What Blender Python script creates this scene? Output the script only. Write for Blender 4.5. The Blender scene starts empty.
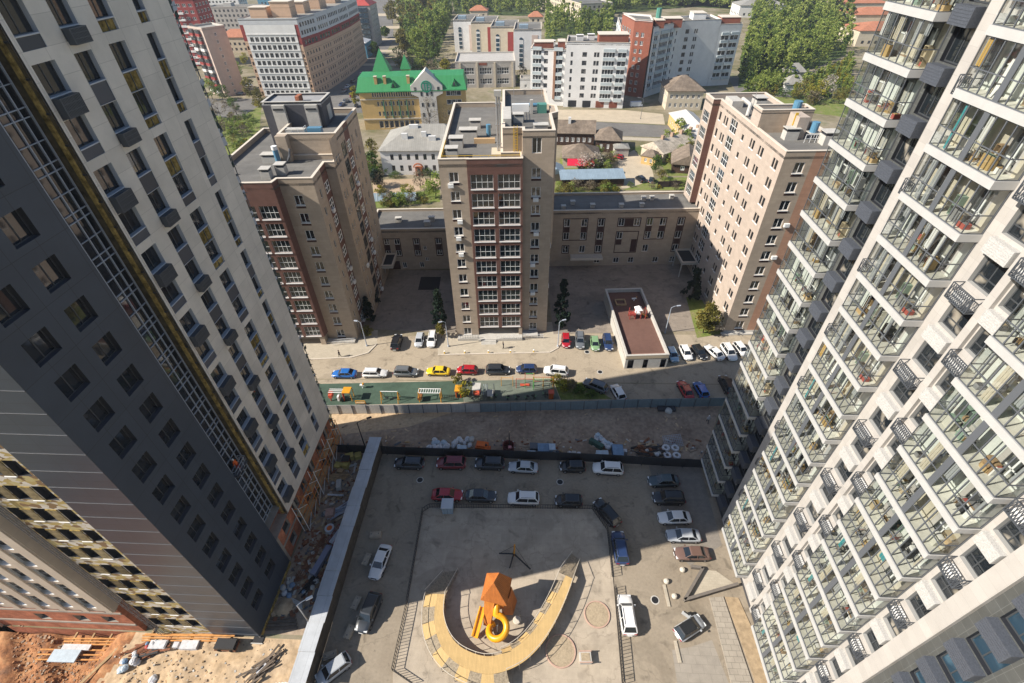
import bpy, math, random
from mathutils import Vector, Matrix
random.seed(7)
S = bpy.context.scene
COL = S.collection
PI = math.pi

# ------------------------------------------------------------ camera numbers
FPX = 485.513
CAMH = 64.0
CR = Matrix(((0.99898586, 0.02032525, -0.04017632),
             (0.04372975, -0.65047998, 0.75826348),
             (-0.010722, -0.75925139, -0.65070912)))   # columns: right, down, forward

def ray(u, v):
    return CR @ Vector((u - 512.0, v - 341.5, FPX))

def at(u, v, z=0.0):
    """point of the place seen at photo position u, v on the level z"""
    r = ray(u, v)
    t = (z - CAMH) / r.z
    return Vector((r.x * t, r.y * t, z))

cd = bpy.data.cameras.new('camera')
cam = bpy.data.objects.new('camera', cd)
COL.objects.link(cam)
cam.matrix_world = Matrix.Translation((0, 0, CAMH)) @ Matrix((CR.col[0], -CR.col[1], -CR.col[2])).transposed().to_4x4()
cd.sensor_width = 36.0
cd.lens = 36.0 * FPX / 1024.0
cd.clip_start = 0.5
cd.clip_end = 9000
S.camera = cam

# ------------------------------------------------------------ light
SUN_EL = math.radians(37.5)
SUN_AZ = Vector((-1.0, -0.27, 0)).normalized()
w = bpy.data.worlds.new('World')
S.world = w
w.use_nodes = True
nt = w.node_tree
bg = nt.nodes['Background']
sky = nt.nodes.new('ShaderNodeTexSky')
sky.sky_type = 'NISHITA'
sky.sun_disc = False
sky.sun_elevation = SUN_EL
sky.sun_rotation = math.atan2(SUN_AZ.x, SUN_AZ.y)
sky.air_density = 1.0
sky.dust_density = 0.6
sky.ozone_density = 2.0
nt.links.new(sky.outputs[0], bg.inputs[0])
bg.inputs[1].default_value = 0.083
sl = bpy.data.lights.new('sun', 'SUN')
sl.energy = 5.0
sl.angle = math.radians(0.53)
sl.color = (1.0, 0.925, 0.82)
so = bpy.data.objects.new('sun', sl)
COL.objects.link(so)
ld = Vector((-SUN_AZ.x * math.cos(SUN_EL), -SUN_AZ.y * math.cos(SUN_EL), -math.sin(SUN_EL)))
so.rotation_euler = ld.to_track_quat('-Z', 'Y').to_euler()
so.location = (-60, -20, 120)
S.view_settings.view_transform = 'Standard'
S.view_settings.look = 'None'
S.view_settings.gamma = 1.0
S.view_settings.exposure = 0.72
S.render.engine = 'CYCLES'
S.cycles.use_denoising = True
S.cycles.max_bounces = 6
S.cycles.diffuse_bounces = 3
S.cycles.glossy_bounces = 3
S.cycles.transmission_bounces = 4
S.cycles.transparent_max_bounces = 12
S.cycles.caustics_reflective = False
S.cycles.caustics_refractive = False
S.cycles.sample_clamp_indirect = 4.0

# ------------------------------------------------------------ materials
MATS = {}

def M(name, col=(0.5, 0.5, 0.5), rough=0.75, spec=0.35, metal=0.0, noise=None, big=None, brick=None, bump=None, rand=0.0):
    """procedural surface. noise=(scale, amount), big=(scale, amount) broad staining,
    brick=(width, height, mortar, mortar_factor, offset) in metres on the UV map, bump=(scale, strength)"""
    if name in MATS:
        return MATS[name]
    m = bpy.data.materials.new(name)
    m.use_nodes = True
    t = m.node_tree
    N, L = t.nodes, t.links
    b = N['Principled BSDF']
    b.inputs['Roughness'].default_value = rough
    b.inputs['Specular IOR Level'].default_value = spec
    b.inputs['Metallic'].default_value = metal
    c4 = (*col, 1)
    rgb = N.new('ShaderNodeRGB')
    rgb.outputs[0].default_value = c4
    out = rgb.outputs[0]
    co = N.new('ShaderNodeTexCoord')
    if brick:
        bw, bh, mo, mf, off = brick
        br = N.new('ShaderNodeTexBrick')
        br.offset = off
        br.inputs['Color1'].default_value = (*[x * 1.05 for x in col], 1)
        br.inputs['Color2'].default_value = (*[x * 0.94 for x in col], 1)
        br.inputs['Mortar'].default_value = (*[x * mf for x in col], 1)
        br.inputs['Scale'].default_value = 1.0
        br.inputs['Mortar Size'].default_value = mo
        br.inputs['Mortar Smooth'].default_value = 0.1
        br.inputs['Brick Width'].default_value = bw
        br.inputs['Row Height'].default_value = bh
        L.new(co.outputs['UV'], br.inputs['Vector'])
        out = br.outputs['Color']
    def mul(out, scale, amt, det, src):
        nz = N.new('ShaderNodeTexNoise')
        nz.inputs['Scale'].default_value = scale
        nz.inputs['Detail'].default_value = det
        nz.inputs['Roughness'].default_value = 0.65
        L.new(src, nz.inputs['Vector'])
        mr = N.new('ShaderNodeMapRange')
        mr.inputs['From Min'].default_value = 0.3
        mr.inputs['From Max'].default_value = 0.7
        mr.inputs['To Min'].default_value = 1 - amt
        mr.inputs['To Max'].default_value = 1 + amt
        L.new(nz.outputs['Fac'], mr.inputs['Value'])
        mx = N.new('ShaderNodeVectorMath')
        mx.operation = 'MULTIPLY'
        L.new(out, mx.inputs[0])
        cb = N.new('ShaderNodeCombineXYZ')
        for k in range(3):
            L.new(mr.outputs[0], cb.inputs[k])
        L.new(cb.outputs[0], mx.inputs[1])
        return mx.outputs[0]
    if noise:
        out = mul(out, noise[0], noise[1], 4.0, co.outputs['Object'])
    if big:
        out = mul(out, big[0], big[1], 6.0, co.outputs['Object'])
    if rand:
        oi = N.new('ShaderNodeObjectInfo')
        mr = N.new('ShaderNodeMapRange')
        mr.inputs['To Min'].default_value = 1 - rand
        mr.inputs['To Max'].default_value = 1 + rand
        L.new(oi.outputs['Random'], mr.inputs['Value'])
        mx = N.new('ShaderNodeVectorMath')
        mx.operation = 'SCALE'
        L.new(out, mx.inputs[0])
        L.new(mr.outputs[0], mx.inputs['Scale'])
        out = mx.outputs[0]
    L.new(out, b.inputs['Base Color'])
    if bump:
        nz = N.new('ShaderNodeTexNoise')
        nz.inputs['Scale'].default_value = bump[0]
        nz.inputs['Detail'].default_value = 5.0
        L.new(co.outputs['Object'], nz.inputs['Vector'])
        bp = N.new('ShaderNodeBump')
        bp.inputs['Strength'].default_value = bump[1]
        bp.inputs['Distance'].default_value = 0.15
        L.new(nz.outputs['Fac'], bp.inputs['Height'])
        L.new(bp.outputs[0], b.inputs['Normal'])
    MATS[name] = m
    return m

def glass_dark(name, dark=(0.012, 0.016, 0.02), light=(0.30, 0.27, 0.22), cut=0.6, spec=0.9):
    """window pane with the dim room or a drawn curtain behind it, differing from window to window"""
    if name in MATS:
        return MATS[name]
    m = bpy.data.materials.new(name)
    m.use_nodes = True
    t = m.node_tree
    N, L = t.nodes, t.links
    b = N['Principled BSDF']
    b.inputs['Roughness'].default_value = 0.04
    b.inputs['Specular IOR Level'].default_value = spec
    oi = N.new('ShaderNodeObjectInfo')
    geo = N.new('ShaderNodeTexCoord')
    nz = N.new('ShaderNodeTexNoise')
    nz.noise_dimensions = '4D'
    nz.inputs['Scale'].default_value = 0.9
    nz.inputs['Detail'].default_value = 1.0
    L.new(geo.outputs['Object'], nz.inputs['Vector'])
    ml = N.new('ShaderNodeMath')
    ml.operation = 'MULTIPLY'
    ml.inputs[1].default_value = 57.0
    L.new(oi.outputs['Random'], ml.inputs[0])
    L.new(ml.outputs[0], nz.inputs['W'])
    cr = N.new('ShaderNodeValToRGB')
    cr.color_ramp.elements[0].position = cut - 0.03
    cr.color_ramp.elements[0].color = (*dark, 1)
    cr.color_ramp.elements[1].position = cut + 0.08
    cr.color_ramp.elements[1].color = (*light, 1)
    L.new(nz.outputs['Fac'], cr.inputs[0])
    L.new(cr.outputs[0], b.inputs['Base Color'])
    MATS[name] = m
    return m

def glass_clear(name, tint=(0.78, 0.86, 0.84), refl=0.10):
    """thin balcony glass one can look through"""
    if name in MATS:
        return MATS[name]
    m = bpy.data.materials.new(name)
    m.use_nodes = True
    t = m.node_tree
    N, L = t.nodes, t.links
    N.remove(N['Principled BSDF'])
    tr = N.new('ShaderNodeBsdfTransparent')
    tr.inputs[0].default_value = (*tint, 1)
    gl = N.new('ShaderNodeBsdfGlossy')
    gl.inputs['Roughness'].default_value = 0.02
    lw = N.new('ShaderNodeLayerWeight')
    lw.inputs['Blend'].default_value = 0.25
    mr = N.new('ShaderNodeMapRange')
    mr.inputs['To Min'].default_value = refl
    mr.inputs['To Max'].default_value = 0.85
    L.new(lw.outputs['Fresnel'], mr.inputs['Value'])
    mx = N.new('ShaderNodeMixShader')
    L.new(mr.outputs[0], mx.inputs[0])
    L.new(tr.outputs[0], mx.inputs[1])
    L.new(gl.outputs[0], mx.inputs[2])
    L.new(mx.outputs[0], N['Material Output'].inputs['Surface'])
    MATS[name] = m
    return m

# ------------------------------------------------------------ mesh building
class MB:
    def __init__(s):
        s.v, s.f, s.m, s.mats = [], [], [], []
        s.T = None
    def mi(s, mat):
        if mat not in s.mats:
            s.mats.append(mat)
        return s.mats.index(mat)
    def add(s, vs, fs, mat):
        o = len(s.v)
        if s.T is not None:
            vs = [s.T @ Vector(p) for p in vs]
        s.v += [tuple(p) for p in vs]
        k = s.mi(mat)
        for f in fs:
            s.f.append(tuple(i + o for i in f))
            s.m.append(k)
        return s
    def quad(s, a, b, c, d, mat):
        return s.add([a, b, c, d], [(0, 1, 2, 3)], mat)
    def box(s, x0, x1, y0, y1, z0, z1, mat):
        if x0 > x1: x0, x1 = x1, x0
        if y0 > y1: y0, y1 = y1, y0
        if z0 > z1: z0, z1 = z1, z0
        return s.add([(x0, y0, z0), (x1, y0, z0), (x1, y1, z0), (x0, y1, z0), (x0, y0, z1), (x1, y0, z1), (x1, y1, z1), (x0, y1, z1)],
                     [(3, 2, 1, 0), (4, 5, 6, 7), (0, 1, 5, 4), (1, 2, 6, 5), (2, 3, 7, 6), (3, 0, 4, 7)], mat)
    def prism(s, pts, z0, z1, mat, top=None):
        """vertical prism over a counter-clockwise polygon; z0/z1 may be functions of (x, y)"""
        n = len(pts)
        f0 = z0 if callable(z0) else (lambda x, y: z0)
        f1 = z1 if callable(z1) else (lambda x, y: z1)
        vs = [(p[0], p[1], f0(p[0], p[1])) for p in pts] + [(p[0], p[1], f1(p[0], p[1])) for p in pts]
        s.add(vs, [tuple(range(n - 1, -1, -1))] + [(i, (i + 1) % n, n + (i + 1) % n, n + i) for i in range(n)], mat)
        s.add(vs[n:], [tuple(range(n))], top or mat)
        return s
    def tube(s, pts, r, mat, n=6, cap=True):
        """round bar through the points; r may be a list"""
        P = [Vector(p) for p in pts]
        R = r if isinstance(r, (list, tuple)) else [r] * len(P)
        rings = []
        up = None
        for i, p in enumerate(P):
            d = (P[min(i + 1, len(P) - 1)] - P[max(i - 1, 0)])
            d = d.normalized() if d.length > 1e-9 else Vector((0, 0, 1))
            if up is None or abs(up.dot(d)) > 0.98:
                up = Vector((0, 0, 1)) if abs(d.z) < 0.9 else Vector((1, 0, 0))
            a = d.cross(up).normalized()
            b = d.cross(a).normalized()
            up = -b if False else up
            rings.append([p + (a * math.cos(2 * PI * k / n) + b * math.sin(2 * PI * k / n)) * R[i] for k in range(n)])
        vs = [q for rg in rings for q in rg]
        fs = []
        for i in range(len(P) - 1):
            for k in range(n):
                a0, a1 = i * n + k, i * n + (k + 1) % n
                fs.append((a0, a0 + n, a1 + n, a1))
        if cap:
            fs.append(tuple(range(n)))
            fs.append(tuple(range(len(vs) - 1, len(vs) - n - 1, -1)))
        return s.add(vs, fs, mat)
    def bar(s, a, b, w, h, mat):
        """rectangular bar from a to b, w wide (level), h high"""
        a, b = Vector(a), Vector(b)
        d = (b - a).normalized()
        sd = d.cross(Vector((0, 0, 1)))
        sd = sd.normalized() if sd.length > 1e-4 else Vector((1, 0, 0))
        upv = sd.cross(d).normalized()
        vs = []
        for p in (a, b):
            for x, y in ((-1, -1), (1, -1), (1, 1), (-1, 1)):
                vs.append(p + sd * x * w / 2 + upv * y * h / 2)
        return s.add(vs, [(0, 1, 2, 3), (7, 6, 5, 4), (0, 4, 5, 1), (1, 5, 6, 2), (2, 6, 7, 3), (3, 7, 4, 0)], mat)
    def lathe(s, prof, c, mat, n=16):
        vs = [(c[0] + r * math.cos(2 * PI * k / n), c[1] + r * math.sin(2 * PI * k / n), c[2] + z) for r, z in prof for k in range(n)]
        fs = [(i * n + k, i * n + (k + 1) % n, (i + 1) * n + (k + 1) % n, (i + 1) * n + k) for i in range(len(prof) - 1) for k in range(n)]
        if prof[0][0] > 1e-4: fs.append(tuple(range(n - 1, -1, -1)))
        if prof[-1][0] > 1e-4: fs.append(tuple(len(vs) - n + k for k in range(n)))
        return s.add(vs, fs, mat)
    def mesh(s, name, smooth=False):
        me = bpy.data.meshes.new(name)
        me.from_pydata(s.v, [], s.f)
        for m in s.mats:
            me.materials.append(m)
        me.polygons.foreach_set('material_index', s.m)
        if smooth:
            me.polygons.foreach_set('use_smooth', [True] * len(s.f))
        uv = me.uv_layers.new(name='UVMap')
        dat = [0.0] * (2 * len(me.loops))
        V = s.v
        li = 0
        for f in s.f:
            a, b, c = V[f[0]], V[f[1]], V[f[2]]
            e = (b[0] - a[0], b[1] - a[1], b[2] - a[2])
            g = (c[0] - a[0], c[1] - a[1], c[2] - a[2])
            nx, ny, nz = abs(e[1] * g[2] - e[2] * g[1]), abs(e[2] * g[0] - e[0] * g[2]), abs(e[0] * g[1] - e[1] * g[0])
            for i in f:
                p = V[i]
                if nz >= nx and nz >= ny: q = (p[0], p[1])
                elif nx >= ny: q = (p[1], p[2])
                else: q = (p[0], p[2])
                dat[li] = q[0]; dat[li + 1] = q[1]
                li += 2
        uv.data.foreach_set('uv', dat)
        return me
    def build(s, name, parent=None, smooth=False):
        o = bpy.data.objects.new(name, s.mesh(name, smooth))
        COL.objects.link(o)
        if parent is not None:
            o.parent = parent
        return o

def tag(o, label=None, cat=None, group=None, kind=None):
    if label: o['label'] = label
    if cat: o['category'] = cat
    if group: o['group'] = group
    if kind: o['kind'] = kind
    return o

def thing(name, label, cat, loc=(0, 0, 0), rz=0.0, group=None):
    o = bpy.data.objects.new(name, None)
    COL.objects.link(o)
    o.empty_display_size = 0.3
    o.location = loc
    o.rotation_euler = (0, 0, rz)
    return tag(o, label, cat, group)

def single(name, mb, label, cat, loc=(0, 0, 0), rz=0.0, group=None, smooth=False, kind=None):
    """a thing that is one mesh, drawn about its own base"""
    o = mb.build(name, None, smooth)
    o.location = loc
    o.rotation_euler = (0, 0, rz)
    return tag(o, label, cat, group, kind)

def inst(me, name, parent, loc, rz=0.0):
    o = bpy.data.objects.new(name, me)
    COL.objects.link(o)
    o.parent = parent
    o.location = loc
    o.rotation_euler = (0, 0, rz)
    return o

def dup(root, loc, rz, label=None, group=None, mats=None):
    r = root.copy()
    COL.objects.link(r)
    r.location = loc
    r.rotation_euler = (0, 0, rz)
    if label: r['label'] = label
    if group: r['group'] = group
    for ch in list(root.children):
        c = ch.copy()
        COL.objects.link(c)
        c.parent = r
        for g in list(ch.children):
            d = g.copy()
            COL.objects.link(d)
            d.parent = c
    return r

def structure(name, mb):
    return tag(mb.build(name), kind='structure')

def sheet(name, pts, z, mat, edge=0.0):
    """flat ground surface over a polygon of level points; edge > 0 gives it a kerb-like side"""
    mb = MB()
    P = [(p[0], p[1]) for p in pts]
    ar = sum(P[i][0] * P[(i + 1) % len(P)][1] - P[(i + 1) % len(P)][0] * P[i][1] for i in range(len(P)))
    if ar < 0: P.reverse()
    if edge:
        mb.prism(P, z - edge, z, mat)
    else:
        mb.add([(x, y, z) for x, y in P], [tuple(range(len(P)))], mat)
    return structure(name, mb)

# ------------------------------------------------------------ facades
def facade(mb, p0, p1, z0, z1, ops, mat, rev=0.25, rmat=None, smat=None):
    """wall from p0 to p1 (outside on the right hand), with real openings and reveals.
    ops: (u0, u1, za, zb) or longer tuples. Returns the frame (origin, direction, inward, angle)."""
    p0, p1 = Vector((p0[0], p0[1], 0)), Vector((p1[0], p1[1], 0))
    L = (p1 - p0).length
    d = (p1 - p0) / L
    n = Vector((-d.y, d.x, 0))
    rmat = rmat or mat
    smat = smat or rmat
    us = sorted({0.0, L} | {round(o[0], 4) for o in ops} | {round(o[1], 4) for o in ops})
    us = [u for u in us if -1e-6 <= u <= L + 1e-6]
    zs = sorted({round(z0, 4), round(z1, 4)} | {round(o[2], 4) for o in ops} | {round(o[3], 4) for o in ops})
    P = lambda u, z, y=0.0: p0 + d * u + n * y + Vector((0, 0, z))
    # merge runs of solid cells per column to keep the mesh small
    for i in range(len(us) - 1):
        ua, ub = us[i], us[i + 1]
        uc = (ua + ub) / 2
        cut = sorted([(o[2], o[3]) for o in ops if o[0] < uc < o[1]])
        z = z0
        for a, b in cut + [(z1, z1)]:
            if a - z > 1e-4:
                mb.quad(P(ua, z), P(ub, z), P(ub, a), P(ua, a), mat)
            z = max(z, b)
    for o in ops:
        a, b, za, zb = o[:4]
        mb.quad(P(a, za), P(a, za, rev), P(a, zb, rev), P(a, zb), rmat)
        mb.quad(P(b, za, rev), P(b, za), P(b, zb), P(b, zb, rev), rmat)
        mb.quad(P(a, za), P(b, za), P(b, za, rev), P(a, za, rev), smat)
        mb.quad(P(a, zb, rev), P(b, zb, rev), P(b, zb), P(a, zb), rmat)
    return p0, d, n, math.atan2(d.y, d.x)

WIN = {}
def win_mesh(w, h, cols, rows, fmat, gmat, fw=0.07, depth=0.07, trans=None, sub=True):
    """frame mesh and pane mesh of a window w x h; x to the right seen from outside, y inward"""
    key = (round(w, 2), round(h, 2), cols, rows, fmat.name, gmat.name, fw, tuple(trans or ()), sub)
    if key in WIN:
        return WIN[key]
    f = MB()
    f.box(0, fw, 0, depth, 0, h, fmat); f.box(w - fw, w, 0, depth, 0, h, fmat)
    f.box(fw, w - fw, 0, depth, 0, fw, fmat); f.box(fw, w - fw, 0, depth, h - fw, h, fmat)
    for i in range(1, cols):
        x = w * i / cols
        f.box(x - fw / 2, x + fw / 2, 0.004, depth - 0.004, fw, h - fw, fmat)
    zs = trans if trans else [h * j / rows for j in range(1, rows)]
    for z in zs:
        f.box(fw, w - fw, 0.008, depth - 0.008, z - fw / 2, z + fw / 2, fmat)
    g = MB()
    tgt = g if sub else f
    tgt.quad((fw, depth * 0.6, fw), (w - fw, depth * 0.6, fw), (w - fw, depth * 0.6, h - fw), (fw, depth * 0.6, h - fw), gmat)
    WIN[key] = (f.mesh('window'), g.mesh('pane') if sub else None)
    return WIN[key]

def put_windows(parent, fr, ops, style, rev, most=96, name='window'):
    """one window object (with its pane) in every opening; past MOST of them the rest are one part"""
    p0, d, n, a = fr
    rest = None
    n_ex = sum(1 for c in parent.children if c.name.split('.')[0] == name)
    for k, o in enumerate(ops):
        st = style(o) if callable(style) else style
        w, h = o[1] - o[0], o[3] - o[2]
        fm, pm = win_mesh(w, h, st['cols'], st['rows'], st['f'], st['g'], st.get('fw', 0.07), 0.07, st.get('trans'), st.get('sub', True))
        loc = p0 + d * o[0] + n * rev + Vector((0, 0, o[2]))
        if n_ex + k < most:
            f = inst(fm, name, parent, loc, a)
            if pm: inst(pm, 'pane', f, (0, 0, 0))
        else:
            if rest is None: rest = MB()
            T = Matrix.Translation(loc) @ Matrix.Rotation(a, 4, 'Z')
            for me in (fm, pm):
                if me is None: continue
                vs = [T @ v.co for v in me.vertices]
                for p in me.polygons:
                    rest.add([vs[i] for i in p.vertices], [tuple(range(len(p.vertices)))], me.materials[p.material_index])
    if rest:
        tag(rest.build(name, parent), kind='stuff')

def parapet(mb, pts, z0, z1, t, mat, cap=None):
    """upstand with a coping along a closed counter-clockwise outline"""
    n = len(pts)
    P = [Vector((p[0], p[1], 0)) for p in pts]
    def off(dst):
        out = []
        for i in range(n):
            a, b, c = P[i - 1], P[i], P[(i + 1) % n]
            d1, d2 = (b - a).normalized(), (c - b).normalized()
            n1, n2 = Vector((-d1.y, d1.x, 0)), Vector((-d2.y, d2.x, 0))
            m = (n1 + n2)
            m = m / max(0.2, m.length_squared / 2) 
            out.append(b + m * dst)
        return out
    I, O, J = off(t), off(-0.06), off(t + 0.05)
    for i in range(n):
        j = (i + 1) % n
        mb.add([(I[i].x, I[i].y, z0), (I[j].x, I[j].y, z0), (I[j].x, I[j].y, z1), (I[i].x, I[i].y, z1)], [(3, 2, 1, 0)], mat)
        q = [O[i], O[j], J[j], J[i]]
        vs = [(p.x, p.y, z1) for p in q] + [(p.x, p.y, z1 + 0.09) for p in q]
        mb.add(vs, [(3, 2, 1, 0), (4, 5, 6, 7), (0, 1, 5, 4), (2, 3, 7, 6)], cap or mat)
# ------------------------------------------------------------ palette
WHITE_TILE = M('white_facade_tile', (0.58, 0.535, 0.47), 0.55, 0.4, noise=(0.35, 0.10), big=(0.06, 0.06), brick=(1.85, 1.67, 0.018, 0.72, 0.0))
WHITE_RENDER = M('white_render', (0.42, 0.395, 0.365), 0.7, 0.3, noise=(0.5, 0.06), big=(0.09, 0.06), brick=(1.2, 0.84, 0.012, 0.85, 0.0))
BAND = M('balcony_band_white', (0.43, 0.425, 0.41), 0.6, 0.35, noise=(1.2, 0.05))
DARK_PANEL = M('dark_facade_panel', (0.036, 0.049, 0.070), 0.5, 0.5, noise=(0.4, 0.10), brick=(2.17, 3.26, 0.02, 0.45, 0.0))
DARK_SOUTH = M('grey_facade_panel', (0.028, 0.041, 0.060), 0.38, 0.5, noise=(0.35, 0.12), brick=(2.9, 2.17, 0.02, 0.5, 0.0))
DARK_TILE = M('charcoal_tile', (0.075, 0.078, 0.075), 0.5, 0.5, noise=(0.8, 0.12), brick=(0.62, 0.84, 0.014, 1.7, 0.0))
REVEAL = M('metal_reveal', (0.40, 0.43, 0.48), 0.45, 0.5)
DKREV = M('dark_reveal', (0.02, 0.022, 0.028), 0.5, 0.5)
MULL = M('grey_mullion', (0.10, 0.108, 0.12), 0.45, 0.5)
LMULL = M('light_mullion', (0.36, 0.40, 0.46), 0.4, 0.5)
FRAMEW = M('white_window_frame', (0.78, 0.78, 0.76), 0.5, 0.4)
FRAMED = M('dark_window_frame', (0.05, 0.055, 0.06), 0.45, 0.5)
GLASS = glass_dark('window_glass')
GLASSM = glass_dark('mirror_glass', (0.012, 0.016, 0.022), (0.06, 0.06, 0.06), 0.7, 0.8)
GLASSB = glass_clear('balcony_glass', (0.92, 0.95, 0.94), 0.13)
GLASSF = glass_dark('far_window_glass', (0.03, 0.036, 0.045), (0.22, 0.21, 0.2), 0.58, 0.6)
PANEL = M('charcoal_spandrel', (0.055, 0.06, 0.075), 0.5, 0.45, rand=0.25)
WOOLY = M('yellow_wool', (0.25, 0.18, 0.06), 0.95, 0.1, noise=(2.2, 0.7), rand=0.4)
WOOLB = M('brown_wool', (0.10, 0.082, 0.05), 0.95, 0.1, noise=(1.6, 0.5))
BASKET = M('dark_basket', (0.060, 0.068, 0.080), 0.55, 0.5)
BRICK = M('red_brick', (0.30, 0.115, 0.065), 0.85, 0.2, noise=(1.2, 0.25), big=(0.3, 0.2), brick=(0.25, 0.075, 0.012, 1.5, 0.5))
CONC = M('bare_concrete', (0.30, 0.27, 0.23), 0.85, 0.25, noise=(1.0, 0.15), big=(0.2, 0.15))
ROOFT = M('roof_felt', (0.15, 0.145, 0.135), 0.9, 0.2, noise=(0.6, 0.12), big=(0.12, 0.15), brick=(12.0, 1.0, 0.02, 0.8, 0.5))
STEEL = M('galvanised_steel', (0.42, 0.45, 0.49), 0.4, 0.5, metal=0.5, noise=(1.5, 0.12), brick=(0.25, 30, 0.03, 0.8, 0.0))
BEIGE = M('beige_cladding', (0.47, 0.405, 0.325), 0.7, 0.3, noise=(0.6, 0.06), brick=(1.2, 1.67, 0.015, 0.85, 0.0))

def tile_wool():
    m = M('torn_insulation', (0.4, 0.3, 0.15), 0.95, 0.1)
    t = m.node_tree
    N, L = t.nodes, t.links
    co = N.new('ShaderNodeTexCoord')
    vo = N.new('ShaderNodeTexVoronoi')
    vo.inputs['Scale'].default_value = 1.7
    mp = N.new('ShaderNodeMapping')
    mp.inputs['Scale'].default_value = (1.0, 1.0, 1.6)
    cr = N.new('ShaderNodeValToRGB')
    cr.color_ramp.interpolation = 'CONSTANT'
    for k, (p, c) in enumerate([(0.0, (0.36, 0.27, 0.11)), (0.25, (0.48, 0.43, 0.34)), (0.5, (0.20, 0.13, 0.07)), (0.66, (0.40, 0.33, 0.16)), (0.8, (0.52, 0.48, 0.42))]):
        e = cr.color_ramp.elements[0] if k == 0 else cr.color_ramp.elements.new(p) if k < 4 else cr.color_ramp.elements[-1]
        e.position = p
        e.color = (*c, 1)
    L.new(co.outputs['Object'], mp.inputs[0])
    L.new(mp.outputs[0], vo.inputs['Vector'])
    sp = N.new('ShaderNodeSeparateColor')
    L.new(vo.outputs['Color'], sp.inputs[0])
    L.new(sp.outputs[0], cr.inputs[0])
    L.new(cr.outputs[0], N['Principled BSDF'].inputs['Base Color'])
    return m
TORN = tile_wool()

# ------------------------------------------------------------ left tower (facade on the plane X = -31.3)
LX, ROOFZ = -31.3, 66.4
OL = Vector((LX, 19.5, 0))
LT = thing('residential_tower', 'tall unfinished tower at the left with pale tiled face, charcoal wing and bare brick base', 'tower', OL)
def L2(x, y): return (x - OL.x, y - OL.y)
white_cols = [(32.6, 34.5), (36.2, 37.9), (39.7, 41.5), (44.2, 45.35)]
wops, pops = [], []
for k in range(-1, 9):
    A, B = 59.23 - 6.68 * k, 55.85 - 6.68 * k
    for ci, (ya, yb) in enumerate(white_cols):
        if k < 8 and A + 1.87 < ROOFZ: wops.append((ya - 32.1, yb - 32.1, A, A + 1.87))
        if k < 8: wops.append((ya - 32.1, yb - 32.1, B, B + 1.87))
        if k < 8:
            pops.append((ya - 32.1, yb - 32.1, A - 0.80, A - 0.07, ci, 0))
            pops.append((ya - 32.1, yb - 32.1, B - 1.40, B - 0.07, ci, 1))
wops = [o for o in wops if o[2] > 6.4]
pops = [o for o in pops if o[2] > 6.4]
mb = MB()
fr = facade(mb, L2(LX, 32.1), L2(LX, 48.65), 6.1, ROOFZ, wops + [o[:4] for o in pops], WHITE_TILE, 0.42, REVEAL)
mb.quad((*L2(LX, 48.65), 6.1), (*L2(LX - 14, 48.65), 6.1), (*L2(LX - 14, 48.65), ROOFZ), (*L2(LX, 48.65), ROOFZ), WHITE_TILE)
mb.box(0.0, -0.06, 12.6, 12.72, 6.1, ROOFZ, WHITE_TILE)
mb.build('wall', LT)
put_windows(LT, fr, wops, dict(cols=2, rows=1, f=FRAMED, g=GLASSM, fw=0.06), 0.36, most=60)
sill = MB(); sill.box(0, 1.9, -0.06, 0.40, 0, 0.06, REVEAL); sill_m = sill.mesh('sill')
def ac_mesh(w, h, d, mat, bars=True):
    m_ = MB()
    m_.box(0, w, -d, 0.0, 0, 0.05, mat); m_.box(0, w, -d, 0, h - 0.05, h, mat)
    for x in (0, w - 0.05): m_.box(x, x + 0.05, -d, 0, 0.05, h - 0.05, mat)
    if bars:
        n_ = int(w / 0.12)
        for i in range(n_): m_.box(0.06 + i * 0.12, 0.13 + i * 0.12, -d, -d + 0.03, 0.05, h - 0.05, mat)
        for z in (0.33, 0.66): m_.box(0.05, w - 0.05, -d - 0.01, -d + 0.05, h * z, h * z + 0.04, mat)
        m_.box(0.2, w * 0.7, -d + 0.12, -0.06, 0.08, h * 0.7, DKREV)
    else:
        m_.box(0.05, w - 0.05, -d + 0.01, -d + 0.04, 0.05, h - 0.05, mat)
        for i in range(5): m_.box(0.12, w - 0.12, -d - 0.012, -d + 0.012, h * (0.14 + 0.16 * i), h * (0.2 + 0.16 * i), mat)
    return m_.mesh('ac_basket')
pl = {}
for o in pops:
    w_, h_ = o[1] - o[0], o[3] - o[2]
    ci, kind = o[4], o[5]
    boxed = (ci == 0 and kind == 1) or (ci == 1 and kind == 0)
    yellow = ci >= 2 and random.random() < (0.8 if o[2] > 38 else 0.35)
    key = (round(w_, 2), round(h_, 2), yellow)
    if key not in pl:
        m_ = MB()
        mt = WOOLY if yellow else PANEL
        m_.box(0, w_, 0.05 if not yellow else 0.2, 0.3, 0, h_, mt)
        if yellow:
            m_.box(w_ / 2 - 0.03, w_ / 2 + 0.03, 0.06, 0.12, 0, h_, FRAMED); m_.box(0, w_, 0.06, 0.12, h_ - 0.06, h_, FRAMED)
        pl[key] = m_.mesh('spandrel_panel')
    inst(pl[key], 'spandrel_panel', LT, fr[0] + fr[1] * o[0] + Vector((0, 0, o[2])), fr[3])
    if boxed and random.random() < 0.93:
        kb = ('ac', round(w_, 2), round(h_, 2))
        if kb not in pl: pl[kb] = ac_mesh(w_ - 0.1, max(h_ - 0.1, 0.95), 0.5, BASKET)
        inst(pl[kb], 'ac_basket', LT, fr[0] + fr[1] * (o[0] + 0.08) + Vector((0, 0, o[3] - max(h_ - 0.1, 0.95))), fr[3])
st = MB()
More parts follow.
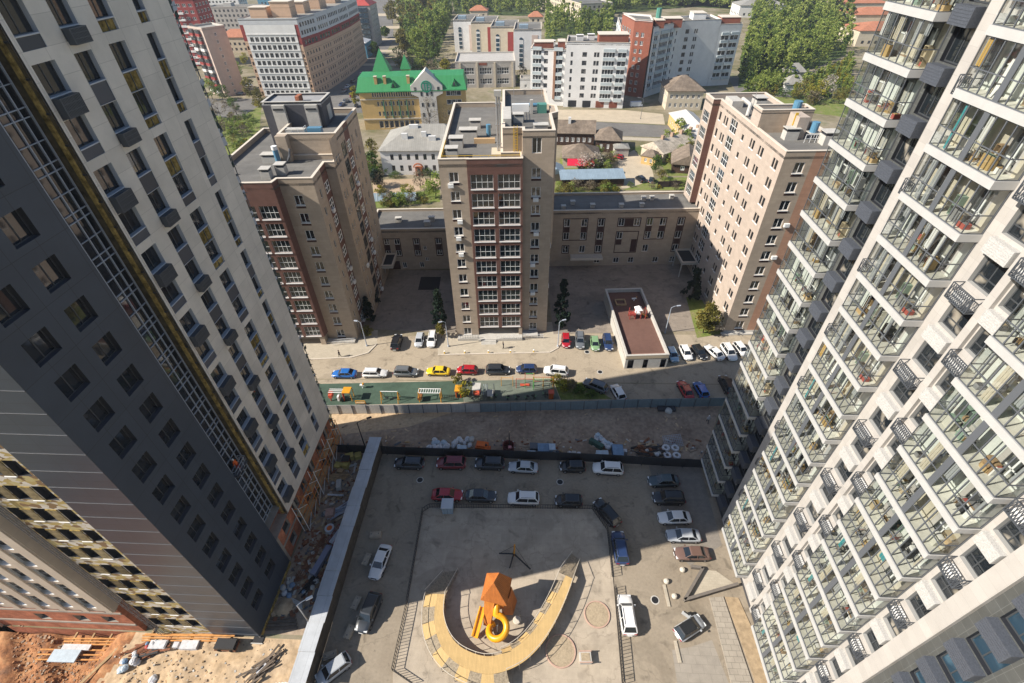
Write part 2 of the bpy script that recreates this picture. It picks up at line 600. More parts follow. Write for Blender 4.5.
for o in wops:
    st.box(0.035, -0.40, (fr[0] + fr[1] * o[0]).y + 0.01, (fr[0] + fr[1] * o[1]).y - 0.01, o[2] - 0.05, o[2] + 0.025, REVEAL)
tag(st.build("window_sill", LT), kind="stuff")
# charcoal wing
dops = [(ya - 19.5, yb - 19.5, 39.6 + 3.26 * k, 41.5 + 3.26 * k) for k in range(-11, 8) for ya, yb in ((21.1, 23.0), (24.65, 26.5))]
mb = MB()
fr = facade(mb, L2(LX, 19.5), L2(LX, 28.5), 0.6, ROOFZ, dops, DARK_PANEL, 0.5, DKREV, PANEL)
mb.quad((*L2(LX, 28.5), 0.6), (*L2(LX - 2, 28.5), 0.6), (*L2(LX - 2, 28.5), ROOFZ), (*L2(LX, 28.5), ROOFZ), DARK_PANEL)
facade(mb, L2(-37.0, 19.5), L2(LX, 19.5), 0.6, ROOFZ, [], DARK_SOUTH)
mb.build('charcoal_wall', LT)
put_windows(LT, fr, dops, dict(cols=2, rows=1, f=FRAMED, g=GLASSM, fw=0.07), 0.42, most=98)
lg = MB()
for k in range(-11, 20):
    z = 42.37 - 2.17 * k
    if 1.0 < z < ROOFZ: lg.box(-5.68, -0.02, -0.03, 0.02, z, z + 0.03, MULL)
lg.build('ledge_trim', LT)
# glazed stair strip set back between the two wings
GX = LX - 1.3
gm = MB()
gm.quad((-1.34, 9.0, 8.0), (-1.34, 12.6, 8.0), (-1.34, 12.6, ROOFZ), (-1.34, 9.0, ROOFZ), GLASSM)
gm.build('stair_glazing', LT)
gm = MB()
for y in (10.15, 11.0, 11.75, 12.45): gm.box(-1.36, -1.22, y - 0.035, y + 0.035, 8.0, ROOFZ, LMULL)
for k in range(18):
    z = 8.2 + 3.34 * k
    for dz, hh in ((0, 0.06), (0.55, 0.06), (1.9, 0.05)):
        if z + dz < ROOFZ: gm.box(-1.35, -1.24, 9.0, 12.5, z + dz, z + dz + hh, LMULL)
for k in range(36):
    gm.box(-1.2, -0.1, 9.02, 9.12, 8.3 + 1.6 * k, 8.36 + 1.6 * k, MULL)
gm.build('mullion_grid', LT)
gm = MB()
gm.quad((-0.02, 12.6, 6.1), (-1.4, 12.6, 6.1), (-1.4, 12.6, ROOFZ), (-0.02, 12.6, ROOFZ), WOOLB)
gm.v = [tuple(p) for p in gm.v]
gm.box(-0.62, -0.34, 12.42, 12.595, 6.4, ROOFZ, WOOLY)
for k in range(30): gm.box(-0.3, -0.06, 12.5, 12.59, 7 + 2 * k, 7.12 + 2 * k, DKREV)
gm.build('insulation', LT)
# bare brick base under the pale face
bops = [(2.0 + 3.1 * i, 3.5 + 3.1 * i, 0.5 + 3.0 * j, 2.3 + 3.0 * j) for i in range(6) for j in range(2)]
mb = MB()
fr = facade(mb, L2(LX - 0.35, 28.5), L2(LX - 0.35, 48.6), -0.5, 6.08, bops, BRICK, 0.4, CONC)
mb.quad((*L2(LX - 0.35, 48.6), -0.5), (*L2(LX - 14, 48.6), -0.5), (*L2(LX - 14, 48.6), 6.08), (*L2(LX - 0.35, 48.6), 6.08), BRICK)
mb.quad((-0.36, 9.0, 6.08), (-0.0, 9.0, 6.08), (0.0, 29.1, 6.08), (-0.36, 29.1, 6.08), CONC)
mb.quad((-1.36, 9.0, 5.9), (-1.36, 12.6, 5.9), (-1.36, 12.6, 8.02), (-1.36, 9.0, 8.02), BRICK)
mb.quad((-1.36, 12.59, 5.9), (-0.35, 12.59, 5.9), (-0.35, 12.59, 8.02), (-1.36, 12.59, 8.02), BRICK)
mb.quad((-1.36, 9.0, 6.085), (-0.36, 9.0, 6.085), (-0.36, 12.6, 6.085), (-1.36, 12.6, 6.085), CONC)
mb.quad((-1.5, 9.0, 8.02), (-0.35, 9.0, 8.02), (-0.35, 12.6, 8.02), (-1.5, 12.6, 8.02), CONC)
for z in (2.9, 5.7): mb.box(-0.33, -0.22, 9.0, 29.05, z, z + 0.28, CONC)
for y in (9.2, 14.4, 20.6, 26.8): mb.box(-0.32, -0.2, y, y + 0.4, -0.4, 5.95, CONC)
mb.build('brick_base', LT)
for o in bops:
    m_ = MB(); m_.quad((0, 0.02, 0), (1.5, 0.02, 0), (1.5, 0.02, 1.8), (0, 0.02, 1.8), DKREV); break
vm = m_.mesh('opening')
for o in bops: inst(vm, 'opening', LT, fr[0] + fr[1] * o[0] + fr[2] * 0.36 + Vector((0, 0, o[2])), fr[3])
# strip of bare wool along the foot of the charcoal wing
mb = MB()
for i in range(7): mb.box(-0.08, 0.06, 0.3 + i * 1.25, 1.45 + i * 1.25, -0.1, 0.6, WOOLY)
mb.box(-0.3, -0.1, 0.05, 9.0, -0.4, 0.6, CONC)
mb.build('plinth', LT)
# unfinished south front
uops = []
for k in range(-1, 11):
    zb = 32.9 - 3.34 * (k - 1) + 0.0
    for xa in (-43.0, -40.8, -38.55):
        uops.append((xa + 43.1, xa + 44.25, zb - 3.34 - 0.1, zb - 3.34 + 1.85))
uops = [o for o in uops if o[2] > 0.6]
mb = MB()
fr = facade(mb, L2(-43.1, 19.6), L2(-37.0, 19.6), 0.4, ROOFZ, uops, TORN, 0.45, DKREV, DKREV)
mb.quad((*L2(-43.1, 26), 0.4), (*L2(-43.1, 19.6), 0.4), (*L2(-43.1, 19.6), ROOFZ), (*L2(-43.1, 26), ROOFZ), CONC)
mb.build('insulated_wall', LT)
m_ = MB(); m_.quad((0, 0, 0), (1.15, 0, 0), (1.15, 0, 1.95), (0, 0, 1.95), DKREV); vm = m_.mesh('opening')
m_ = MB(); m_.box(0, 0.92, -0.05, 0.12, 0, 1.82, M('olive_wool', (0.17, 0.135, 0.075), 0.95, 0.1, noise=(2.2, 0.5), rand=0.4)); m_.box(-0.02, 0.94, -0.10, 0.10, -0.10, 0.0, FRAMEW); m_.box(-0.02, 0.94, -0.08, 0.10, 1.83, 1.9, WOOLY); wm = m_.mesh('wool_panel')
for o in uops:
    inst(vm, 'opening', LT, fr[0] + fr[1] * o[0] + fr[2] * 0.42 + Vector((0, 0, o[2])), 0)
    if o[1] < 5: inst(wm, 'wool_panel', LT, fr[0] + fr[1] * (o[1] + 0.06) + Vector((0, 0, o[2])), 0)
mb = MB()
mb.prism([L2(LX, 19.5), L2(LX, 28.5), L2(GX, 28.5), L2(GX, 32.1), L2(LX, 32.1), L2(LX, 48.65), L2(LX - 14, 48.65), L2(-43.1, 40), L2(-43.1, 19.6)], ROOFZ - 0.4, ROOFZ, ROOFT)
mb.quad((*L2(LX - 14, 48.65), 0), (*L2(-43.1, 40), 0), (*L2(-43.1, 40), ROOFZ), (*L2(LX - 14, 48.65), ROOFZ), CONC)
mb.quad((*L2(-43.1, 40), 0), (*L2(-43.1, 26), 0), (*L2(-43.1, 26), ROOFZ), (*L2(-43.1, 40), ROOFZ), CONC)
mb.build('roof', LT)

# ------------------------------------------------------------ builder's hoist mast and the scaffold on the north corner
def lattice(mb, x, y, z0, z1, s, r, mat, step):
    c = [(x, y), (x + s, y), (x + s, y + s), (x, y + s)]
    for p in c: mb.bar((*p, z0), (*p, z1), r, r, mat)
    z = z0; k = 0
    while z < z1 - step * 0.5:
        for i in range(4):
            a, b = c[i], c[(i + 1) % 4]
            if k % 2: a, b = b, a
            mb.bar((*a, z), (*b, min(z + step, z1)), r * 0.6, r * 0.6, mat)
            mb.bar((*c[i], z), (*c[(i + 1) % 4], z), r * 0.6, r * 0.6, mat)
        z += step; k += 1
mb = MB(); lattice(mb, 0, 0, 0.0, 62, 0.3, 0.035, MULL, 1.0)
single('hoist_mast', mb, 'grey lattice hoist mast climbing the yellow insulated front of the left tower', 'hoist mast', (-43.35, 19.2, 0))
SC = thing('scaffold', 'dark steel scaffold with netting on the north corner of the pale left tower', 'scaffold', (-31.9, 48.75, 0))
mb = MB()
for x in (-6.0, -4.0, -2.0, 0.0):
    for y in (0.15, 1.2): mb.bar((x, y, 0), (x, y, 66), 0.07, 0.07, MULL)
k = 0
z = 2.0
while z < 66:
    for y in (0.15, 1.2):
        mb.bar((-6, y, z), (0.3, y, z), 0.05, 0.05, MULL)
        mb.bar((-6, y, z + 1), (0.3, y, z + 1), 0.04, 0.04, MULL)
    for x in (-6.0, -4.0, -2.0, 0.0): mb.bar((x, 0.1, z), (x, 1.3, z), 0.05, 0.05, MULL)
    mb.bar((0, 0.15, z), (0, 1.2, z + 2), 0.04, 0.04, LMULL)
    mb.bar((-2, 1.2, z), (0, 1.2, z + 2), 0.04, 0.04, LMULL)
    z += 2.0
mb.build('frame', SC)
mb = MB()
z = 2.0
while z < 66:
    mb.box(-6, 0.2, 0.3, 1.15, z + 0.03, z + 0.07, M('scaffold_board', (0.13, 0.12, 0.10), 0.9, 0.2, noise=(2, 0.3)))
    z += 2.0
mb.build('deck', SC)
mb = MB()
random.seed(11)
NET = M('torn_netting', (0.05, 0.07, 0.065), 0.95, 0.1, noise=(3, 0.5))
for k in range(130):
    z = random.uniform(1, 65); y = random.uniform(0.15, 0.8)
    a = random.uniform(0.25, 0.7)
    mb.quad((0.1, y, z), (0.13, y + a, z + random.uniform(-0.2, 0.3)), (0.1, y + a, z + random.uniform(0.3, 0.9)), (0.12, y, z + random.uniform(0.4, 0.9)), NET if random.random() < 0.7 else LMULL)
tag(mb.build('netting', SC), kind='stuff')

# ------------------------------------------------------------ beige block at the lower left
OB = Vector((-45.5, 19.4, 0))
BT = thing('apartment_block', 'beige block with white window reveals above a red brick base at the lower left', 'building', OB)
bops = []
for k in range(15):
    for c in range(6):
        xb = -1.6 - 2.65 * c
        bops.append((18 + xb - 1.75, 18 + xb - 0.05, 7.5 + 3.34 * k, 10.2 + 3.34 * k))
mb = MB()
fr = facade(mb, (-18, 0), (0, 0), 6.8, 60, bops, BEIGE, 0.42, FRAMEW, FRAMEW)
mb.quad((0, 0, 6.8), (0, 2.4, 6.8), (0, 2.4, 60), (0, 0, 60), BEIGE)
for c in range(7):
    xb = -0.15 - 2.65 * c
    mb.box(xb - 0.75, xb, -0.14, 0.01, 6.7, 60, BEIGE)
mb.quad((-18, 12, 0), (-18, 0, 0), (-18, 0, 60), (-18, 12, 60), BEIGE)
mb.build('wall', BT)
put_windows(BT, fr, bops, dict(cols=2, rows=1, f=FRAMEW, g=GLASS, fw=0.07, trans=[1.0]), 0.36, most=90)
mb = MB()
fb = facade(mb, (-18, 0.3), (-0.2, 0.3), -3, 6.78, [(11.2, 12.6, 2.6, 4.2), (14.6, 16.0, 2.6, 4.2), (6.5, 7.9, 2.6, 4.2)], BRICK, 0.4, CONC)
mb.quad((-0.2, 0.3, -3), (-0.2, 6, -3), (-0.2, 6, 6.78), (-0.2, 0.3, 6.78), BRICK)
for z in (1.9, 5.2): mb.box(-18, -0.21, 0.2, 0.31, z, z + 0.35, CONC)
mb.box(-18, -0.1, 0.02, 0.5, 6.55, 6.79, CONC)
mb.build('brick_base', BT)
m_ = MB(); m_.quad((0, 0, 0), (1.4, 0, 0), (1.4, 0, 1.6), (0, 0, 1.6), DKREV); vm = m_.mesh('opening')
for u in (11.2, 14.6, 6.5): inst(vm, 'opening', BT, Vector((-18 + u, 0.66, 2.6)))
mb = MB()
mb.quad((-0.2, 2.4, -0.5), (2.42, 2.4, -0.5), (2.42, 2.4, 64), (-0.2, 2.4, 64), M('recess_shade_tone', (0.035, 0.037, 0.045), 0.85, 0.2, noise=(0.6, 0.2)))  # shade of the deep recess put into a near-black wall colour
for k in range(18): mb.box(0.2, 2.3, 2.3, 2.39, 3 + 3.34 * k, 3.2 + 3.34 * k, MULL)
mb.build('recess_wall', BT)
mb = MB(); mb.box(-18, 0, 0, 12, 59.7, 60, ROOFT); mb.build('roof', BT)
# ------------------------------------------------------------ right tower: glazed balconies over white walls (wall plane X = 27.5)
RX, RB = 27.5, 26.2
OR = Vector((RX, 13.1, 0))
RT = thing('residential_tower', 'tall white tower at the right with glazed balconies and a charcoal tiled corner', 'tower', OR)
def R2(x, y): return (x - OR.x, y - OR.y)
PITCH = 3.353
FL = [2.36 + PITCH * k for k in range(19)]      # top of each balcony band = floor
DOORG = glass_dark('balcony_door_glass', (0.07, 0.075, 0.075), (0.40, 0.39, 0.34), 0.48, 0.4)
INWALL = M('balcony_wall', (0.58, 0.60, 0.55), 0.8, 0.3, noise=(0.8, 0.1))
REVR = M('grey_reveal', (0.34, 0.34, 0.33), 0.6, 0.4)
BLUEG = glass_dark('blue_window_glass', (0.02, 0.045, 0.07), (0.05, 0.10, 0.14), 0.55, 1.0)
sections = [('tile', 47.0, 36.7), ('white', 36.7, 13.1), ('tile', 13.1, 9.3), ('white', 9.3, -4.0)]
bays = [('tile', 39.45, 45.5, 6), ('white', 28.1, 34.35, 8), ('white', 16.2, 22.35, 8)]
wcols = [('tile', 37.15, 39.0), ('white', 34.5, 35.5), ('white', 25.25, 27.1), ('white', 22.5, 24.4), ('white', 14.35, 15.8), ('tile', 10.2, 12.2), ('white', 5.5, 7.5)]
mbw, mbt = MB(), MB()
frames = {}
win_ops, door_ops, side_ops = [], [], []
for sec, ya, yb in sections:
    ops = []
    for c, y0, y1 in wcols:
        if c == sec and yb < y0 < ya:
            for z in FL[:-1] + [FL[-1]]:
                if z + 2.75 < ROOFZ: ops.append((ya - y1, ya - y0, z + 0.65, z + 2.72, 'w'))
    for c, y0, y1, n in bays:
        if c == sec and yb < y0 < ya:
            for z in FL:
                if z + 2.5 < ROOFZ:
                    ops.append((ya - y1 + 0.7, ya - y1 + 2.2, z + 0.85, z + 2.3, 'd'))
                    ops.append((ya - y0 - 1.9, ya - y0 - 0.9, z + 0.12, z + 2.3, 'd'))
    mb = mbw if sec == 'white' else mbt
    f = facade(mb, R2(RX, ya), R2(RX, yb), 0.0, ROOFZ, ops, WHITE_RENDER if sec == 'white' else DARK_TILE, 0.38, REVR if sec == 'white' else DKREV)
    win_ops.append((f, [o for o in ops if o[4] == 'w'], sec, yb))
    door_ops.append((f, [o for o in ops if o[4] == 'd']))
# north and south ends
mbt.quad((*R2(RX + 16, 47.0), 0), (*R2(RX, 47.0), 0), (*R2(RX, 47.0), ROOFZ), (*R2(RX + 16, 47.0), ROOFZ), DARK_TILE)
mbw.quad((*R2(RX, -4), 0), (*R2(RX + 16, -4), 0), (*R2(RX + 16, -4), ROOFZ), (*R2(RX, -4), ROOFZ), WHITE_RENDER)
mbw.quad((*R2(RX + 16, -4), 0), (*R2(RX + 16, 47), 0), (*R2(RX + 16, 47), ROOFZ), (*R2(RX + 16, -4), ROOFZ), WHITE_RENDER)
# proud white piers
for ya, yb in ((36.75, 35.75), (25.05, 24.5), (14.2, 13.05)):
    mbw.box(-0.28, 0.01, yb - OR.y, ya - OR.y, 0.3, ROOFZ, WHITE_RENDER)
mbw.build('wall', RT)
mbt.box(-0.1, 0.01, 36.78 - OR.y, 37.05 - OR.y, 0.3, ROOFZ, DARK_TILE)
mbt.build('tiled_wall', RT)
# windows: nearest (highest) first so that they stay separate parts
allw = [(f, o, sec, yb) for f, os_, sec, yb in win_ops for o in os_]
for f, os_, sec, yb in win_ops:
    put_windows(RT, f, os_, dict(cols=2, rows=1, f=FRAMED, g=(BLUEG if (sec == 'tile' and yb < 10) else GLASS), fw=0.08, trans=[0.6] if sec == 'white' else None), 0.30, most=130)
dm, dp = {}, None
rest = MB()
for f, os_ in door_ops:
    for o in os_:
        a, b = f[0] + f[1] * o[0] + f[2] * 0.2, f[0] + f[1] * o[1] + f[2] * 0.2
        rest.quad((a.x, a.y, o[2]), (b.x, b.y, o[2]), (b.x, b.y, o[3]), (a.x, a.y, o[3]), DOORG)
        m_ = (a + b) / 2
        rest.box(m_.x - 0.06, m_.x - 0.01, m_.y - 0.05, m_.y + 0.05, o[2], o[3], FRAMEW)
        rest.box(a.x - 0.06, a.x - 0.01, min(a.y, b.y), max(a.y, b.y), o[2] + 0.6, o[2] + 0.68, FRAMEW)
tag(rest.build('balcony_door', RT), kind='stuff')

# balcony prototypes
def bay_meshes(W, n, post):
    """local: x = 0 at the front plane going inward (+x), y from 0 (south) to W (north), z = 0 at the floor"""
    D = RX - RB
    s = MB()
    s.box(-0.10, D - 0.004, -0.08, W + 0.08, -0.50, 0.0, BAND)
    g = MB()
    H = PITCH - 0.50
    t = 0.06
    xs = [W * i / n for i in range(n + 1)]
    zt = [0.0, 1.22, H]
    for y in xs:
        ww = 0.22 if (post and abs(y - W * post) < 0.5 * W / n) else 0.035
        g.box(-0.02, 0.05, max(0, y - ww), min(W, y + ww), 0.001, H - 0.001, MULL)
    for z in (0.03, 1.22, H - 0.03): g.box(-0.015, 0.045, 0.01, W - 0.01, z - 0.03, z + 0.03, MULL)
    for y in (0.0, W):
        g.box(0.05, D - 0.01, y - 0.03, y + 0.03, 1.19, 1.25, MULL)
        g.box(0.05, D - 0.01, y - 0.03, y + 0.03, H - 0.06, H - 0.002, MULL)
        g.box(0.05, D - 0.01, y - 0.03, y + 0.03, 0.002, 0.06, MULL)
        g.box(D - 0.1, D - 0.01, y - 0.035, y + 0.035, 0.004, H - 0.004, MULL)
    p = MB()
    p.quad((0.015, W, 0.01), (0.015, 0, 0.01), (0.015, 0, H), (0.015, W, H), GLASSB)
    p.quad((0.03, 0, 0.01), (D, 0, 0.01), (D, 0, H), (0.03, 0, H), GLASSB)
    p.quad((D, W, 0.01), (0.03, W, 0.01), (0.03, W, H), (D, W, H), GLASSB)
    return s.mesh('balcony'), g.mesh('glazing_frame'), p.mesh('pane')
CURT = [M('curtain_cream', (0.50, 0.45, 0.35), 0.9, 0.1, noise=(2, 0.1)), M('curtain_grey', (0.32, 0.33, 0.33), 0.9, 0.1), M('blind_white', (0.62, 0.61, 0.58), 0.9, 0.1), M('curtain_ochre', (0.50, 0.32, 0.09), 0.9, 0.1), M('curtain_teal', (0.06, 0.28, 0.30), 0.9, 0.1)]
STUFFC = [M('stored_' + n, c, 0.8, 0.3) for n, c in (('wood', (0.30, 0.20, 0.11)), ('white', (0.68, 0.66, 0.62)), ('red', (0.36, 0.09, 0.07)), ('tan', (0.42, 0.34, 0.22)), ('ochre', (0.40, 0.27, 0.11)), ('grey', (0.2, 0.2, 0.2)), ('black', (0.03, 0.03, 0.03)), ('green', (0.22, 0.30, 0.24)), ('cream', (0.52, 0.50, 0.42)), ('plank', (0.45, 0.31, 0.15)))]
TIM = M('balcony_floor', (0.58, 0.56, 0.49), 0.8, 0.25, noise=(2, 0.15), rand=0.25)
def clutter_meshes(W, n, seed):
    R = random.Random(seed)
    D = RX - RB
    c = MB()
    pw = W / n
    for i in range(n):
        if R.random() < 0.42:
            m_ = R.choice(CURT[:3] + CURT[:3] + CURT)
            lo = R.choice([1.3, 1.3, 0.1, 2.0])
            y0 = i * pw + 0.08
            ww = pw * R.choice([0.35, 0.6, 0.9]) - 0.1
            k = 0.0
            zz = 0
            while k < ww - 0.05:
                c.box(0.14 + 0.04 * (zz % 2), 0.165 + 0.04 * (zz % 2), y0 + k, y0 + k + 0.1, lo, PITCH - 0.65, m_)
                k += 0.1; zz += 1
    s = MB()
    s.box(0.06, D - 0.02, 0.06, W - 0.06, 0.004, 0.02, TIM)
    wm_ = R.choice([INWALL, CURT[0], CURT[1], INWALL])
    for a_, b_ in ((0.06, 0.7), (2.25, W - 1.95), (W - 0.85, W - 0.06)):
        if b_ - a_ > 0.1: s.box(D - 0.03, D - 0.012, a_, b_, 0.02, PITCH - 0.6, wm_)
    for _ in range(R.randint(3, 7)):
        y = R.uniform(0.1, W - 1.0); h = R.choice([0.35, 0.5, 0.8, 0.9, 1.3, 1.8]); ww = R.uniform(0.25, 0.9)
        d0 = R.uniform(0.35, 0.8)
        m_ = R.choice(STUFFC)
        if h > 1.2:       # a rack with shelves
            for z in (0.05, h * 0.5, h): s.box(D - 0.45, D - 0.05, y, y + ww, z, z + 0.04, m_)
            for yy in (y, y + ww - 0.03): s.box(D - 0.45, D - 0.05, yy, yy + 0.03, 0.02, h, m_)
            for z in (0.09, h * 0.5 + 0.04): s.box(D - 0.4, D - 0.12, y + 0.05, y + ww * 0.6, z, z + 0.25, R.choice(STUFFC))
        elif h == 0.9 and R.random() < 0.5:   # leaning boards
            for j in range(4): s.bar((0.45 + 0.05 * j, y + 0.1 * j, 0.02), (D - 0.1, y + 0.5 + 0.12 * j, 1.9), 0.14, 0.03, m_)
        elif h == 0.5:    # a drying rack
            for j in range(6): s.bar((0.3, y + 0.1 * j, 0.8), (D - 0.3, y + 0.1 * j, 0.8), 0.02, 0.02, STUFFC[1])
            for j in range(3): s.box(0.4, D - 0.35, y + 0.1 + 0.15 * j, y + 0.12 + 0.15 * j, 0.35, 0.8, R.choice(STUFFC))
            for yy in (y, y + 0.5):
                s.bar((0.35, yy, 0.02), (D - 0.35, yy, 0.8), 0.03, 0.03, STUFFC[5]); s.bar((D - 0.35, yy, 0.02), (0.35, yy, 0.8), 0.03, 0.03, STUFFC[5])
        else:
            s.box(d0, min(D - 0.06, d0 + R.uniform(0.3, 0.5)), y, y + ww, 0.021, h, m_)
            s.box(d0 + 0.02, min(D - 0.08, d0 + 0.28), y + 0.02, y + ww - 0.02, h, h + 0.03, R.choice(STUFFC))
    return (c.mesh('curtain') if c.v else None), s.mesh('stored_goods')
for bi, (sec, y0, y1, n) in enumerate(bays):
    W = y1 - y0
    bm_, gm_, pm_ = bay_meshes(W, n, 0.5 if sec == 'white' else 0)
    var = [clutter_meshes(W, n, 100 * bi + v) for v in range(9)]
    last = -1
    for k, z in enumerate(FL):
        if z > ROOFZ - 2.5: continue
        b = inst(bm_, 'balcony', RT, (RB - OR.x, y0 - OR.y, z))
        if k == 0 and sec == 'tile': pass
        inst(gm_, 'glazing_frame', b, (0, 0, 0))
        inst(pm_, 'pane', b, (0, 0, 0))
        v = random.choice([q for q in range(9) if q != last]); last = v
        if var[v][0]: inst(var[v][0], 'curtain', b, (0, 0, 0))
        inst(var[v][1], 'stored_goods', b, (0, 0, 0))
# air-conditioner baskets hung under the windows
lat = MB()
def basket(w, mat):
    m_ = MB()
    h, d = 1.1, 0.7
    for z in (0, h): 
        m_.bar((0, -d, z), (w, -d, z), 0.05, 0.05, mat); m_.bar((0, -d, z), (0, 0, z), 0.05, 0.05, mat); m_.bar((w, -d, z), (w, 0, z), 0.05, 0.05, mat)
    for x in (0, w):
        m_.bar((x, -d, 0), (x, -d, h), 0.05, 0.05, mat); m_.bar((x, -d, 0), (x, 0, h), 0.03, 0.03, mat)
    n_ = int(w / 0.16)
    for i in range(n_):
        m_.bar((w * i / n_, -d, 0), (w * (i + 1) / n_, -d, h), 0.035, 0.03, mat); m_.bar((w * (i + 1) / n_, -d, 0), (w * i / n_, -d, h), 0.035, 0.03, mat)
    m_.box(0, w, -d, 0, -0.02, 0.02, mat)
    m_.box(0.25, w * 0.65, -d + 0.1, -0.1, 0.03, 0.62, FRAMEW)
    return m_.mesh('ac_basket')
cab = {}
PERF = M('perforated_white', (0.44, 0.43, 0.41), 0.6, 0.3, noise=(14, 0.25))
PERFD = M('perforated_dark', (0.07, 0.078, 0.095), 0.55, 0.4, noise=(14, 0.3))
for f, os_, sec, yb in win_ops:
    for q, o in enumerate(os_):
        w_ = o[1] - o[0]
        key = (sec, round(w_, 2), q % 2 if sec == 'white' else 2)
        if key not in cab:
            if key[2] == 0: cab[key] = basket(w_ + 0.1, BASKET)
            elif key[2] == 1: cab[key] = ac_mesh(w_ + 0.1, 0.98, 0.45, PERF, False)
            else: cab[key] = ac_mesh(w_ + 0.05, 1.1, 0.7, PERFD, False)
        inst(cab[key], 'ac_basket', RT, f[0] + f[1] * (o[0] - 0.05) + Vector((0, 0, o[2] - 1.22)), f[3])
mb = MB()
mb.prism([R2(RX, 47), R2(RX, -4), R2(RX + 16, -4), R2(RX + 16, 47)], ROOFZ - 0.3, ROOFZ, ROOFT)
mb.build('roof', RT)
# dark foot along the pavement
mb = MB()
mb.box(-0.12, 0.0, -10, 33.9, 0.0, 0.32, M('granite_plinth', (0.06, 0.06, 0.065), 0.6, 0.4))
mb.build('plinth', RT)
# ------------------------------------------------------------ the older quarter: three towers on a low wing, all turned a little
YAW = math.radians(3.2)
TAN = M('tan_brick', (0.40, 0.325, 0.25), 0.8, 0.25, noise=(0.7, 0.07), big=(0.08, 0.08), brick=(1.2, 0.53, 0.012, 0.85, 0.5))
PINKT = M('pale_tan_brick', (0.43, 0.355, 0.295), 0.8, 0.25, noise=(0.7, 0.06), big=(0.08, 0.07), brick=(1.2, 0.53, 0.012, 0.88, 0.5))
BROWN = M('brown_brick', (0.155, 0.082, 0.066), 0.8, 0.25, noise=(0.8, 0.12), brick=(1.2, 0.53, 0.012, 0.8, 0.5))
DKBR = M('dark_brown_band', (0.06, 0.03, 0.026), 0.8, 0.25)
ORANG = M('orange_brick', (0.42, 0.24, 0.16), 0.8, 0.25, noise=(0.7, 0.08), brick=(1.2, 0.53, 0.012, 0.85, 0.5))
CAP = M('pale_coping', (0.62, 0.55, 0.46), 0.7, 0.3)
GREYC = M('grey_concrete_box', (0.46, 0.44, 0.40), 0.8, 0.3, noise=(1.2, 0.1))
BLUET = M('blue_tank', (0.09, 0.22, 0.33), 0.4, 0.5)
YEL = M('yellow_paint', (0.62, 0.40, 0.04), 0.5, 0.4)
PIPE = M('pipe_steel', (0.5, 0.5, 0.5), 0.35, 0.5, metal=0.7)
W2 = dict(cols=2, rows=1, f=FRAMEW, g=GLASS, fw=0.09)
LOGG = glass_dark('loggia_glass', (0.012, 0.020, 0.024), (0.08, 0.08, 0.07), 0.64, 0.8)
LOG = dict(cols=4, rows=2, f=FRAMEW, g=LOGG, fw=0.06, trans=[1.1])

def vent(parent, x, y, z, w, d, h, mat=GREYC):
    m_ = MB()
    m_.box(x, x + w, y, y + d, z, z + h * 0.72, mat)
    for px in (x + 0.04, x + w - 0.12): 
        for py in (y + 0.04, y + d - 0.12): m_.box(px, px + 0.08, py, py + 0.08, z + h * 0.72, z + h - 0.1, DKREV)
    m_.box(x + 0.15, x + w - 0.15, y + 0.15, y + d - 0.15, z + h * 0.72, z + h - 0.1, DKREV)
    m_.box(x - 0.12, x + w + 0.12, y - 0.12, y + d + 0.12, z + h - 0.1, z + h, mat)
    return m_.build('roof_vent', parent)

def bands(mb, ops, y=-0.025, h=0.42, mat=DKBR):
    """dark spandrel strips under the windows of a local front on y = 0"""
    for o in ops:
        mb.box(o[0] - 0.06, o[1] + 0.06, y, 0.0, o[2] - 0.1 - h, o[2] - 0.1, mat)
        mb.box(o[0] - 0.08, o[1] + 0.08, y - 0.1, 0.0, o[2] - 0.09, o[2] - 0.01, FRAMEW)

# ---- middle tower
CT = thing('apartment_tower', 'middle tan and brown tower facing the camera with rooftop flues and yellow railing', 'tower', (-15.23, 75.65, 0), YAW)
PZ = 3.19
zr = lambda k: 0.72 + PZ * k
mb = MB()
ol = [(1.5, 3.0, zr(k), zr(k) + 1.6) for k in range(11)]
f1 = facade(mb, (0, 0), (4.45, 0), 0, 36.3, ol, TAN, 0.18)
bands(mb, ol)
o2 = [(1.5, 3.0, zr(k), zr(k) + 1.6) for k in range(11)] + [(1.5, 3.0, 36.55, 38.95)]
f3 = facade(mb, (13.3, 1.3), (18.35, 1.3), 0, 40.0, o2, TAN, 0.18)
mb.T = Matrix.Translation((13.3, 1.3, 0)); bands(mb, o2[:-1]); mb.T = None
facade(mb, (18.35, 1.3), (18.35, 26), 0, 40.0, [], TAN)
facade(mb, (18.35, 26), (10.2, 26), 14, 40.0, [], TAN)
facade(mb, (0, 32), (0, 0), 0, 36.3, [], TAN)
facade(mb, (10.2, 32), (0, 32), 14, 36.3, [], TAN)
facade(mb, (10.2, 26), (10.2, 2.8), 36.0, 40.0, [], TAN)
facade(mb, (10.2, 2.8), (13.3, 2.8), 36.0, 40.0, [], TAN)
mb.quad((13.3, 2.8, 36), (13.3, 1.3, 36), (13.3, 1.3, 40), (13.3, 2.8, 40), TAN)
mb.build('wall', CT)
mb = MB()
o4 = []
for k in range(10):
    for a, b in ((0.45, 4.1), (4.85, 8.45)):
        o4.append((a, b, 2.72 + PZ * k, 2.72 + PZ * k + 2.38))
f2 = facade(mb, (4.45, -0.12), (13.3, -0.12), 2.35, 36.3, o4, BROWN, 0.3, BROWN)
mb.quad((13.3, -0.12, 0), (13.3, 1.3, 0), (13.3, 1.3, 36.3), (13.3, -0.12, 36.3), BROWN)
mb.quad((4.45, 0, 2.35), (4.45, -0.12, 2.35), (4.45, -0.12, 36.3), (4.45, 0, 36.3), BROWN)
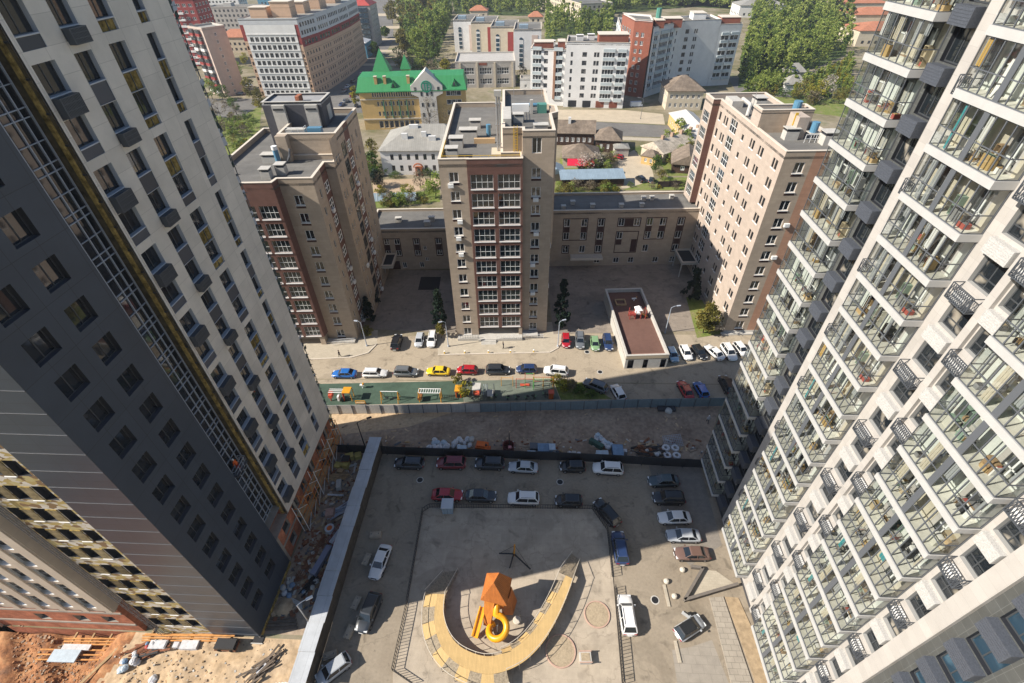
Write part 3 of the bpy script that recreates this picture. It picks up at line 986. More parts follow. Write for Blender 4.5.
for o in o4: mb.box(4.45 + o[0] - 0.06, 4.45 + o[1] + 0.06, -0.24, -0.12, o[2] - 0.16, o[2], FRAMEW)
mb.build('brown_wall', CT)
put_windows(CT, f1, ol, W2, 0.12); put_windows(CT, f3, o2, W2, 0.12)
put_windows(CT, f2, o4, LOG, 0.16, name='loggia_glazing')
mb = MB()
mb.box(4.5, 13.2, 2.2, 2.4, 0.5, 2.6, TAN)
mb.quad((4.45, 0, 0), (4.45, 2.3, 0), (4.45, 2.3, 2.35), (4.45, 0, 2.35), TAN); mb.quad((13.28, 2.3, 0), (13.28, 0, 0), (13.28, 0, 2.35), (13.28, 2.3, 2.35), TAN)
mb.quad((4.45, -0.1, 2.36), (4.45, 2.3, 2.36), (13.3, 2.3, 2.36), (13.3, -0.1, 2.36), CAP)
mb.box(12.6, 13.29, -0.1, 0.5, 0, 2.35, TAN)
for x in (6.2, 10.4): mb.box(x, x + 1.4, 2.1, 2.19, 0.6, 2.3, DKREV); mb.box(x + 0.6, x + 0.7, 2.05, 2.1, 0.6, 2.3, FRAMEW)
mb.build('entrance_recess', CT)
mb = MB()
mb.box(0.2, 4.4, -1.3, 0.0, -0.1, 0.55, GREYC); mb.box(4.4, 13.3, -1.5, 2.2, -0.1, 0.5, GREYC)
mb.box(13.3, 16.5, -0.4, 1.25, -0.1, 0.45, GREYC)
for i in range(3): mb.box(5, 8, -1.5 - 0.35 * (i + 1), -1.5 - 0.35 * i, -0.1, 0.5 - 0.15 * (i + 1), GREYC)
mb.prism([(13.4, -0.9), (17.6, -0.9), (17.6, 0.7), (13.4, 0.7)], -0.1, lambda x, y: max(0.02, 0.46 - 0.105 * (x - 13.4)), CONC)
mb.build('porch', CT)
mb = MB()
def rail(mb, pts, h, r, mat, bars=0.0, mid=True):
    for a, b in zip(pts[:-1], pts[1:]):
        a, b = Vector(a), Vector(b)
        mb.bar(a + Vector((0, 0, h)), b + Vector((0, 0, h)), r, r, mat)
        if mid: mb.bar(a + Vector((0, 0, h * 0.5)), b + Vector((0, 0, h * 0.5)), r * 0.7, r * 0.7, mat)
        n = max(1, int((b - a).length / (bars or 1.5)))
        for i in range(n + 1):
            q = a.lerp(b, i / n)
            mb.bar(q, q + Vector((0, 0, h)), r * 0.8, r * 0.8, mat)
rail(mb, [(8.2, -1.45, 0.5), (13.2, -1.45, 0.5)], 1.0, 0.05, FRAMEW, 0.4)
rail(mb, [(13.4, -0.9, 0.45), (17.6, -0.9, 0.05)], 1.0, 0.05, FRAMEW, 0.3)
rail(mb, [(0.3, -1.2, 0.55), (4.3, -1.2, 0.55)], 0.9, 0.05, MULL, 0.5)
mb.build('railing', CT)
mb = MB()
LOWP = [(0, 0), (4.45, 0), (4.45, -0.12), (13.3, -0.12), (13.3, 2.8), (10.2, 2.8), (10.2, 32), (0, 32)]
HIP = [(10.2, 2.8), (13.3, 2.8), (13.3, 1.3), (18.35, 1.3), (18.35, 10), (19.6, 11), (19.6, 15), (18.35, 16), (18.35, 26), (10.2, 26)]
mb.prism(LOWP, 35.0, 35.5, ROOFT); mb.prism(HIP, 38.9, 39.2, ROOFT)
mb.build('roof', CT)
mb = MB(); parapet(mb, LOWP[:5] + LOWP[5:], 35.4, 36.3, 0.35, TAN, CAP); mb.build('parapet', CT)
mb = MB(); parapet(mb, HIP, 39.1, 40.0, 0.35, TAN, CAP)
mb.prism([(18.35, 10), (19.6, 11), (19.6, 15), (18.35, 16)], 15, 40, TAN); mb.build('parapet', CT)
vent(CT, 1.0, 2.4, 35.5, 1.9, 1.4, 1.7); vent(CT, 1.2, 7.2, 35.5, 2.2, 1.6, 1.7); vent(CT, 2.6, 11.5, 35.5, 3.0, 1.6, 1.7); vent(CT, 4.0, 17.5, 35.5, 2.0, 1.4, 1.5)
vent(CT, 12.0, 8.0, 39.2, 1.6, 1.2, 1.4); vent(CT, 15.2, 4.2, 39.2, 2.2, 1.3, 0.8)
mb = MB()
for x in (9.35, 9.75): mb.tube([(x, 4.6, 35.5), (x, 4.6, 44.4)], 0.17, PIPE, 10)
for z in (37, 40, 43): mb.box(9.1, 10.0, 4.4, 4.8, z, z + 0.1, PIPE)
mb.box(9.0, 10.1, 4.2, 5.0, 44.2, 45.0, GREYC)
mb.build('flue', CT)
mb = MB()
def pc(parent, name, *bx):
    q = MB(); q.box(*bx); return q.build(name, parent)
mb.box(8.3, 10.1, 3.0, 6.2, 35.5, 35.9, M('sand_screed', (0.55, 0.46, 0.34), 0.9, 0.2)); mb.build('screed', CT); pc(CT, 'roof_cabinet', 10.3, 11.6, 5.5, 12.5, 39.2, 40.6, GREYC); pc(CT, 'duct', 11.8, 14.8, 14.0, 14.6, 39.21, 40.5, FRAMEW); pc(CT, 'roof_cabinet', 14.9, 15.4, 13.0, 13.6, 39.2, 41.4, GREYC); pc(CT, 'roof_cabinet', 16.2, 17.8, 13.2, 14.6, 39.2, 40.6, M('green_box', (0.08, 0.24, 0.19), 0.5, 0.4))
pc(CT, 'duct', 5.2, 8.8, 9.4, 10.0, 35.5, 36.3, M('orange_duct', (0.52, 0.36, 0.2), 0.6, 0.3)); mb = MB(); mb.tube([(12.4, 17.5, 39.5), (16.5, 17.5, 39.5)], 0.3, BLUET, 8); mb.build('pipe', CT); mb = MB()
for i in range(6): mb.bar((12.2 + 0.5 * i, 9.8, 39.25), (12.2 + 0.5 * i, 14, 39.25), 0.07, 0.06, MULL)
mb.bar((12.1, 11.8, 39.2), (14.9, 11.8, 39.2), 0.07, 0.06, MULL); mb.build('roof_rack', CT); mb = MB(); mb.tube([(7.6, 13.6, 35.5), (7.6, 13.6, 37.4)], 0.42, BLUET, 10)
mb.build('water_tank', CT)
mb = MB(); rail(mb, [(0.5, 8, 35.5), (0.5, 0.5, 35.5), (12.9, 0.5, 35.5), (12.9, 2.6, 35.5)], 1.15, 0.06, YEL, 1.2); mb.build('railing', CT); mb = MB()
rail(mb, [(11.9, 2.7, 35.5), (11.9, 2.7, 39.9)], 0.05, 0.05, YEL); mb.bar((12.0, 2.7, 35.5), (12.0, 2.7, 40.4), 0.08, 0.08, YEL); mb.bar((12.5, 2.7, 35.5), (12.5, 2.7, 40.4), 0.08, 0.08, YEL); [mb.bar((12.0, 2.7, 35.9 + 0.4 * i), (12.5, 2.7, 35.9 + 0.4 * i), 0.05, 0.05, YEL) for i in range(11)]
mb.build('ladder', CT)
mb = MB(); mb.tube([(12.3, 25.2, 39.2), (12.3, 25.2, 45)], 0.05, PIPE, 6); mb.build('antenna', CT); mb = MB(); mb.tube([(17.6, 24, 39.2), (17.6, 24, 44)], 0.05, PIPE, 6); mb.build('antenna', CT)
acm = ac_mesh(0.9, 0.65, 0.35, FRAMEW, False)
for x, k in ((1.9, 6), (1.7, 7), (2.2, 8), (1.2, 10)): inst(acm, 'air_conditioner', CT, (x, -0.02, zr(k) - 0.85))
for x, k in ((14.9, 3), (15.3, 7), (14.8, 5), (15.1, 9)): inst(acm, 'air_conditioner', CT, (x, 1.28, zr(k) - 0.85))
for y, z in ((4, 9), (5, 15), (4, 18), (6, 22), (5, 6.5)): inst(acm, 'air_conditioner', CT, (18.37, y, z), PI / 2)

# ---- left brown tower
BL = thing('apartment_tower', 'left tan and brown tower with dark rooftop block, next to the unfinished tower', 'tower', (-35.5, 74.3, 0), YAW)
mb, mbb = MB(), MB()
HL = 33.7
oT = [(1.7, 3.2, 0.9 + 3.14 * k, 2.6 + 3.14 * k) for k in range(10)]
fT = facade(mb, (-5.6, 0), (0, 0), 0, HL, oT, TAN, 0.18)
mb.T = Matrix.Translation((-5.6, 0, 0)); bands(mb, oT); mb.T = None
oL = []
for k in range(10):
    for a, b in ((0.6, 4.2), (4.7, 7.6), (8.2, 11.2)):
        oL.append((a, b, 2.4 + 3.14 * k, 4.7 + 3.14 * k))
oL = [o for o in oL if o[3] < HL - 0.8]
fL = facade(mbb, (-17.6, -1.6), (-5.9, -1.6), 2.1, HL, oL, BROWN, 0.3)
for o in oL: mbb.box(-17.6 + o[0] - 0.05, -17.6 + o[1] + 0.05, -1.72, -1.6, o[2] - 0.16, o[2], FRAMEW)
mbb.quad((-5.9, -1.6, 2.1), (-5.6, 0, 2.1), (-5.6, 0, HL), (-5.9, -1.6, HL), BROWN)
mb.box(-7.0, -6.0, -1.5, -0.1, 0, 2.1, TAN); mb.box(-17, -15.5, -1.5, -0.1, 0, 2.1, TAN)
mb.quad((-17.6, 0.3, 0), (-5.6, 0.3, 0), (-5.6, 0.3, 2.1), (-17.6, 0.3, 2.1), TAN)
mb.quad((-17.6, -1.6, 2.09), (-17.6, 0.3, 2.09), (-5.6, 0.3, 2.09), (-5.9, -1.6, 2.09), CAP)
def east(u0, x, y0, y1, z1, parts):
    """windows on a wall facing +x"""
    out = {}
    for mat, a, b, ops, big in parts:
        pass
# east face, nearer half (x = 0, y 0..6.7) and further half (x = 1.7, y 6.7..26)
oE1 = [(1.6, 2.3, 1.3 + 3.14 * k, 2.8 + 3.14 * k) for k in range(10)]
fE1 = facade(mb, (0, 0), (0, 4.0), 0, HL, oE1, TAN, 0.15)
oE2 = [(0.35, 2.45, 0.8 + 3.14 * k, 2.75 + 3.14 * k) for k in range(10)]
fE2 = facade(mbb, (0, 4.0), (0, 6.9), 0, HL, oE2, BROWN, 0.15)
mb.quad((0, 6.9, 0), (1.7, 6.9, 0), (1.7, 6.9, HL), (0, 6.9, HL), TAN)
HH = 37.2
oE3 = [(1.2, 1.9, 1.3 + 3.14 * k, 2.8 + 3.14 * k) for k in range(11)] + [(2.6, 3.2, 1.3 + 3.14 * k, 2.8 + 3.14 * k) for k in range(11)]
fE3 = facade(mb, (1.7, 6.9), (1.7, 12.0), 0, HH, oE3, TAN, 0.15)
oE4 = [(0.3, 3.0, 0.9 + 3.14 * k, 3.5 + 3.14 * k) for k in range(11)]
fE4 = facade(mb, (1.7, 12.0), (1.7, 15.3), 0, HH, oE4, TAN, 0.2)
oE5 = [(0.5, 2.6, 0.8 + 3.14 * k, 2.75 + 3.14 * k) for k in range(11)]
fE5 = facade(mbb, (1.7, 15.3), (1.7, 18.4), 0, HH, oE5, BROWN, 0.15)
oE6 = [(a, a + 0.8, 1.3 + 3.14 * k, 2.8 + 3.14 * k) for k in range(11) for a in (1.0, 4.0)]
fE6 = facade(mb, (1.7, 18.4), (1.7, 26), 0, HH, oE6, TAN, 0.15)
facade(mb, (1.7, 26), (-8.3, 26), 11, HH, [], TAN); facade(mb, (-8.3, 26), (-17.6, 26), 11, HL, [], TAN); facade(mb, (-8.3, 26), (-8.3, 10.8), HL - 1, HH, [], TAN)
facade(mb, (-17.6, 26), (-17.6, -1.6), 0, HL, [], TAN)
facade(mb, (-6.5, 10.8), (-0.0, 10.8), HL - 1, HH, [], TAN)
mb.quad((0, 10.8, HL - 1), (1.7, 10.8, HL - 1), (1.7, 10.8, HH), (0, 10.8, HH), TAN)
mb.box(-8.3, -6.5, 9.4, 11.0, HL - 0.8, HH + 0.05, TAN)
mb.build('wall', BL); mbb.build('brown_wall', BL)
put_windows(BL, fT, oT, W2, 0.12, 99)
SLIT = glass_dark('slit_glass', (0.010, 0.012, 0.015), (0.06, 0.055, 0.05), 0.62, 0.35)
W1 = dict(cols=1, rows=1, f=FRAMEW, g=SLIT, fw=0.06, sub=False)
WHT = dict(cols=2, rows=2, f=FRAMEW, g=GLASS, fw=0.17)
put_windows(BL, fE1, oE1, W1, 0.1, 99); put_windows(BL, fE2, oE2, WHT, 0.02, 99); put_windows(BL, fE3, oE3, W1, 0.1, 99)
put_windows(BL, fE5, oE5, WHT, 0.02, 99); put_windows(BL, fE6, oE6, W1, 0.1, 99)
put_windows(BL, fL, oL, LOG, 0.16, 60, name='loggia_glazing')
put_windows(BL, fE4, oE4, dict(cols=3, rows=2, f=FRAMED, g=GLASS, fw=0.1), 0.1, 60, name='loggia_glazing')
random.seed(5)
for k in (0, 3, 4, 8):
    inst(acm, 'air_conditioner', BL, (0.02, 5.0 + random.uniform(-0.5, 0.7), 3.14 * k + 0.4), PI / 2)
    inst(acm, 'air_conditioner', BL, (1.72, 16.2 + random.uniform(-0.6, 0.8), 3.14 * k + 0.4), PI / 2)
    if k % 2: inst(acm, 'air_conditioner', BL, (1.72, 10.6, 3.14 * k + 1.0), PI / 2)
LP = [(-17.6, -1.6), (-5.9, -1.6), (-5.6, 0), (0, 0), (0, 6.9), (1.7, 6.9), (1.7, 10.8), (-8.3, 10.8), (-8.3, 26), (-17.6, 26)]
HP = [(-8.3, 10.8), (1.7, 10.8), (1.7, 26), (-8.3, 26)]
mb = MB(); mb.prism(LP, HL - 1.2, HL - 0.8, ROOFT); mb.prism(HP, HH - 1.2, HH - 0.8, ROOFT); mb.build('roof', BL)
mb = MB(); parapet(mb, LP, HL - 0.9, HL, 0.35, TAN, CAP); parapet(mb, HP, HH - 0.9, HH, 0.35, TAN, CAP); mb.build('parapet', BL)
mb = MB()
DKB = M('dark_block_render', (0.075, 0.075, 0.085), 0.8, 0.3, noise=(0.7, 0.1))
mb.box(-12.2, -1.7, 17.0, 23.0, HL - 0.8, 40.2, DKB)
for x in (-10.4, -4.6): mb.box(x, x + 2.2, 16.4, 17.01, HL - 0.8, 40.3, GREYC); mb.box(x + 0.2, x + 2.0, 16.3, 16.4, 39.5, 39.8, DKREV)
mb.box(-1.69, -1.6, 19.5, 21.5, 37, 39.4, GREYC)
mb.build('rooftop_block', BL)
DP = [(-12.2, 17.0), (-1.7, 17.0), (-1.7, 23), (-12.2, 23)]
mb = MB(); mb.prism(DP, 40.2, 40.4, M('light_felt', (0.28, 0.28, 0.28), 0.9, 0.2, noise=(0.6, 0.1))); parapet(mb, DP, 40.4, 40.7, 0.3, DKB, GREYC); mb.box(-6.2, -5.5, 17.4, 19.3, 40.5, 41.5, BRICK); mb.build('block_roof', BL)
vent(BL, -9.0, 1.8, HL - 0.8, 1.5, 1.4, 1.7); vent(BL, -7.1, 3.4, HL - 0.8, 1.5, 1.4, 1.8); vent(BL, -11.5, 9.0, HL - 0.8, 2.4, 1.4, 1.5)
mb = MB(); mb.tube([(-8.6, 8.8, HL - 0.8), (-8.6, 8.8, HL + 1.6)], 0.45, BLUET, 12); mb.tube([(-8.6, 8.8, HL + 1.6), (-8.6, 8.8, HL + 2.2)], 0.5, FRAMEW, 12); mb.build('water_tank', BL)
pc(BL, 'blue_tank', -3.4, -1.0, 11.8, 12.9, HH - 0.8, HH + 0.6, BLUET); pc(BL, 'duct', -7.2, -4.0, 12.2, 13.2, HH - 0.8, HH + 0.3, GREYC); mb = MB(); rail(mb, [(-7.2, 12.0, HH - 0.8), (-4, 12.0, HH - 0.8), (-4, 13.2, HH - 0.8)], 1.5, 0.06, FRAMEW, 0.8); mb.build('railing', BL); mb = MB()
mb.tube([(-7.4, 9.0, HL - 0.8), (-6.4, 8.6, HL + 0.4), (-6.2, 9.2, HL + 1.6)], 0.2, MULL, 8)
mb.build('duct', BL)
mb = MB()
mb.box(1.7, 4.3, 20.5, 26.0, 4.0, 4.5, GREYC); mb.box(1.9, 4.1, 20.7, 25.8, 4.5, 4.52, DKREV)
parapet(mb, [(1.7, 20.5), (4.3, 20.5), (4.3, 26), (1.7, 26)], 4.5, 4.8, 0.2, CAP, CAP)
mb.build('canopy', BL)
mb = MB(); mb.box(-6, -0.3, -1.2, 0, -0.1, 0.4, GREYC); rail(mb, [(-4.6, -1.9, 0), (-0.6, -1.4, 0)], 1.0, 0.05, FRAMEW, 0.25); rail(mb, [(-4.4, -1.2, 0), (-0.4, -0.8, 0)], 1.0, 0.05, FRAMEW, 0.25); mb.build('porch', BL)

# ---- right brown tower
BR = thing('apartment_tower', 'right pale tan tower with rows of narrow windows and a blue tank on its roof', 'tower', (39.2, 78.7, 0), YAW)
mb, mbb = MB(), MB()
HR = 36.7
of = [(2.1, 3.7, 1.2 + 3.2 * k, 2.95 + 3.2 * k) for k in range(11)]
ff = facade(mb, (0, 0), (4.7, 0), 0.6, HR, of, TAN, 0.18); bands(mb, of)
mo = MB(); facade(mo, (4.7, 0), (11, 0), 0.6, HR, [], ORANG); mo.build('orange_wall', BR)
mb.box(0, 11, -0.12, 0.0, 0.0, 0.6, GREYC); mb.box(-0.6, 6, -0.9, -0.12, 0, 0.3, GREYC)
mb.quad((0, 0, 0), (0, -0.1, 0), (0, -0.1, .6), (0, 0, .6), GREYC)
Lw = 30.0
ow = []
for k in range(11):
    z = 1.2 + 3.2 * k
    for yy, ww in ((1.3, 0.8), (2.4, 0.7), (7.0, 0.8), (8.2, 0.6), (10.8, 0.8), (12.0, 0.6), (15.6, 0.9), (24.2, 0.8), (25.5, 0.7), (28.0, 1.0)):
        ow.append((Lw - yy - ww, Lw - yy, z, z + (1.55 if yy != 15.6 else 1.0)))
olg = [(Lw - 22.9, Lw - 19.5, 0.9 + 3.2 * k, 3.3 + 3.2 * k) for k in range(11)]
fw = facade(mb, (0, Lw), (0, 0), 0, HR, ow + olg, PINKT, 0.15)
facade(mb, (-1.5, Lw), (0, Lw), 14.6, HR, [], BROWN)
ofl = [(0.6, 4.2, 15.6 + 3.2 * k, 17.9 + 3.2 * k) for k in range(6)]
ffl = facade(mbb, (-1.5, Lw + 4.8), (-1.5, Lw), 14.6, HR, ofl, PINKT, 0.25)
facade(mb, (11, 0), (11, 34), 0, HR, [], TAN); facade(mb, (11, 34.8), (-1.5, 34.8), 14, HR, [], TAN)
facade(mb, (0, 11.6), (9.0, 11.6), HR - 1, 39.6, [], TAN); facade(mb, (9.0, 11.6), (9, 15), HR - 1, 39.6, [], TAN); facade(mb, (9, 15), (0, 15), HR - 1, 39.6, [], TAN); facade(mb, (0, 15.0), (0, 11.6), HR - 0.01, 39.6, [], PINKT)
mb.build('wall', BR); mbb.build('loggia_wall', BR)
put_windows(BR, ff, of, W2, 0.12, 99)
put_windows(BR, fw, ow[::-1], dict(cols=1, rows=1, f=FRAMED, g=SLIT, fw=0.05, sub=False), 0.1, 99)
mb = MB()
for o in ow: mb.box(-0.07, 0.0, Lw - o[1] - 0.06, Lw - o[0] + 0.06, o[2] - 0.16, o[2] - 0.01, FRAMEW)
tag(mb.build('window_sill', BR), kind='stuff')
put_windows(BR, fw, olg, dict(cols=3, rows=2, f=FRAMEW, g=GLASS, fw=0.09), 0.1, 60, name='loggia_glazing')
put_windows(BR, ffl, ofl, LOG, 0.16, 60, name='loggia_glazing')
NP = [(0, 0), (11, 0), (11, 34.8), (-1.5, 34.8), (-1.5, Lw), (0, Lw)]
mb = MB(); mb.prism(NP, HR - 1.2, HR - 0.8, ROOFT); mb.prism([(0, 11.6), (9, 11.6), (9, 15), (0, 15)], 39.0, 39.2, ROOFT); mb.build('roof', BR)
mb = MB(); parapet(mb, NP, HR - 0.9, HR, 0.35, PINKT, CAP); parapet(mb, [(0, 11.6), (9, 11.6), (9, 15), (0, 15)], 39.0, 39.6, 0.3, PINKT, CAP); mb.build('parapet', BR)
vent(BR, 3.2, 7.5, HR - 0.8, 2.2, 1.5, 1.9); vent(BR, 8.2, 4.6, HR - 0.8, 2.4, 2.0, 2.1); vent(BR, 8.0, 17, HR - 0.8, 2.2, 2.0, 2.0); vent(BR, 5.5, 26, HR - 0.8, 2.0, 2.4, 2.0)
mb = MB()
pc(BR, 'stair_box', 4.8, 6.6, 8.0, 11.4, HR - 0.8, 39.4, PINKT); mb.tube([(6.6, 13.2, 39.2), (6.6, 13.2, 40.6)], 0.7, BLUET, 12); mb.build('water_tank', BR); mb = MB(); mb.tube([(7.4, 7.2, HR + 0.6), (7.4, 7.2, HR + 2.2)], 0.6, BLUET, 12)
for x in (6.9, 7.9): 
    for y in (6.7, 7.7): mb.bar((x, y, HR - 0.8), (x, y, HR + 0.6), 0.08, 0.08, MULL)
mb.box(6.6, 8.2, 6.4, 8.0, HR + 0.5, HR + 0.6, GREYC); mb.build('water_tank', BR); mb = MB()
rail(mb, [(5.9, 6.2, HR - 0.8), (8.6, 6.2, HR - 0.8), (8.6, 8.4, HR - 0.8)], 1.3, 0.07, FRAMEW, 0.7); mb.build('railing', BR); mb = MB()
mb.tube([(2.0, 21, HR - 0.8), (3.0, 23, HR + 0.8), (3.5, 28, HR + 0.6)], 0.35, GREYC, 8); mb.build('duct', BR); pc(BR, 'ladder', 4.6, 5.1, 9.2, 9.3, HR - 0.8, 39.8, YEL); pc(BR, 'roof_cabinet', 1.2, 3.4, 27, 31, HR - 0.8, HR + 0.4, GREYC); mb = MB()
mb.tube([(4.0, 24, HR - 0.8), (4.0, 24, HR + 3)], 0.05, PIPE, 6)
mb.build('antenna', BR)
mb = MB(); mb.box(-3.6, 0, 20.5, 26.5, 3.6, 4.0, GREYC); parapet(mb, [(-3.6, 20.5), (0, 20.5), (0, 26.5), (-3.6, 26.5)], 4.0, 4.3, 0.2, CAP, CAP); mb.box(-3.3, -0.2, 20.8, 26.2, 4.02, 4.06, DKREV)
for y in (20.8, 26): mb.box(-3.5, -3.3, y, y + 0.2, 0, 3.6, GREYC)
mb.build('canopy', BR)
for k, y in ((5, 0), (7, 1)): inst(acm, 'air_conditioner', BR, (4.0, -0.02, 1.4 + 3.2 * k))

# ---- low wings between the towers
def low_wing(label, loc, W, D, H, ops, plates, extra):
    b = thing('low_wing', label, 'building', loc, YAW)
    m_ = MB()
    f = facade(m_, (0, 0), (W, 0), 0, H, ops, TAN, 0.16)
    facade(m_, (W, D), (0, D), 0, H, [], TAN)
    facade(m_, (0, D), (0, 0), 0, H, [], TAN); facade(m_, (W, 0), (W, D), 0, H, [], TAN)
    for a, c, za, zb in plates: m_.box(a, c, -0.03, 0.0, za, zb, DKBR)
    m_.build('wall', b)
    put_windows(b, f, ops, W2, 0.1)
    m_ = MB(); P = [(0, 0), (W, 0), (W, D), (0, D)]; m_.prism(P, H - 0.9, H - 0.5, ROOFT); m_.build('roof', b)
    m_ = MB(); parapet(m_, P, H - 0.6, H, 0.3, TAN, CAP); m_.build('parapet', b)
    return b
def plates_for(groups, m=0.22):
    """brown frames round groups of windows, built as four strips so the openings stay open"""
    out = []
    for x0, x1, z0, z1 in groups:
        out += [(x0 - m, x1 + m, z1 + 0.02, z1 + m), (x0 - m, x1 + m, z0 - m, z0 - 0.02), (x0 - m, x0 - 0.02, z0 - 0.02, z1 + 0.02), (x1 + 0.02, x1 + m, z0 - 0.02, z1 + 0.02)]
    return out
rx = [3.4, 7.4, 11.3, 16.0, 19.6, 22.6, 25.6, 29.8]
rows = [0.3, 3.7, 7.2, 10.6]
ops = []
for x in rx:
    for r, z in enumerate(rows):
        if (x, r) in ((16.0, 1), (19.6, 2), (7.4, 0), (3.4, 0), (25.6, 1), (22.6, 0)): continue
        ops.append((x, x + 1.35, z + (0.4 if r == 0 else 0.0), z + 1.85))
pl_ = plates_for([(3.4, 8.75, 7.2, 12.45), (11.3, 12.65, 3.7, 12.45), (16.0, 20.95, 10.6, 12.45), (16.0, 20.95, 3.7, 9.05), (22.6, 26.95, 7.2, 12.45), (29.8, 31.15, 3.7, 12.45), (3.4, 4.75, 3.7, 5.55)])
for x in (3.4, 7.4, 22.6, 25.6, 11.3, 29.8): pl_.append((x + 0.02, x + 1.33, 9.1, 10.5))
pl_ += [(11.32, 12.63, 5.7, 7.1), (29.82, 31.13, 5.7, 7.1), (17.4, 19.5, 10.62, 12.4), (19.62, 20.93, 3.75, 7.1), (16.02, 17.33, 5.7, 7.1), (10, 19, 0.2, 2.2)]
pl_ = [p for p in pl_ if p != (10, 19, 0.2, 2.2)]
LW1 = low_wing('long low four storey wing between the middle tower and the right tan tower', (3.6, 103.4, 0), 35.5, 9.6, 14.6, ops, pl_, None)
mb = MB(); mb.box(5.2, 13.0, -2.0, 0, 2.7, 3.2, CAP); mb.box(5.3, 12.9, -1.9, -0.05, 3.2, 3.3, GREYC); mb.build('canopy', LW1)
for x, y in ((2.8, 1.6), (5.2, 4.0), (9.6, 2.2), (16.2, 2.0), (21.0, 2.2), (22.2, 5.6), (24.2, 5.8), (29.0, 6.4)):
    vent(LW1, x, y, 14.1, 0.9, 0.8, 0.9)
opl = []
for x, r in ((0.6, 2), (0.6, 1), (3.0, 2), (3.0, 1), (5.4, 2), (5.4, 1), (10.0, 2), (10.0, 1), (15.2, 2), (15.2, 1)): opl.append((x, x + 1.2, 3.9 + 3.0 * (r - 1), 5.3 + 3.0 * (r - 1)))
opl += [(12.0, 12.8, 5.3, 6.3), (12.2, 13.0, 2.3, 3.3), (6.4, 7.4, 0.5, 2.0), (10.6, 11.6, 0.5, 2.0)]
pl2 = plates_for([(3.0, 6.6, 3.9, 8.3), (10.0, 11.2, 3.9, 8.3), (0.6, 1.8, 3.9, 8.3), (15.2, 16.4, 3.9, 8.3)])
for x in (0.6, 3.0, 5.4, 10.0, 15.2): pl2.append((x + 0.02, x + 1.18, 5.35, 6.85))
pl2.append((1.6, 5.8, 0.1, 2.4))
LW2 = low_wing('low brown three storey wing in shade between the left and middle towers', (-38.2, 100.6, 0), 22.5, 10.6, 10.9, opl, pl2, None)
for x, y in ((5.5, 4.4), (12.6, 2.2), (13.4, 4.6)): vent(LW2, x, y, 10.4, 1.3, 0.9, 1.1)

# ---- garage entrance with the brown play deck on top
GE = thing('garage_entrance', 'low garage entrance with white parapet and brown rubber play deck on its roof', 'garage', (17.6, 67.3, 0), math.radians(4.5))
mb = MB()
og = [(0.5, 1.6, 0.1, 2.2), (3.4, 4.3, 0.1, 2.2), (6.7, 7.7, 0.1, 2.2)]
f = facade(mb, (0, 0), (8.0, 0), 0, 2.5, og, GREYC, 0.5, DKREV)
mb.box(0, 8.0, -0.05, 0.0, 2.5, 3.2, M('tan_fascia', (0.52, 0.42, 0.29), 0.7, 0.3))
for p0, p1 in (((8, 0), (8, 21.8)), ((8, 21.8), (0, 21.8)), ((0, 21.8), (0, 0))): facade(mb, p0, p1, 0, 3.2, [], GREYC)
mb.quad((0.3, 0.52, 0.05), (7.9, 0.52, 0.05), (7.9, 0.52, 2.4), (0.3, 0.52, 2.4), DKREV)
mb.build('wall', GE)
mb = MB(); mb.prism([(0, 0), (8, 0), (8, 21.8), (0, 21.8)], 2.3, 2.5, M('brown_rubber', (0.14, 0.078, 0.062), 0.9, 0.2, noise=(0.8, 0.1), big=(0.15, 0.1))); mb.box(0.5, 7.5, 0.5, 1.4, 2.5, 2.56, M('brown_bench_top', (0.24, 0.13, 0.1), 0.8, 0.2)); mb.build('play_deck', GE)
mb = MB(); parapet(mb, [(0, 0), (8, 0), (8, 21.8), (0, 21.8)], 2.5, 3.25, 0.3, GREYC, GREYC); mb.build('parapet', GE)
# ------------------------------------------------------------ ground
def ground_mat(name, ramp, s1=0.05, s2=1.2, fine=0.12, rough=0.95, bump=0.25):
    """earth-like ground: patches at two sizes between several natural colours"""
    m = M(name, ramp[0], rough, 0.15)
    t = m.node_tree
    N, L = t.nodes, t.links
    co = N.new('ShaderNodeTexCoord')
    n1 = N.new('ShaderNodeTexNoise'); n1.inputs['Scale'].default_value = s1; n1.inputs['Detail'].default_value = 8; n1.inputs['Roughness'].default_value = 0.68
    cr = N.new('ShaderNodeValToRGB')
    n = len(ramp)
    for k, c in enumerate(ramp):
        p = 0.32 + 0.36 * k / max(1, n - 1)
        e = cr.color_ramp.elements[0] if k == 0 else (cr.color_ramp.elements[-1] if k == n - 1 else cr.color_ramp.elements.new(p))
        e.position = p; e.color = (*c, 1)
    n2 = N.new('ShaderNodeTexNoise'); n2.inputs['Scale'].default_value = s2; n2.inputs['Detail'].default_value = 6
    mr = N.new('ShaderNodeMapRange'); mr.inputs[1].default_value = 0.3; mr.inputs[2].default_value = 0.7
    mr.inputs[3].default_value = 1 - fine; mr.inputs[4].default_value = 1 + fine
    vm = N.new('ShaderNodeVectorMath'); vm.operation = 'SCALE'
    L.new(co.outputs['Object'], n1.inputs['Vector']); L.new(co.outputs['Object'], n2.inputs['Vector'])
    L.new(n1.outputs['Fac'], cr.inputs[0]); L.new(n2.outputs['Fac'], mr.inputs[0])
    L.new(cr.outputs[0], vm.inputs[0]); L.new(mr.outputs[0], vm.inputs['Scale'])
    L.new(vm.outputs[0], N['Principled BSDF'].inputs['Base Color'])
    if bump:
        bp = N.new('ShaderNodeBump'); bp.inputs['Strength'].default_value = bump; bp.inputs['Distance'].default_value = 0.1
        L.new(n2.outputs['Fac'], bp.inputs['Height']); L.new(bp.outputs[0], N['Principled BSDF'].inputs['Normal'])
    return m
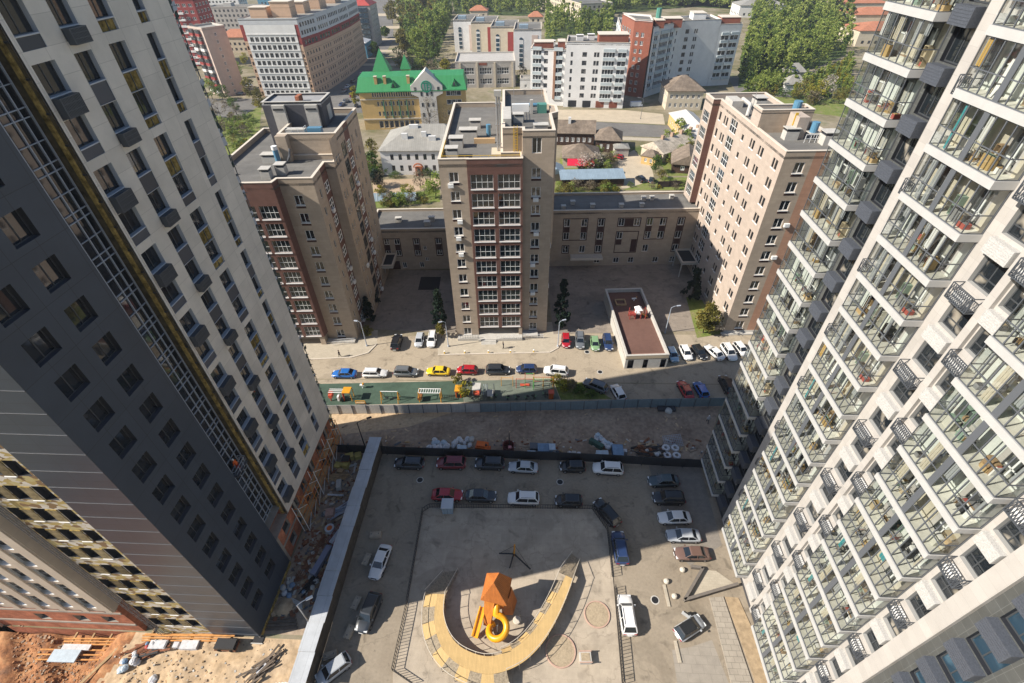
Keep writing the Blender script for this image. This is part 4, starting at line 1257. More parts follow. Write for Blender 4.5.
EARTH = ground_mat('city_earth', [(0.075, 0.105, 0.03), (0.17, 0.15, 0.085), (0.27, 0.23, 0.165), (0.085, 0.12, 0.03)], 0.035, 0.5)
DIRT = ground_mat('brown_dirt', [(0.21, 0.15, 0.11), (0.30, 0.225, 0.165), (0.38, 0.30, 0.22)], 0.16, 1.6, 0.22, bump=0.6)
SAND = ground_mat('sand', [(0.40, 0.285, 0.175), (0.50, 0.375, 0.245), (0.46, 0.33, 0.20)], 0.25, 2.2, 0.15, bump=0.5)
CLAY = ground_mat('orange_clay', [(0.15, 0.085, 0.055), (0.32, 0.15, 0.07), (0.42, 0.24, 0.12)], 0.5, 2.5, 0.25, bump=0.8)
PAVE = ground_mat('court_asphalt', [(0.245, 0.203, 0.152), (0.285, 0.24, 0.182), (0.325, 0.275, 0.21)], 0.12, 3.0, 0.08, bump=0.1)
ROAD = ground_mat('road_asphalt', [(0.33, 0.275, 0.205), (0.385, 0.325, 0.243)], 0.1, 3.0, 0.07, bump=0.1)
STREET = ground_mat('street_asphalt', [(0.13, 0.125, 0.118), (0.19, 0.18, 0.165)], 0.08, 1.0, 0.1, bump=0.1)
WALK = M('sidewalk', (0.42, 0.37, 0.29), 0.9, 0.2, noise=(0.8, 0.08), brick=(0.6, 0.3, 0.015, 0.85, 0.5))
PAVER = M('play_paving', (0.395, 0.335, 0.26), 0.9, 0.2, noise=(1.4, 0.07), big=(0.25, 0.12), brick=(1.2, 1.2, 0.012, 0.88, 0.0))
YARD = M('yard_paving', (0.25, 0.215, 0.18), 0.9, 0.2, noise=(1.0, 0.1), big=(0.12, 0.12), brick=(2.4, 1.2, 0.03, 0.85, 0.5))
GREENR = M('green_rubber', (0.06, 0.095, 0.07), 0.9, 0.2, noise=(1.0, 0.15), big=(0.2, 0.15))
PALEG = M('worn_green_rubber', (0.135, 0.155, 0.125), 0.9, 0.2, noise=(1.0, 0.15), big=(0.2, 0.15))
KERB = M('kerb_stone', (0.55, 0.49, 0.41), 0.85, 0.2, noise=(2, 0.08), brick=(1.0, 3.0, 0.02, 0.8, 0.0))
LAWN = ground_mat('lawn', [(0.09, 0.13, 0.03), (0.16, 0.19, 0.05), (0.22, 0.18, 0.10)], 0.3, 3.0, 0.2)

def worn(m, sc=0.55, amt=0.35):
    t = m.node_tree; N, L = t.nodes, t.links
    b = N['Principled BSDF']; src = b.inputs['Base Color'].links[0].from_socket
    co = N.new('ShaderNodeTexCoord')
    out = src
    for scale, lo, hi, f in ((sc, 0.60, 0.72, 1 - amt), (0.23, 0.55, 0.60, 0.86), (2.6, 0.68, 0.74, 0.75)):
        nz = N.new('ShaderNodeTexNoise'); nz.inputs['Scale'].default_value = scale; nz.inputs['Detail'].default_value = 3; nz.inputs['Distortion'].default_value = 0.6
        mr = N.new('ShaderNodeMapRange'); mr.inputs[1].default_value = lo; mr.inputs[2].default_value = hi; mr.inputs[3].default_value = 1.0; mr.inputs[4].default_value = f
        vm = N.new('ShaderNodeVectorMath'); vm.operation = 'SCALE'
        L.new(co.outputs['Object'], nz.inputs['Vector']); L.new(nz.outputs['Fac'], mr.inputs[0]); L.new(out, vm.inputs[0]); L.new(mr.outputs[0], vm.inputs['Scale'])
        out = vm.outputs[0]
    vo = N.new('ShaderNodeTexVoronoi'); vo.feature = 'DISTANCE_TO_EDGE'; vo.inputs['Scale'].default_value = 0.16
    dn = N.new('ShaderNodeTexNoise'); dn.inputs['Scale'].default_value = 0.9; dn.inputs['Detail'].default_value = 4
    av = N.new('ShaderNodeVectorMath'); av.operation = 'MULTIPLY_ADD'; av.inputs[1].default_value = (2.2, 2.2, 0)
    L.new(co.outputs['Object'], dn.inputs['Vector']); L.new(dn.outputs['Color'], av.inputs[0]); L.new(co.outputs['Object'], av.inputs[2]); L.new(av.outputs[0], vo.inputs['Vector'])
    mr = N.new('ShaderNodeMapRange'); mr.inputs[1].default_value = 0.004; mr.inputs[2].default_value = 0.012; mr.inputs[3].default_value = 0.84; mr.inputs[4].default_value = 1.0
    vm = N.new('ShaderNodeVectorMath'); vm.operation = 'SCALE'
    L.new(vo.outputs['Distance'], mr.inputs[0]); L.new(out, vm.inputs[0]); L.new(mr.outputs[0], vm.inputs['Scale'])
    L.new(vm.outputs[0], b.inputs['Base Color'])
for m_ in (PAVE, ROAD, PAVER, YARD): worn(m_)
PITX0, PITX1, PITY0, PITY1 = -75.0, -25.9, -40.0, 19.55
mb = MB()
for x0, x1, y0, y1 in ((-1800, PITX0, -400, 2600), (PITX0, PITX1, PITY1, 2600), (PITX1, 1800, -400, 2600), (PITX0, PITX1, -400, PITY0)):
    mb.quad((x0, y0, 0), (x1, y0, 0), (x1, y1, 0), (x0, y1, 0), EARTH)
structure('ground', mb)
# building pit and sand heaps at the lower left
from mathutils import noise as mnoise
mb = MB()
nx, ny = 120, 130
def pit_h(x, y):
    h = 0.25 * mnoise.fractal(Vector((x * 0.35, y * 0.35, 3.1)), 1.0, 2.0, 5)
    h += 0.2 * mnoise.fractal(Vector((x * 1.6, y * 1.6, 7.1)), 1.0, 2.0, 4)
    edge = min(1.0, max(0.0, (PITX1 - x) / 1.5), max(0.0, (PITY1 - y) / 0.6))
    h *= edge
    w_ = min(1.0, max(0.0, (-47.0 - 0.18 * (19.4 - y) - x) / 5.0))
    h -= 2.2 * w_ * w_ * (3 - 2 * w_)
    if w_ > 0: h += w_ * 0.28 * math.sin((x * 0.8 + y * 0.55) * 1.5 + 1.5 * mnoise.noise(Vector((x * 0.3, y * 0.3, 0))))
    return h
vs = []
for j in range(ny + 1):
    for i in range(nx + 1):
        x = PITX0 + (PITX1 - PITX0) * i / nx; y = PITY0 + (PITY1 - PITY0) * (j / ny) ** 0.55
        vs.append((x, y, pit_h(x, y)))
mb.v = vs
for j in range(ny):
    for i in range(nx):
        a = j * (nx + 1) + i
        mb.f.append((a, a + 1, a + nx + 2, a + nx + 1))
        x = vs[a][0]; y = vs[a][1]
        mb.m.append(mb.mi(CLAY if x < -47.0 - 0.18 * (19.4 - y) + 1.2 * mnoise.noise(Vector((x, y, 1))) else SAND))
o = mb.build('terrain', None, True); tag(o, kind='structure')

sheet('court_road', [(-23.6, -20), (27.4, -20), (27.4, 46.4), (-23.6, 46.4)], 0.004, PAVE)
px = lambda L_, z=0.0: [at(u, v, z) for u, v in L_]
sheet('play_court', px([(393, 700), (393, 674), (406, 611), (423, 512), (430, 507), (592, 509), (608, 530), (614, 590), (623, 700)]), 0.10, PAVER, 0.1)
sheet('site_yard', [(-31.5, 46.9), (27.4, 46.9), (34, 60.2), (-34.5, 55.0)], 0.004, DIRT)
sheet('sunlit_dirt', [(-33, 49.6), (-20.5, 51.9), (-13.4, 55.4), (-34.5, 54.8)], 0.008, SAND)  # sunlit corner of the dirt yard, sunlight put into a brighter sheet
sheet('mud_strip', [(-31.4, 20.0), (-25.6, 20.0), (-25.6, 46.8), (-31.4, 46.8)], 0.008, DIRT)
sheet('access_road', [(-50, 62.6), (45, 64.0), (46, 78), (2, 77.5), (-50, 74)], 0.006, ROAD)
sheet('road_margin', [(-34.5, 55.2), (34, 60.4), (45, 63.8), (-50, 62.4)], 0.010, ROAD)
sheet('sports_ground', px([(318, 384), (461, 381), (464, 402), (322, 406)]), 0.02, GREENR)
sheet('exercise_ground', px([(461.3, 381), (552, 379), (560, 399.5), (464.3, 402)]), 0.02, PALEG)
sheet('flower_bed', px([(553, 380), (585, 383), (612, 399), (561, 400)]), 0.03, LAWN)
# pavements with pale kerbs before the older towers
def kerb_line(pts, w_=0.25, h=0.14):
    mb = MB()
    for a, b in zip(pts[:-1], pts[1:]): mb.bar(Vector((a[0], a[1], h / 2)), Vector((b[0], b[1], h / 2)), w_, h, KERB)
    structure('kerb', mb)
PAV1 = px([(438, 355), (550, 352.5), (558, 348), (562, 341), (562, 322), (436, 322)])
sheet('pavement', PAV1, 0.012, WALK); kerb_line(PAV1[:4])
PAV2 = px([(300, 360), (352, 357.5), (368, 353), (377, 344), (378, 330), (300, 330)])
sheet('pavement', PAV2, 0.012, WALK); kerb_line(PAV2[:4])
sheet('courtyard', [(-34, 77.6), (-15.5, 76.9), (-17, 101), (-37.5, 100.5)], 0.016, YARD)
sheet('courtyard', [(4.5, 77.2), (40, 79.5), (39, 105.5), (3, 103.3)], 0.016, YARD)
sheet('rubber_mat', px([(421, 277), (441, 277), (439, 290), (418, 290)]), 0.03, M('black_rubber', (0.03, 0.03, 0.032), 0.9, 0.2))
sheet('lawn', px([(686, 297), (702, 300), (722, 334), (697, 338)]), 0.03, LAWN)
sheet('lawn', [(-37.5, 81), (-34.2, 80.5), (-35.5, 97), (-38.2, 97)], 0.03, LAWN)
# further streets and yards
sheet('street', [(-60, 219), (10, 222), (60, 214), (140, 196), (140, 183), (60, 199), (14, 203), (-60, 201)], 0.01, STREET)
sheet('sidewalk', [(-28, 222.6), (10, 222.6), (54, 216), (56, 231), (40, 237), (-28, 238)], 0.012, M('sandy_walk', (0.45, 0.38, 0.28), 0.9, 0.2, noise=(0.3, 0.1)))
sheet('sidewalk', [(-28, 200), (13, 202.4), (56, 198), (56, 194.5), (13, 198.5), (-28, 196)], 0.012, WALK)
sheet('avenue', [(-102, 225), (-84, 225), (-108, 420), (-160, 640), (-190, 900), (-230, 900), (-185, 640), (-135, 420)], 0.01, STREET)
for y, hh in ((330, 6), (372, 8), (415, 10), (470, 14), (545, 18)):
    x = -95 - (y - 225) * 0.22
    sheet('avenue_crossing', [(x - 12, y), (x + 38, y), (x + 38, y + hh), (x - 12, y + hh)], 0.014, M('sandy_walk'))
sheet('parking_lot', [(-106, 232), (-74, 232), (-82, 310), (-106, 310)], 0.014, STREET)
sheet('yard', px([(374, 196), (440, 188), (440, 178), (372, 180)]), 0.02, ground_mat('yard_dirt', [(0.36, 0.26, 0.17), (0.44, 0.34, 0.24)], 0.2, 2.0, 0.12))
sheet('yard', px([(620, 188), (656, 189), (652, 168), (634, 150), (618, 158)]), 0.02, M('sandy_walk'))
sheet('lawn', px([(622, 190), (690, 190), (690, 177), (660, 178)]), 0.024, LAWN)
sheet('lawn', px([(553, 198), (618, 192), (614, 178), (598, 158), (562, 150)]), 0.016, LAWN)
sheet('lawn', px([(374, 208), (440, 202), (440, 190), (372, 196)]), 0.016, LAWN)
sheet('lawn', px([(200, 104), (262, 102), (258, 150), (225, 168)]), 0.008, LAWN)
sheet('lawn', px([(650, 146), (690, 140), (688, 176), (668, 176)]), 0.016, LAWN)
sheet('lawn', px([(740, 92), (850, 90), (850, 118), (745, 104)]), 0.008, LAWN)
sheet('yard', [(-170, 225), (-132, 225), (-132, 256), (-170, 256)], 0.012, STREET)
sheet('street', [(98, 262), (140, 256), (140, 285), (104, 300)], 0.01, STREET)

# ------------------------------------------------------------ town behind
ROOFG = M('grey_metal_roof', (0.33, 0.315, 0.28), 0.6, 0.4, metal=0.2, noise=(0.5, 0.12), big=(0.1, 0.15), brick=(0.7, 30, 0.04, 0.75, 0.0))
ROOFB = M('brown_slate_roof', (0.19, 0.15, 0.115), 0.9, 0.2, noise=(0.6, 0.2), big=(0.15, 0.25), brick=(1.1, 1.6, 0.05, 0.75, 0.5))
ROOFR = M('red_metal_roof', (0.38, 0.06, 0.05), 0.6, 0.3, noise=(0.5, 0.1))
ROOFO = M('rust_roof', (0.40, 0.17, 0.10), 0.8, 0.2, noise=(0.5, 0.15), brick=(0.8, 30, 0.05, 0.8, 0.0))
ROOFGR = M('green_metal_roof', (0.035, 0.23, 0.08), 0.55, 0.35, noise=(0.4, 0.08), brick=(0.6, 30, 0.04, 0.8, 0.0))
ROOFBL = M('blue_grey_roof', (0.28, 0.36, 0.42), 0.5, 0.4, metal=0.2, noise=(0.5, 0.1), brick=(0.5, 30, 0.04, 0.8, 0.0))
PEACH = M('peach_brick', (0.55, 0.37, 0.25), 0.85, 0.2, noise=(0.6, 0.06), brick=(40, 3.3, 0.1, 0.6, 0.0))
PINKW = M('pink_brick', (0.54, 0.43, 0.365), 0.85, 0.2, noise=(0.4, 0.08))
REDW = M('dark_red_wall', (0.26, 0.05, 0.045), 0.85, 0.2, noise=(0.6, 0.12))
REDB = M('red_brown_wall', (0.24, 0.085, 0.055), 0.85, 0.2, noise=(0.6, 0.12))
WHITEW = M('white_wall', (0.66, 0.65, 0.63), 0.8, 0.25, noise=(0.4, 0.06), big=(0.08, 0.07))
GREYW = M('grey_wall', (0.40, 0.37, 0.335), 0.85, 0.2, noise=(0.5, 0.1), big=(0.1, 0.1))
OCHRE = M('ochre_wall', (0.52, 0.355, 0.145), 0.85, 0.2, noise=(0.5, 0.08))
CREAM = M('cream_wall', (0.54, 0.47, 0.36), 0.85, 0.2, noise=(0.5, 0.08))
WOODW = M('dark_log_wall', (0.075, 0.045, 0.032), 0.9, 0.2, noise=(1.0, 0.3), brick=(30, 0.35, 0.05, 0.6, 0.0))
BLUEW = M('blue_wall', (0.10, 0.28, 0.40), 0.8, 0.3, noise=(0.5, 0.08))
FW = dict(cols=2, rows=1, f=FRAMEW, g=GLASSF, fw=0.13, sub=False)
FWD = dict(cols=2, rows=1, f=FRAMED, g=GLASSF, fw=0.10, sub=False)

def wgrid(L, z0, floors, pitch, w_, h, gap, m0=None, skip=()):
    n = max(1, int((L - (m0 or gap)) / (w_ + gap)))
    st_ = (L - n * w_ - (n - 1) * gap) / 2
    return [(st_ + i * (w_ + gap), st_ + i * (w_ + gap) + w_, z0 + pitch * k, z0 + pitch * k + h) for k in range(floors) for i in range(n) if (i, k) not in skip]

def poly_house(b, pts, H, wall, floors, pitch=3.1, z0=1.1, w_=1.5, h=1.6, gap=1.8, style=FW, base=None, seen=None, rev=0.15, most=96, wname='wall'):
    """walls over a ccw outline given relative to the thing, windows on the sides that the camera side sees"""
    mb = MB()
    res = []
    for i in range(len(pts)):
        p0, p1 = Vector((*pts[i], 0)), Vector((*pts[(i + 1) % len(pts)], 0))
        L = (p1 - p0).length
        d = (p1 - p0) / L
        mid = Vector(b.location) + (p0 + p1) / 2
        vis = (Vector((d.y, -d.x, 0)).dot(Vector((0, 0, 0)) - mid) > 0) if seen is None else (i in seen)
        ops = wgrid(L, z0, floors, pitch, w_, h, gap) if vis and floors and L > w_ + 1.0 else []
        fr_ = facade(mb, p0, p1, 0, H, ops, wall, rev)
        if ops: res.append((fr_, ops))
    mb.build(wname, b)
    for fr_, ops in res: put_windows(b, fr_, ops, style, rev - 0.06, most)

def flat_roof(b, pts, H, mat=ROOFT, par=0.7, pm=None):
    mb = MB(); mb.prism(pts, H - par - 0.3, H - par, mat); mb.build('roof', b)
    mb = MB(); parapet(mb, pts, H - par - 0.05, H, 0.3, pm or GREYC, CAP); mb.build('parapet', b)

def hip_roof(b, x0, x1, y0, y1, z, h, mat, ov=0.5, along='x', gable=False, name='roof'):
    mb = MB()
    a0, a1, c0, c1 = x0 - ov, x1 + ov, y0 - ov, y1 + ov
    if along == 'x':
        ins = 0 if gable else min((c1 - c0) / 2, (a1 - a0) * 0.45)
        r0, r1 = (a0 + ins, (c0 + c1) / 2), (a1 - ins, (c0 + c1) / 2)
    else:
        ins = 0 if gable else min((a1 - a0) / 2, (c1 - c0) * 0.45)
        r0, r1 = ((a0 + a1) / 2, c0 + ins), ((a0 + a1) / 2, c1 - ins)
    V = [(a0, c0, z), (a1, c0, z), (a1, c1, z), (a0, c1, z), (*r0, z + h), (*r1, z + h), (a0, c0, z - 0.2), (a1, c0, z - 0.2), (a1, c1, z - 0.2), (a0, c1, z - 0.2)]
    if along == 'x': F = [(0, 1, 5, 4), (2, 3, 4, 5), (1, 2, 5), (3, 0, 4)]
    else: F = [(1, 2, 5, 4), (3, 0, 4, 5), (0, 1, 4), (2, 3, 5)]
    mb.add(V, F + [(9, 8, 7, 6), (0, 6, 7, 1), (1, 7, 8, 2), (2, 8, 9, 3), (3, 9, 6, 0)], mat)
    return mb.build(name, b)

def rect(x0, x1, y0, y1): return [(x0, y0), (x1, y0), (x1, y1), (x0, y1)]

# pink slab
b = thing('apartment_slab', 'pink brick slab with red balconies down its narrow side, beside the pale unfinished tower', 'building', (-156, 259, 0))
P = [(0, 0), (6.5, 8.5), (-4, 17), (-10.5, 6.5)]
poly_house(b, P, 29.4, PINKW, 9, 3.05, 1.2, 1.1, 1.5, 3.4, FW, seen=[0])
flat_roof(b, P, 29.4, ROOFG)
mb = MB()
d = Vector((10.5, -6.5, 0)).normalized(); n_ = Vector((-0.526, -0.85, 0)); n_ = Vector((-d.y * -1, d.x * -1, 0))
for k in range(9):
    for t_ in (1.5, 7.0):
        c = Vector((-10.5, 6.5, 0)) + d * t_
        z = 1.6 + 3.05 * k
        T = Matrix.Translation((c.x, c.y, z)) @ Matrix.Rotation(math.atan2(d.y, d.x), 4, 'Z')
        bb = MB(); bb.T = T
        bb.box(0, 3.2, -1.2, 0, -0.15, 1.0, REDW if k % 3 else WHITEW); bb.box(0.1, 3.1, -1.1, -0.02, 1.0, 2.5, GLASSF); bb.build('balcony', b)

# long curved block
b = thing('apartment_block', 'big curved block with peach brick floors, red upper band and pale grey top', 'building', (-137.5, 259, 0))
OUT = [(0, 0), (27.5, 0), (30.0, 16), (31, 46), (31.2, 62), (30, 86), (12, 86), (12, 16), (0, 16)]
mb = MB(); fr1 = []
ops = wgrid(24.0, 1.0, 8, 3.25, 1.7, 1.9, 0.75)
f_ = facade(mb, (1.8, -0.15), (25.8, -0.15), 0, 30.5, ops, WHITEW, 0.25); fr1.append((f_, ops))
mb.build('balcony_wall', b)
mb = MB()
facade(mb, (0, 16), (0, 0), 0, 24.0, [], PEACH); facade(mb, (0, 0), (1.8, 0), 0, 24, [(0.5, 1.4, 1 + 3.25 * k, 2.5 + 3.25 * k) for k in range(7)], PEACH)
side = [((27.5, 0), (30.0, 16)), ((30.0, 16), (30.9, 30)), ((30.9, 30), (31.2, 46)), ((31.2, 46), (31.4, 62)), ((31.4, 62), (30.0, 86))]
eo = []
f_ = facade(mb, (25.8, 0), (27.5, 0), 0, 22.5, [(0.5, 1.3, 1 + 3.25 * k, 2.4 + 3.25 * k) for k in range(6)], PEACH)
for p0, p1 in side:
    L = math.dist(p0, p1)
    ops = wgrid(L, 1.2, 6, 3.3, 1.1, 1.5, 1.7)
    fr1.append((facade(mb, p0, p1, 0, 21.5, ops, PEACH, 0.2), ops))
mb.build('peach_wall', b)
mb = MB()
facade(mb, (0, 0), (1.8, 0), 24, 30.5, [], REDW); facade(mb, (0, 16), (0, 0), 24, 30.5, [], REDW); mb.build('red_corner', b); mb = MB(); facade(mb, (25.8, 0), (27.5, 0), 22.5, 30.5, [], REDW)
for p0, p1 in side:
    L = math.dist(p0, p1)
    ops = wgrid(L, 22.1, 1, 3.0, 2.6, 1.9, 0.7)
    fr1.append((facade(mb, p0, p1, 21.5, 25.2, ops, REDW, 0.2), ops))
mb.build('red_band', b)
mb = MB()
GREYT = M('pale_grey_wall', (0.50, 0.51, 0.52), 0.7, 0.3, noise=(0.5, 0.06))
for p0, p1 in side:
    L = math.dist(p0, p1)
    ops = wgrid(L, 26.2, 2, 3.2, 1.6, 1.7, 0.8)
    fr1.append((facade(mb, p0, p1, 25.2, 33.0, ops, GREYT, 0.2), ops))
facade(mb, (0, 0), (27.5, 0), 30.5, 33.0, [], GREYT); facade(mb, (0, 16), (0, 0), 30.5, 33, [], GREYT)
for p0, p1 in (((30, 86), (12, 86)), ((12, 86), (12, 16)), ((12, 16), (0, 16))): facade(mb, p0, p1, 0, 33, [], GREYT)
for k in range(9): mb.box(1.8, 25.8, -0.35, -0.16, 0.55 + 3.25 * k, 0.95 + 3.25 * k, WHITEW)
mb.build('grey_wall', b)
for f_, ops in fr1: put_windows(b, f_, ops, FWD, 0.12, 90)
mb = MB(); mb.prism(OUT, 32.2, 32.5, ROOFG); mb.build('roof', b)
for q, (x0, x1, y0, y1, z) in enumerate([(4, 12, 5, 11, 36.5), (14, 23, 6, 13, 38.5), (16, 24, 20, 28, 37), (17, 26, 36, 46, 38), (16, 26, 60, 70, 37)]):
    mb = MB(); mb.box(x0, x1, y0, y1, 32.5, z, PEACH); mb.box(x0 - 0.3, x1 + 0.3, y0 - 0.3, y1 + 0.3, z, z + 0.3, CAP); mb.build('rooftop_block', b)

# red block and further city rows top left
b = thing('apartment_block', 'dark red brick block with white balconies at the upper left edge of the town', 'building', (-232, 330, 0))
poly_house(b, rect(0, 34, 0, 16), 34, REDW, 10, 3.2, 1.4, 2.2, 1.6, 1.4)
flat_roof(b, rect(0, 34, 0, 16), 34, ROOFG)
for k in range(9):
    for x in (3.0, 12.5, 22):
        mb = MB(); mb.box(x, x + 4.2, -1.2, 0, 1.1 + 3.2 * k, 2.0 + 3.2 * k, WHITEW); mb.build('balcony', b)
far_rows = [
    ('low white house with an orange roof above the pink slab', (-214, 372), 22, 12, 9, CREAM, 'hipo'),
    ('pale grey block with rows of windows behind the orange roofed house', (-250, 430), 40, 14, 20, GREYW, 'flat'),
    ('cream block with red roof edge behind the curved block', (-196, 420), 36, 14, 18, CREAM, 'flat'),
    ('peach block with blind walls rising behind the curved block', (-170, 360), 30, 16, 24, PEACH, 'flat'),
    ('grey blue block along the avenue', (-262, 540), 44, 16, 24, BLUEW, 'flat'),
    ('long pale block in the far upper left corner', (-330, 520), 60, 16, 22, WHITEW, 'flat'),
    ('red roofed house far up the avenue', (-250, 660), 30, 16, 12, REDB, 'hip'),
    ('grey slab at the far end of the avenue', (-205, 700), 40, 16, 20, GREYW, 'flat'),
    ('small cream house with rust roof beyond the cream block', (-165, 470), 22, 12, 8, CREAM, 'hipo')]
for lab, (x, y), W, D, H, wm_, rf in far_rows:
    b = thing('town_house' if H < 14 else 'apartment_block', lab, 'building', (x, y, 0))
    poly_house(b, rect(0, W, 0, D), H, wm_, int((H - 1) / 3.1), 3.1, 1.2, 1.6, 1.6, 1.7, FWD)
    if rf == 'flat':
        flat_roof(b, rect(0, W, 0, D), H, ROOFT)
        mb = MB(); mb.box(W * 0.3, W * 0.45, D * 0.3, D * 0.7, H - 0.7, H + 2, GREYC); mb.build('rooftop_block', b)
    else: hip_roof(b, 0, W, 0, D, H, 4, ROOFO if rf == 'hipo' else ROOFR)

# blue house and grey corner block beside the avenue
b = thing('town_house', 'small turquoise house with white roof below the corner of the avenue', 'building', (-124, 352, 0))
poly_house(b, rect(0, 15, 0, 12), 8.5, BLUEW, 2, 3.4, 1.2, 1.5, 1.8, 1.5); hip_roof(b, 0, 15, 0, 12, 8.5, 3.0, M('white_metal_roof', (0.6, 0.6, 0.6), 0.5, 0.3))
hip_roof(b, 3.5, 8, -1, 6, 9.0, 2.6, BLUEW, 0.2, 'y', True, 'gable')
b = thing('apartment_block', 'grey corner block with blue glazed balconies and red roof behind the turquoise house', 'building', (-140, 392, 0))
poly_house(b, rect(0, 26, 0, 18), 24, GREYW, 7, 3.2, 1.2, 1.8, 1.7, 1.4, FW); hip_roof(b, 0, 26, 0, 18, 24, 6, ROOFR, 0.3)
for k in range(7):
    mb = MB(); mb.box(18, 24, -1.2, 0, 1.2 + 3.2 * k, 3.6 + 3.2 * k, BLUEG); mb.build('balcony', b)

# green roofed bank-like house
b = thing('green_roofed_house', 'ochre office house with bright green mansard roof, pyramid turrets and a white gable', 'building', (-70.6, 207.8, 0), math.radians(6))
mb = MB()
o1 = [(6.5 + 1.55 * i, 7.4 + 1.55 * i, 5.2, 7.0) for i in range(10)]
o2 = [(6.5 + 1.55 * i, 7.3 + 1.55 * i, 9.0, 10.8) for i in range(10)]
o3 = [(5.0 + 0.95 * i, 5.7 + 0.95 * i, 12.3, 14.1) for i in range(19)]
o4 = [(6.0 + 2.1 * i, 7.7 + 2.1 * i, 0.6, 3.4) for i in range(8)]
f_ = facade(mb, (0, 0), (23.5, 0), 0, 14.6, o1 + o2 + o3 + o4, OCHRE, 0.25)
facade(mb, (0, 16), (0, 0), 0, 14.6, [], OCHRE); facade(mb, (42, 0), (42, 16), 0, 14.6, [], OCHRE); facade(mb, (42, 16), (0, 16), 0, 14.6, [], OCHRE)
og_ = [(4 + 2.4 * i, 7.6 + 2.4 * i, z, z + 1.8) for i in range(2) for z in (5, 9, 12.2)]
f2_ = facade(mb, (30.5, 0), (42, 0), 0, 14.6, og_, OCHRE, 0.25)
mb.box(0, 23.5, -0.3, -0.01, 3.9, 4.4, CREAM); mb.box(0, 23.5, -0.35, -0.01, 11.4, 11.8, CREAM)
mb.build('wall', b)
put_windows(b, f_, o1 + o2 + o3 + o4, dict(cols=1, rows=1, f=FRAMEW, g=GLASSF, fw=0.1, sub=False), 0.15, 90)
put_windows(b, f2_, og_, FW, 0.15, 99)
for x in (8.9, 12.0, 15.1, 18.2):
    mb = MB(); mb.box(x, x + 0.35, -0.4, -0.02, 4.5, 11.3, M('green_pilaster', (0.06, 0.2, 0.12), 0.6, 0.3)); mb.build('pilaster', b)
mb = MB()
V = [(-0.8, -0.9, 14.6), (42.8, -0.9, 14.6), (42.8, 16.8, 14.6), (-0.8, 16.8, 14.6), (0.2, 3.0, 19.0), (41.8, 3.0, 19.0), (41.8, 13, 19.0), (0.2, 13, 19.0)]
mb.add(V, [(0, 1, 5, 4), (1, 2, 6, 5), (2, 3, 7, 6), (3, 0, 4, 7), (4, 5, 6, 7), (3, 2, 1, 0)], ROOFGR)
mb.box(-1.0, 43, -1.1, 16.9, 14.25, 14.59, ROOFGR); mb.build('roof', b)
mb = MB()
GW = M('gable_white', (0.62, 0.58, 0.52), 0.8, 0.2, noise=(0.5, 0.06))
mb.add([(23.5, -1.0, 0), (30.5, -1.0, 0), (30.5, -1.0, 12.2), (33.3, -1.0, 13.4), (33.3, -1, 16.2), (27, -1.0, 21.6), (20.7, -1.0, 16.2), (20.7, -1, 13.4), (23.5, -1, 12.2)], [tuple(range(9))], GW)
mb.add([(23.5, -1.0, 0), (23.5, 3, 0), (23.5, 3, 12.2), (23.5, -1, 12.2), (30.5, -1.0, 0), (30.5, 3, 0), (30.5, 3, 12.2), (30.5, -1, 12.2), (20.7, -1, 13.4), (20.7, 2.5, 13.4), (20.7, 2.5, 16.2), (20.7, -1, 16.2), (33.3, -1, 13.4), (33.3, 2.5, 13.4), (33.3, 2.5, 16.2), (33.3, -1, 16.2), (27, -1, 21.6), (27, 6, 21.6)],
       [(3, 2, 1, 0), (4, 5, 6, 7), (11, 10, 9, 8), (12, 13, 14, 15), (11, 16, 17, 10), (16, 15, 14, 17)], GW)
g_ = mb.build('gable', b)
mb = MB()
GE_ = M('emblem_green', (0.02, 0.26, 0.16), 0.5, 0.3)
N_ = 28
for i in range(N_):
    a0, a1 = 2 * PI * i / N_, 2 * PI * (i + 1) / N_
    q = lambda r, a, y: (27 + r * math.cos(a), y, 16.0 + r * math.sin(a))
    mb.add([q(1.75, a0, -1.0), q(2.15, a0, -1.0), q(2.15, a1, -1.0), q(1.75, a1, -1.0), q(1.75, a0, -1.18), q(2.15, a0, -1.18), q(2.15, a1, -1.18), q(1.75, a1, -1.18)],
           [(4, 5, 6, 7), (1, 2, 6, 5), (3, 0, 4, 7)], GE_)
mb.build('emblem_ring', g_)
mb = MB()
for x0, x1, z0, z1 in ((25.7, 28.1, 17.0, 17.4), (26.2, 26.6, 14.7, 17.0), (27.2, 27.6, 14.5, 17.0), (27.6, 28.5, 16.4, 16.7), (27.6, 28.3, 15.5, 15.8)): mb.box(x0, x1, -1.15, -1.0, z0, z1, GE_)
mb.build('emblem_letters', g_)
for x in (22.0, 31.2):
    m_ = MB(); m_.box(x, x + 0.9, -1.06, -1.0, 14.6, 15.8, GLASSF); m_.build('gable_window', b)
for x, z in ((24.4, 12.6), (26.6, 12.6), (28.4, 12.6), (24.4, 8.6), (26.6, 8.6), (24.4, 4.8), (26.6, 4.8), (28.6, 8.6)):
    m_ = MB(); m_.box(x, x + 0.8, -1.06, -1.0, z, z + 1.5, GLASSF); m_.build('gable_window', b)
def spire(x, y, w_, z, h):
    m_ = MB(); m_.box(x - w_ / 2 + 0.4, x + w_ / 2 - 0.4, y - w_ / 2 + 0.4, y + w_ / 2 - 0.4, z - 3, z, OCHRE)
    m_.add([(x - w_ / 2, y - w_ / 2, z), (x + w_ / 2, y - w_ / 2, z), (x + w_ / 2, y + w_ / 2, z), (x - w_ / 2, y + w_ / 2, z), (x, y, z + h)], [(0, 1, 4), (1, 2, 4), (2, 3, 4), (3, 0, 4), (3, 2, 1, 0)], ROOFGR)
    m_.build('turret', b)
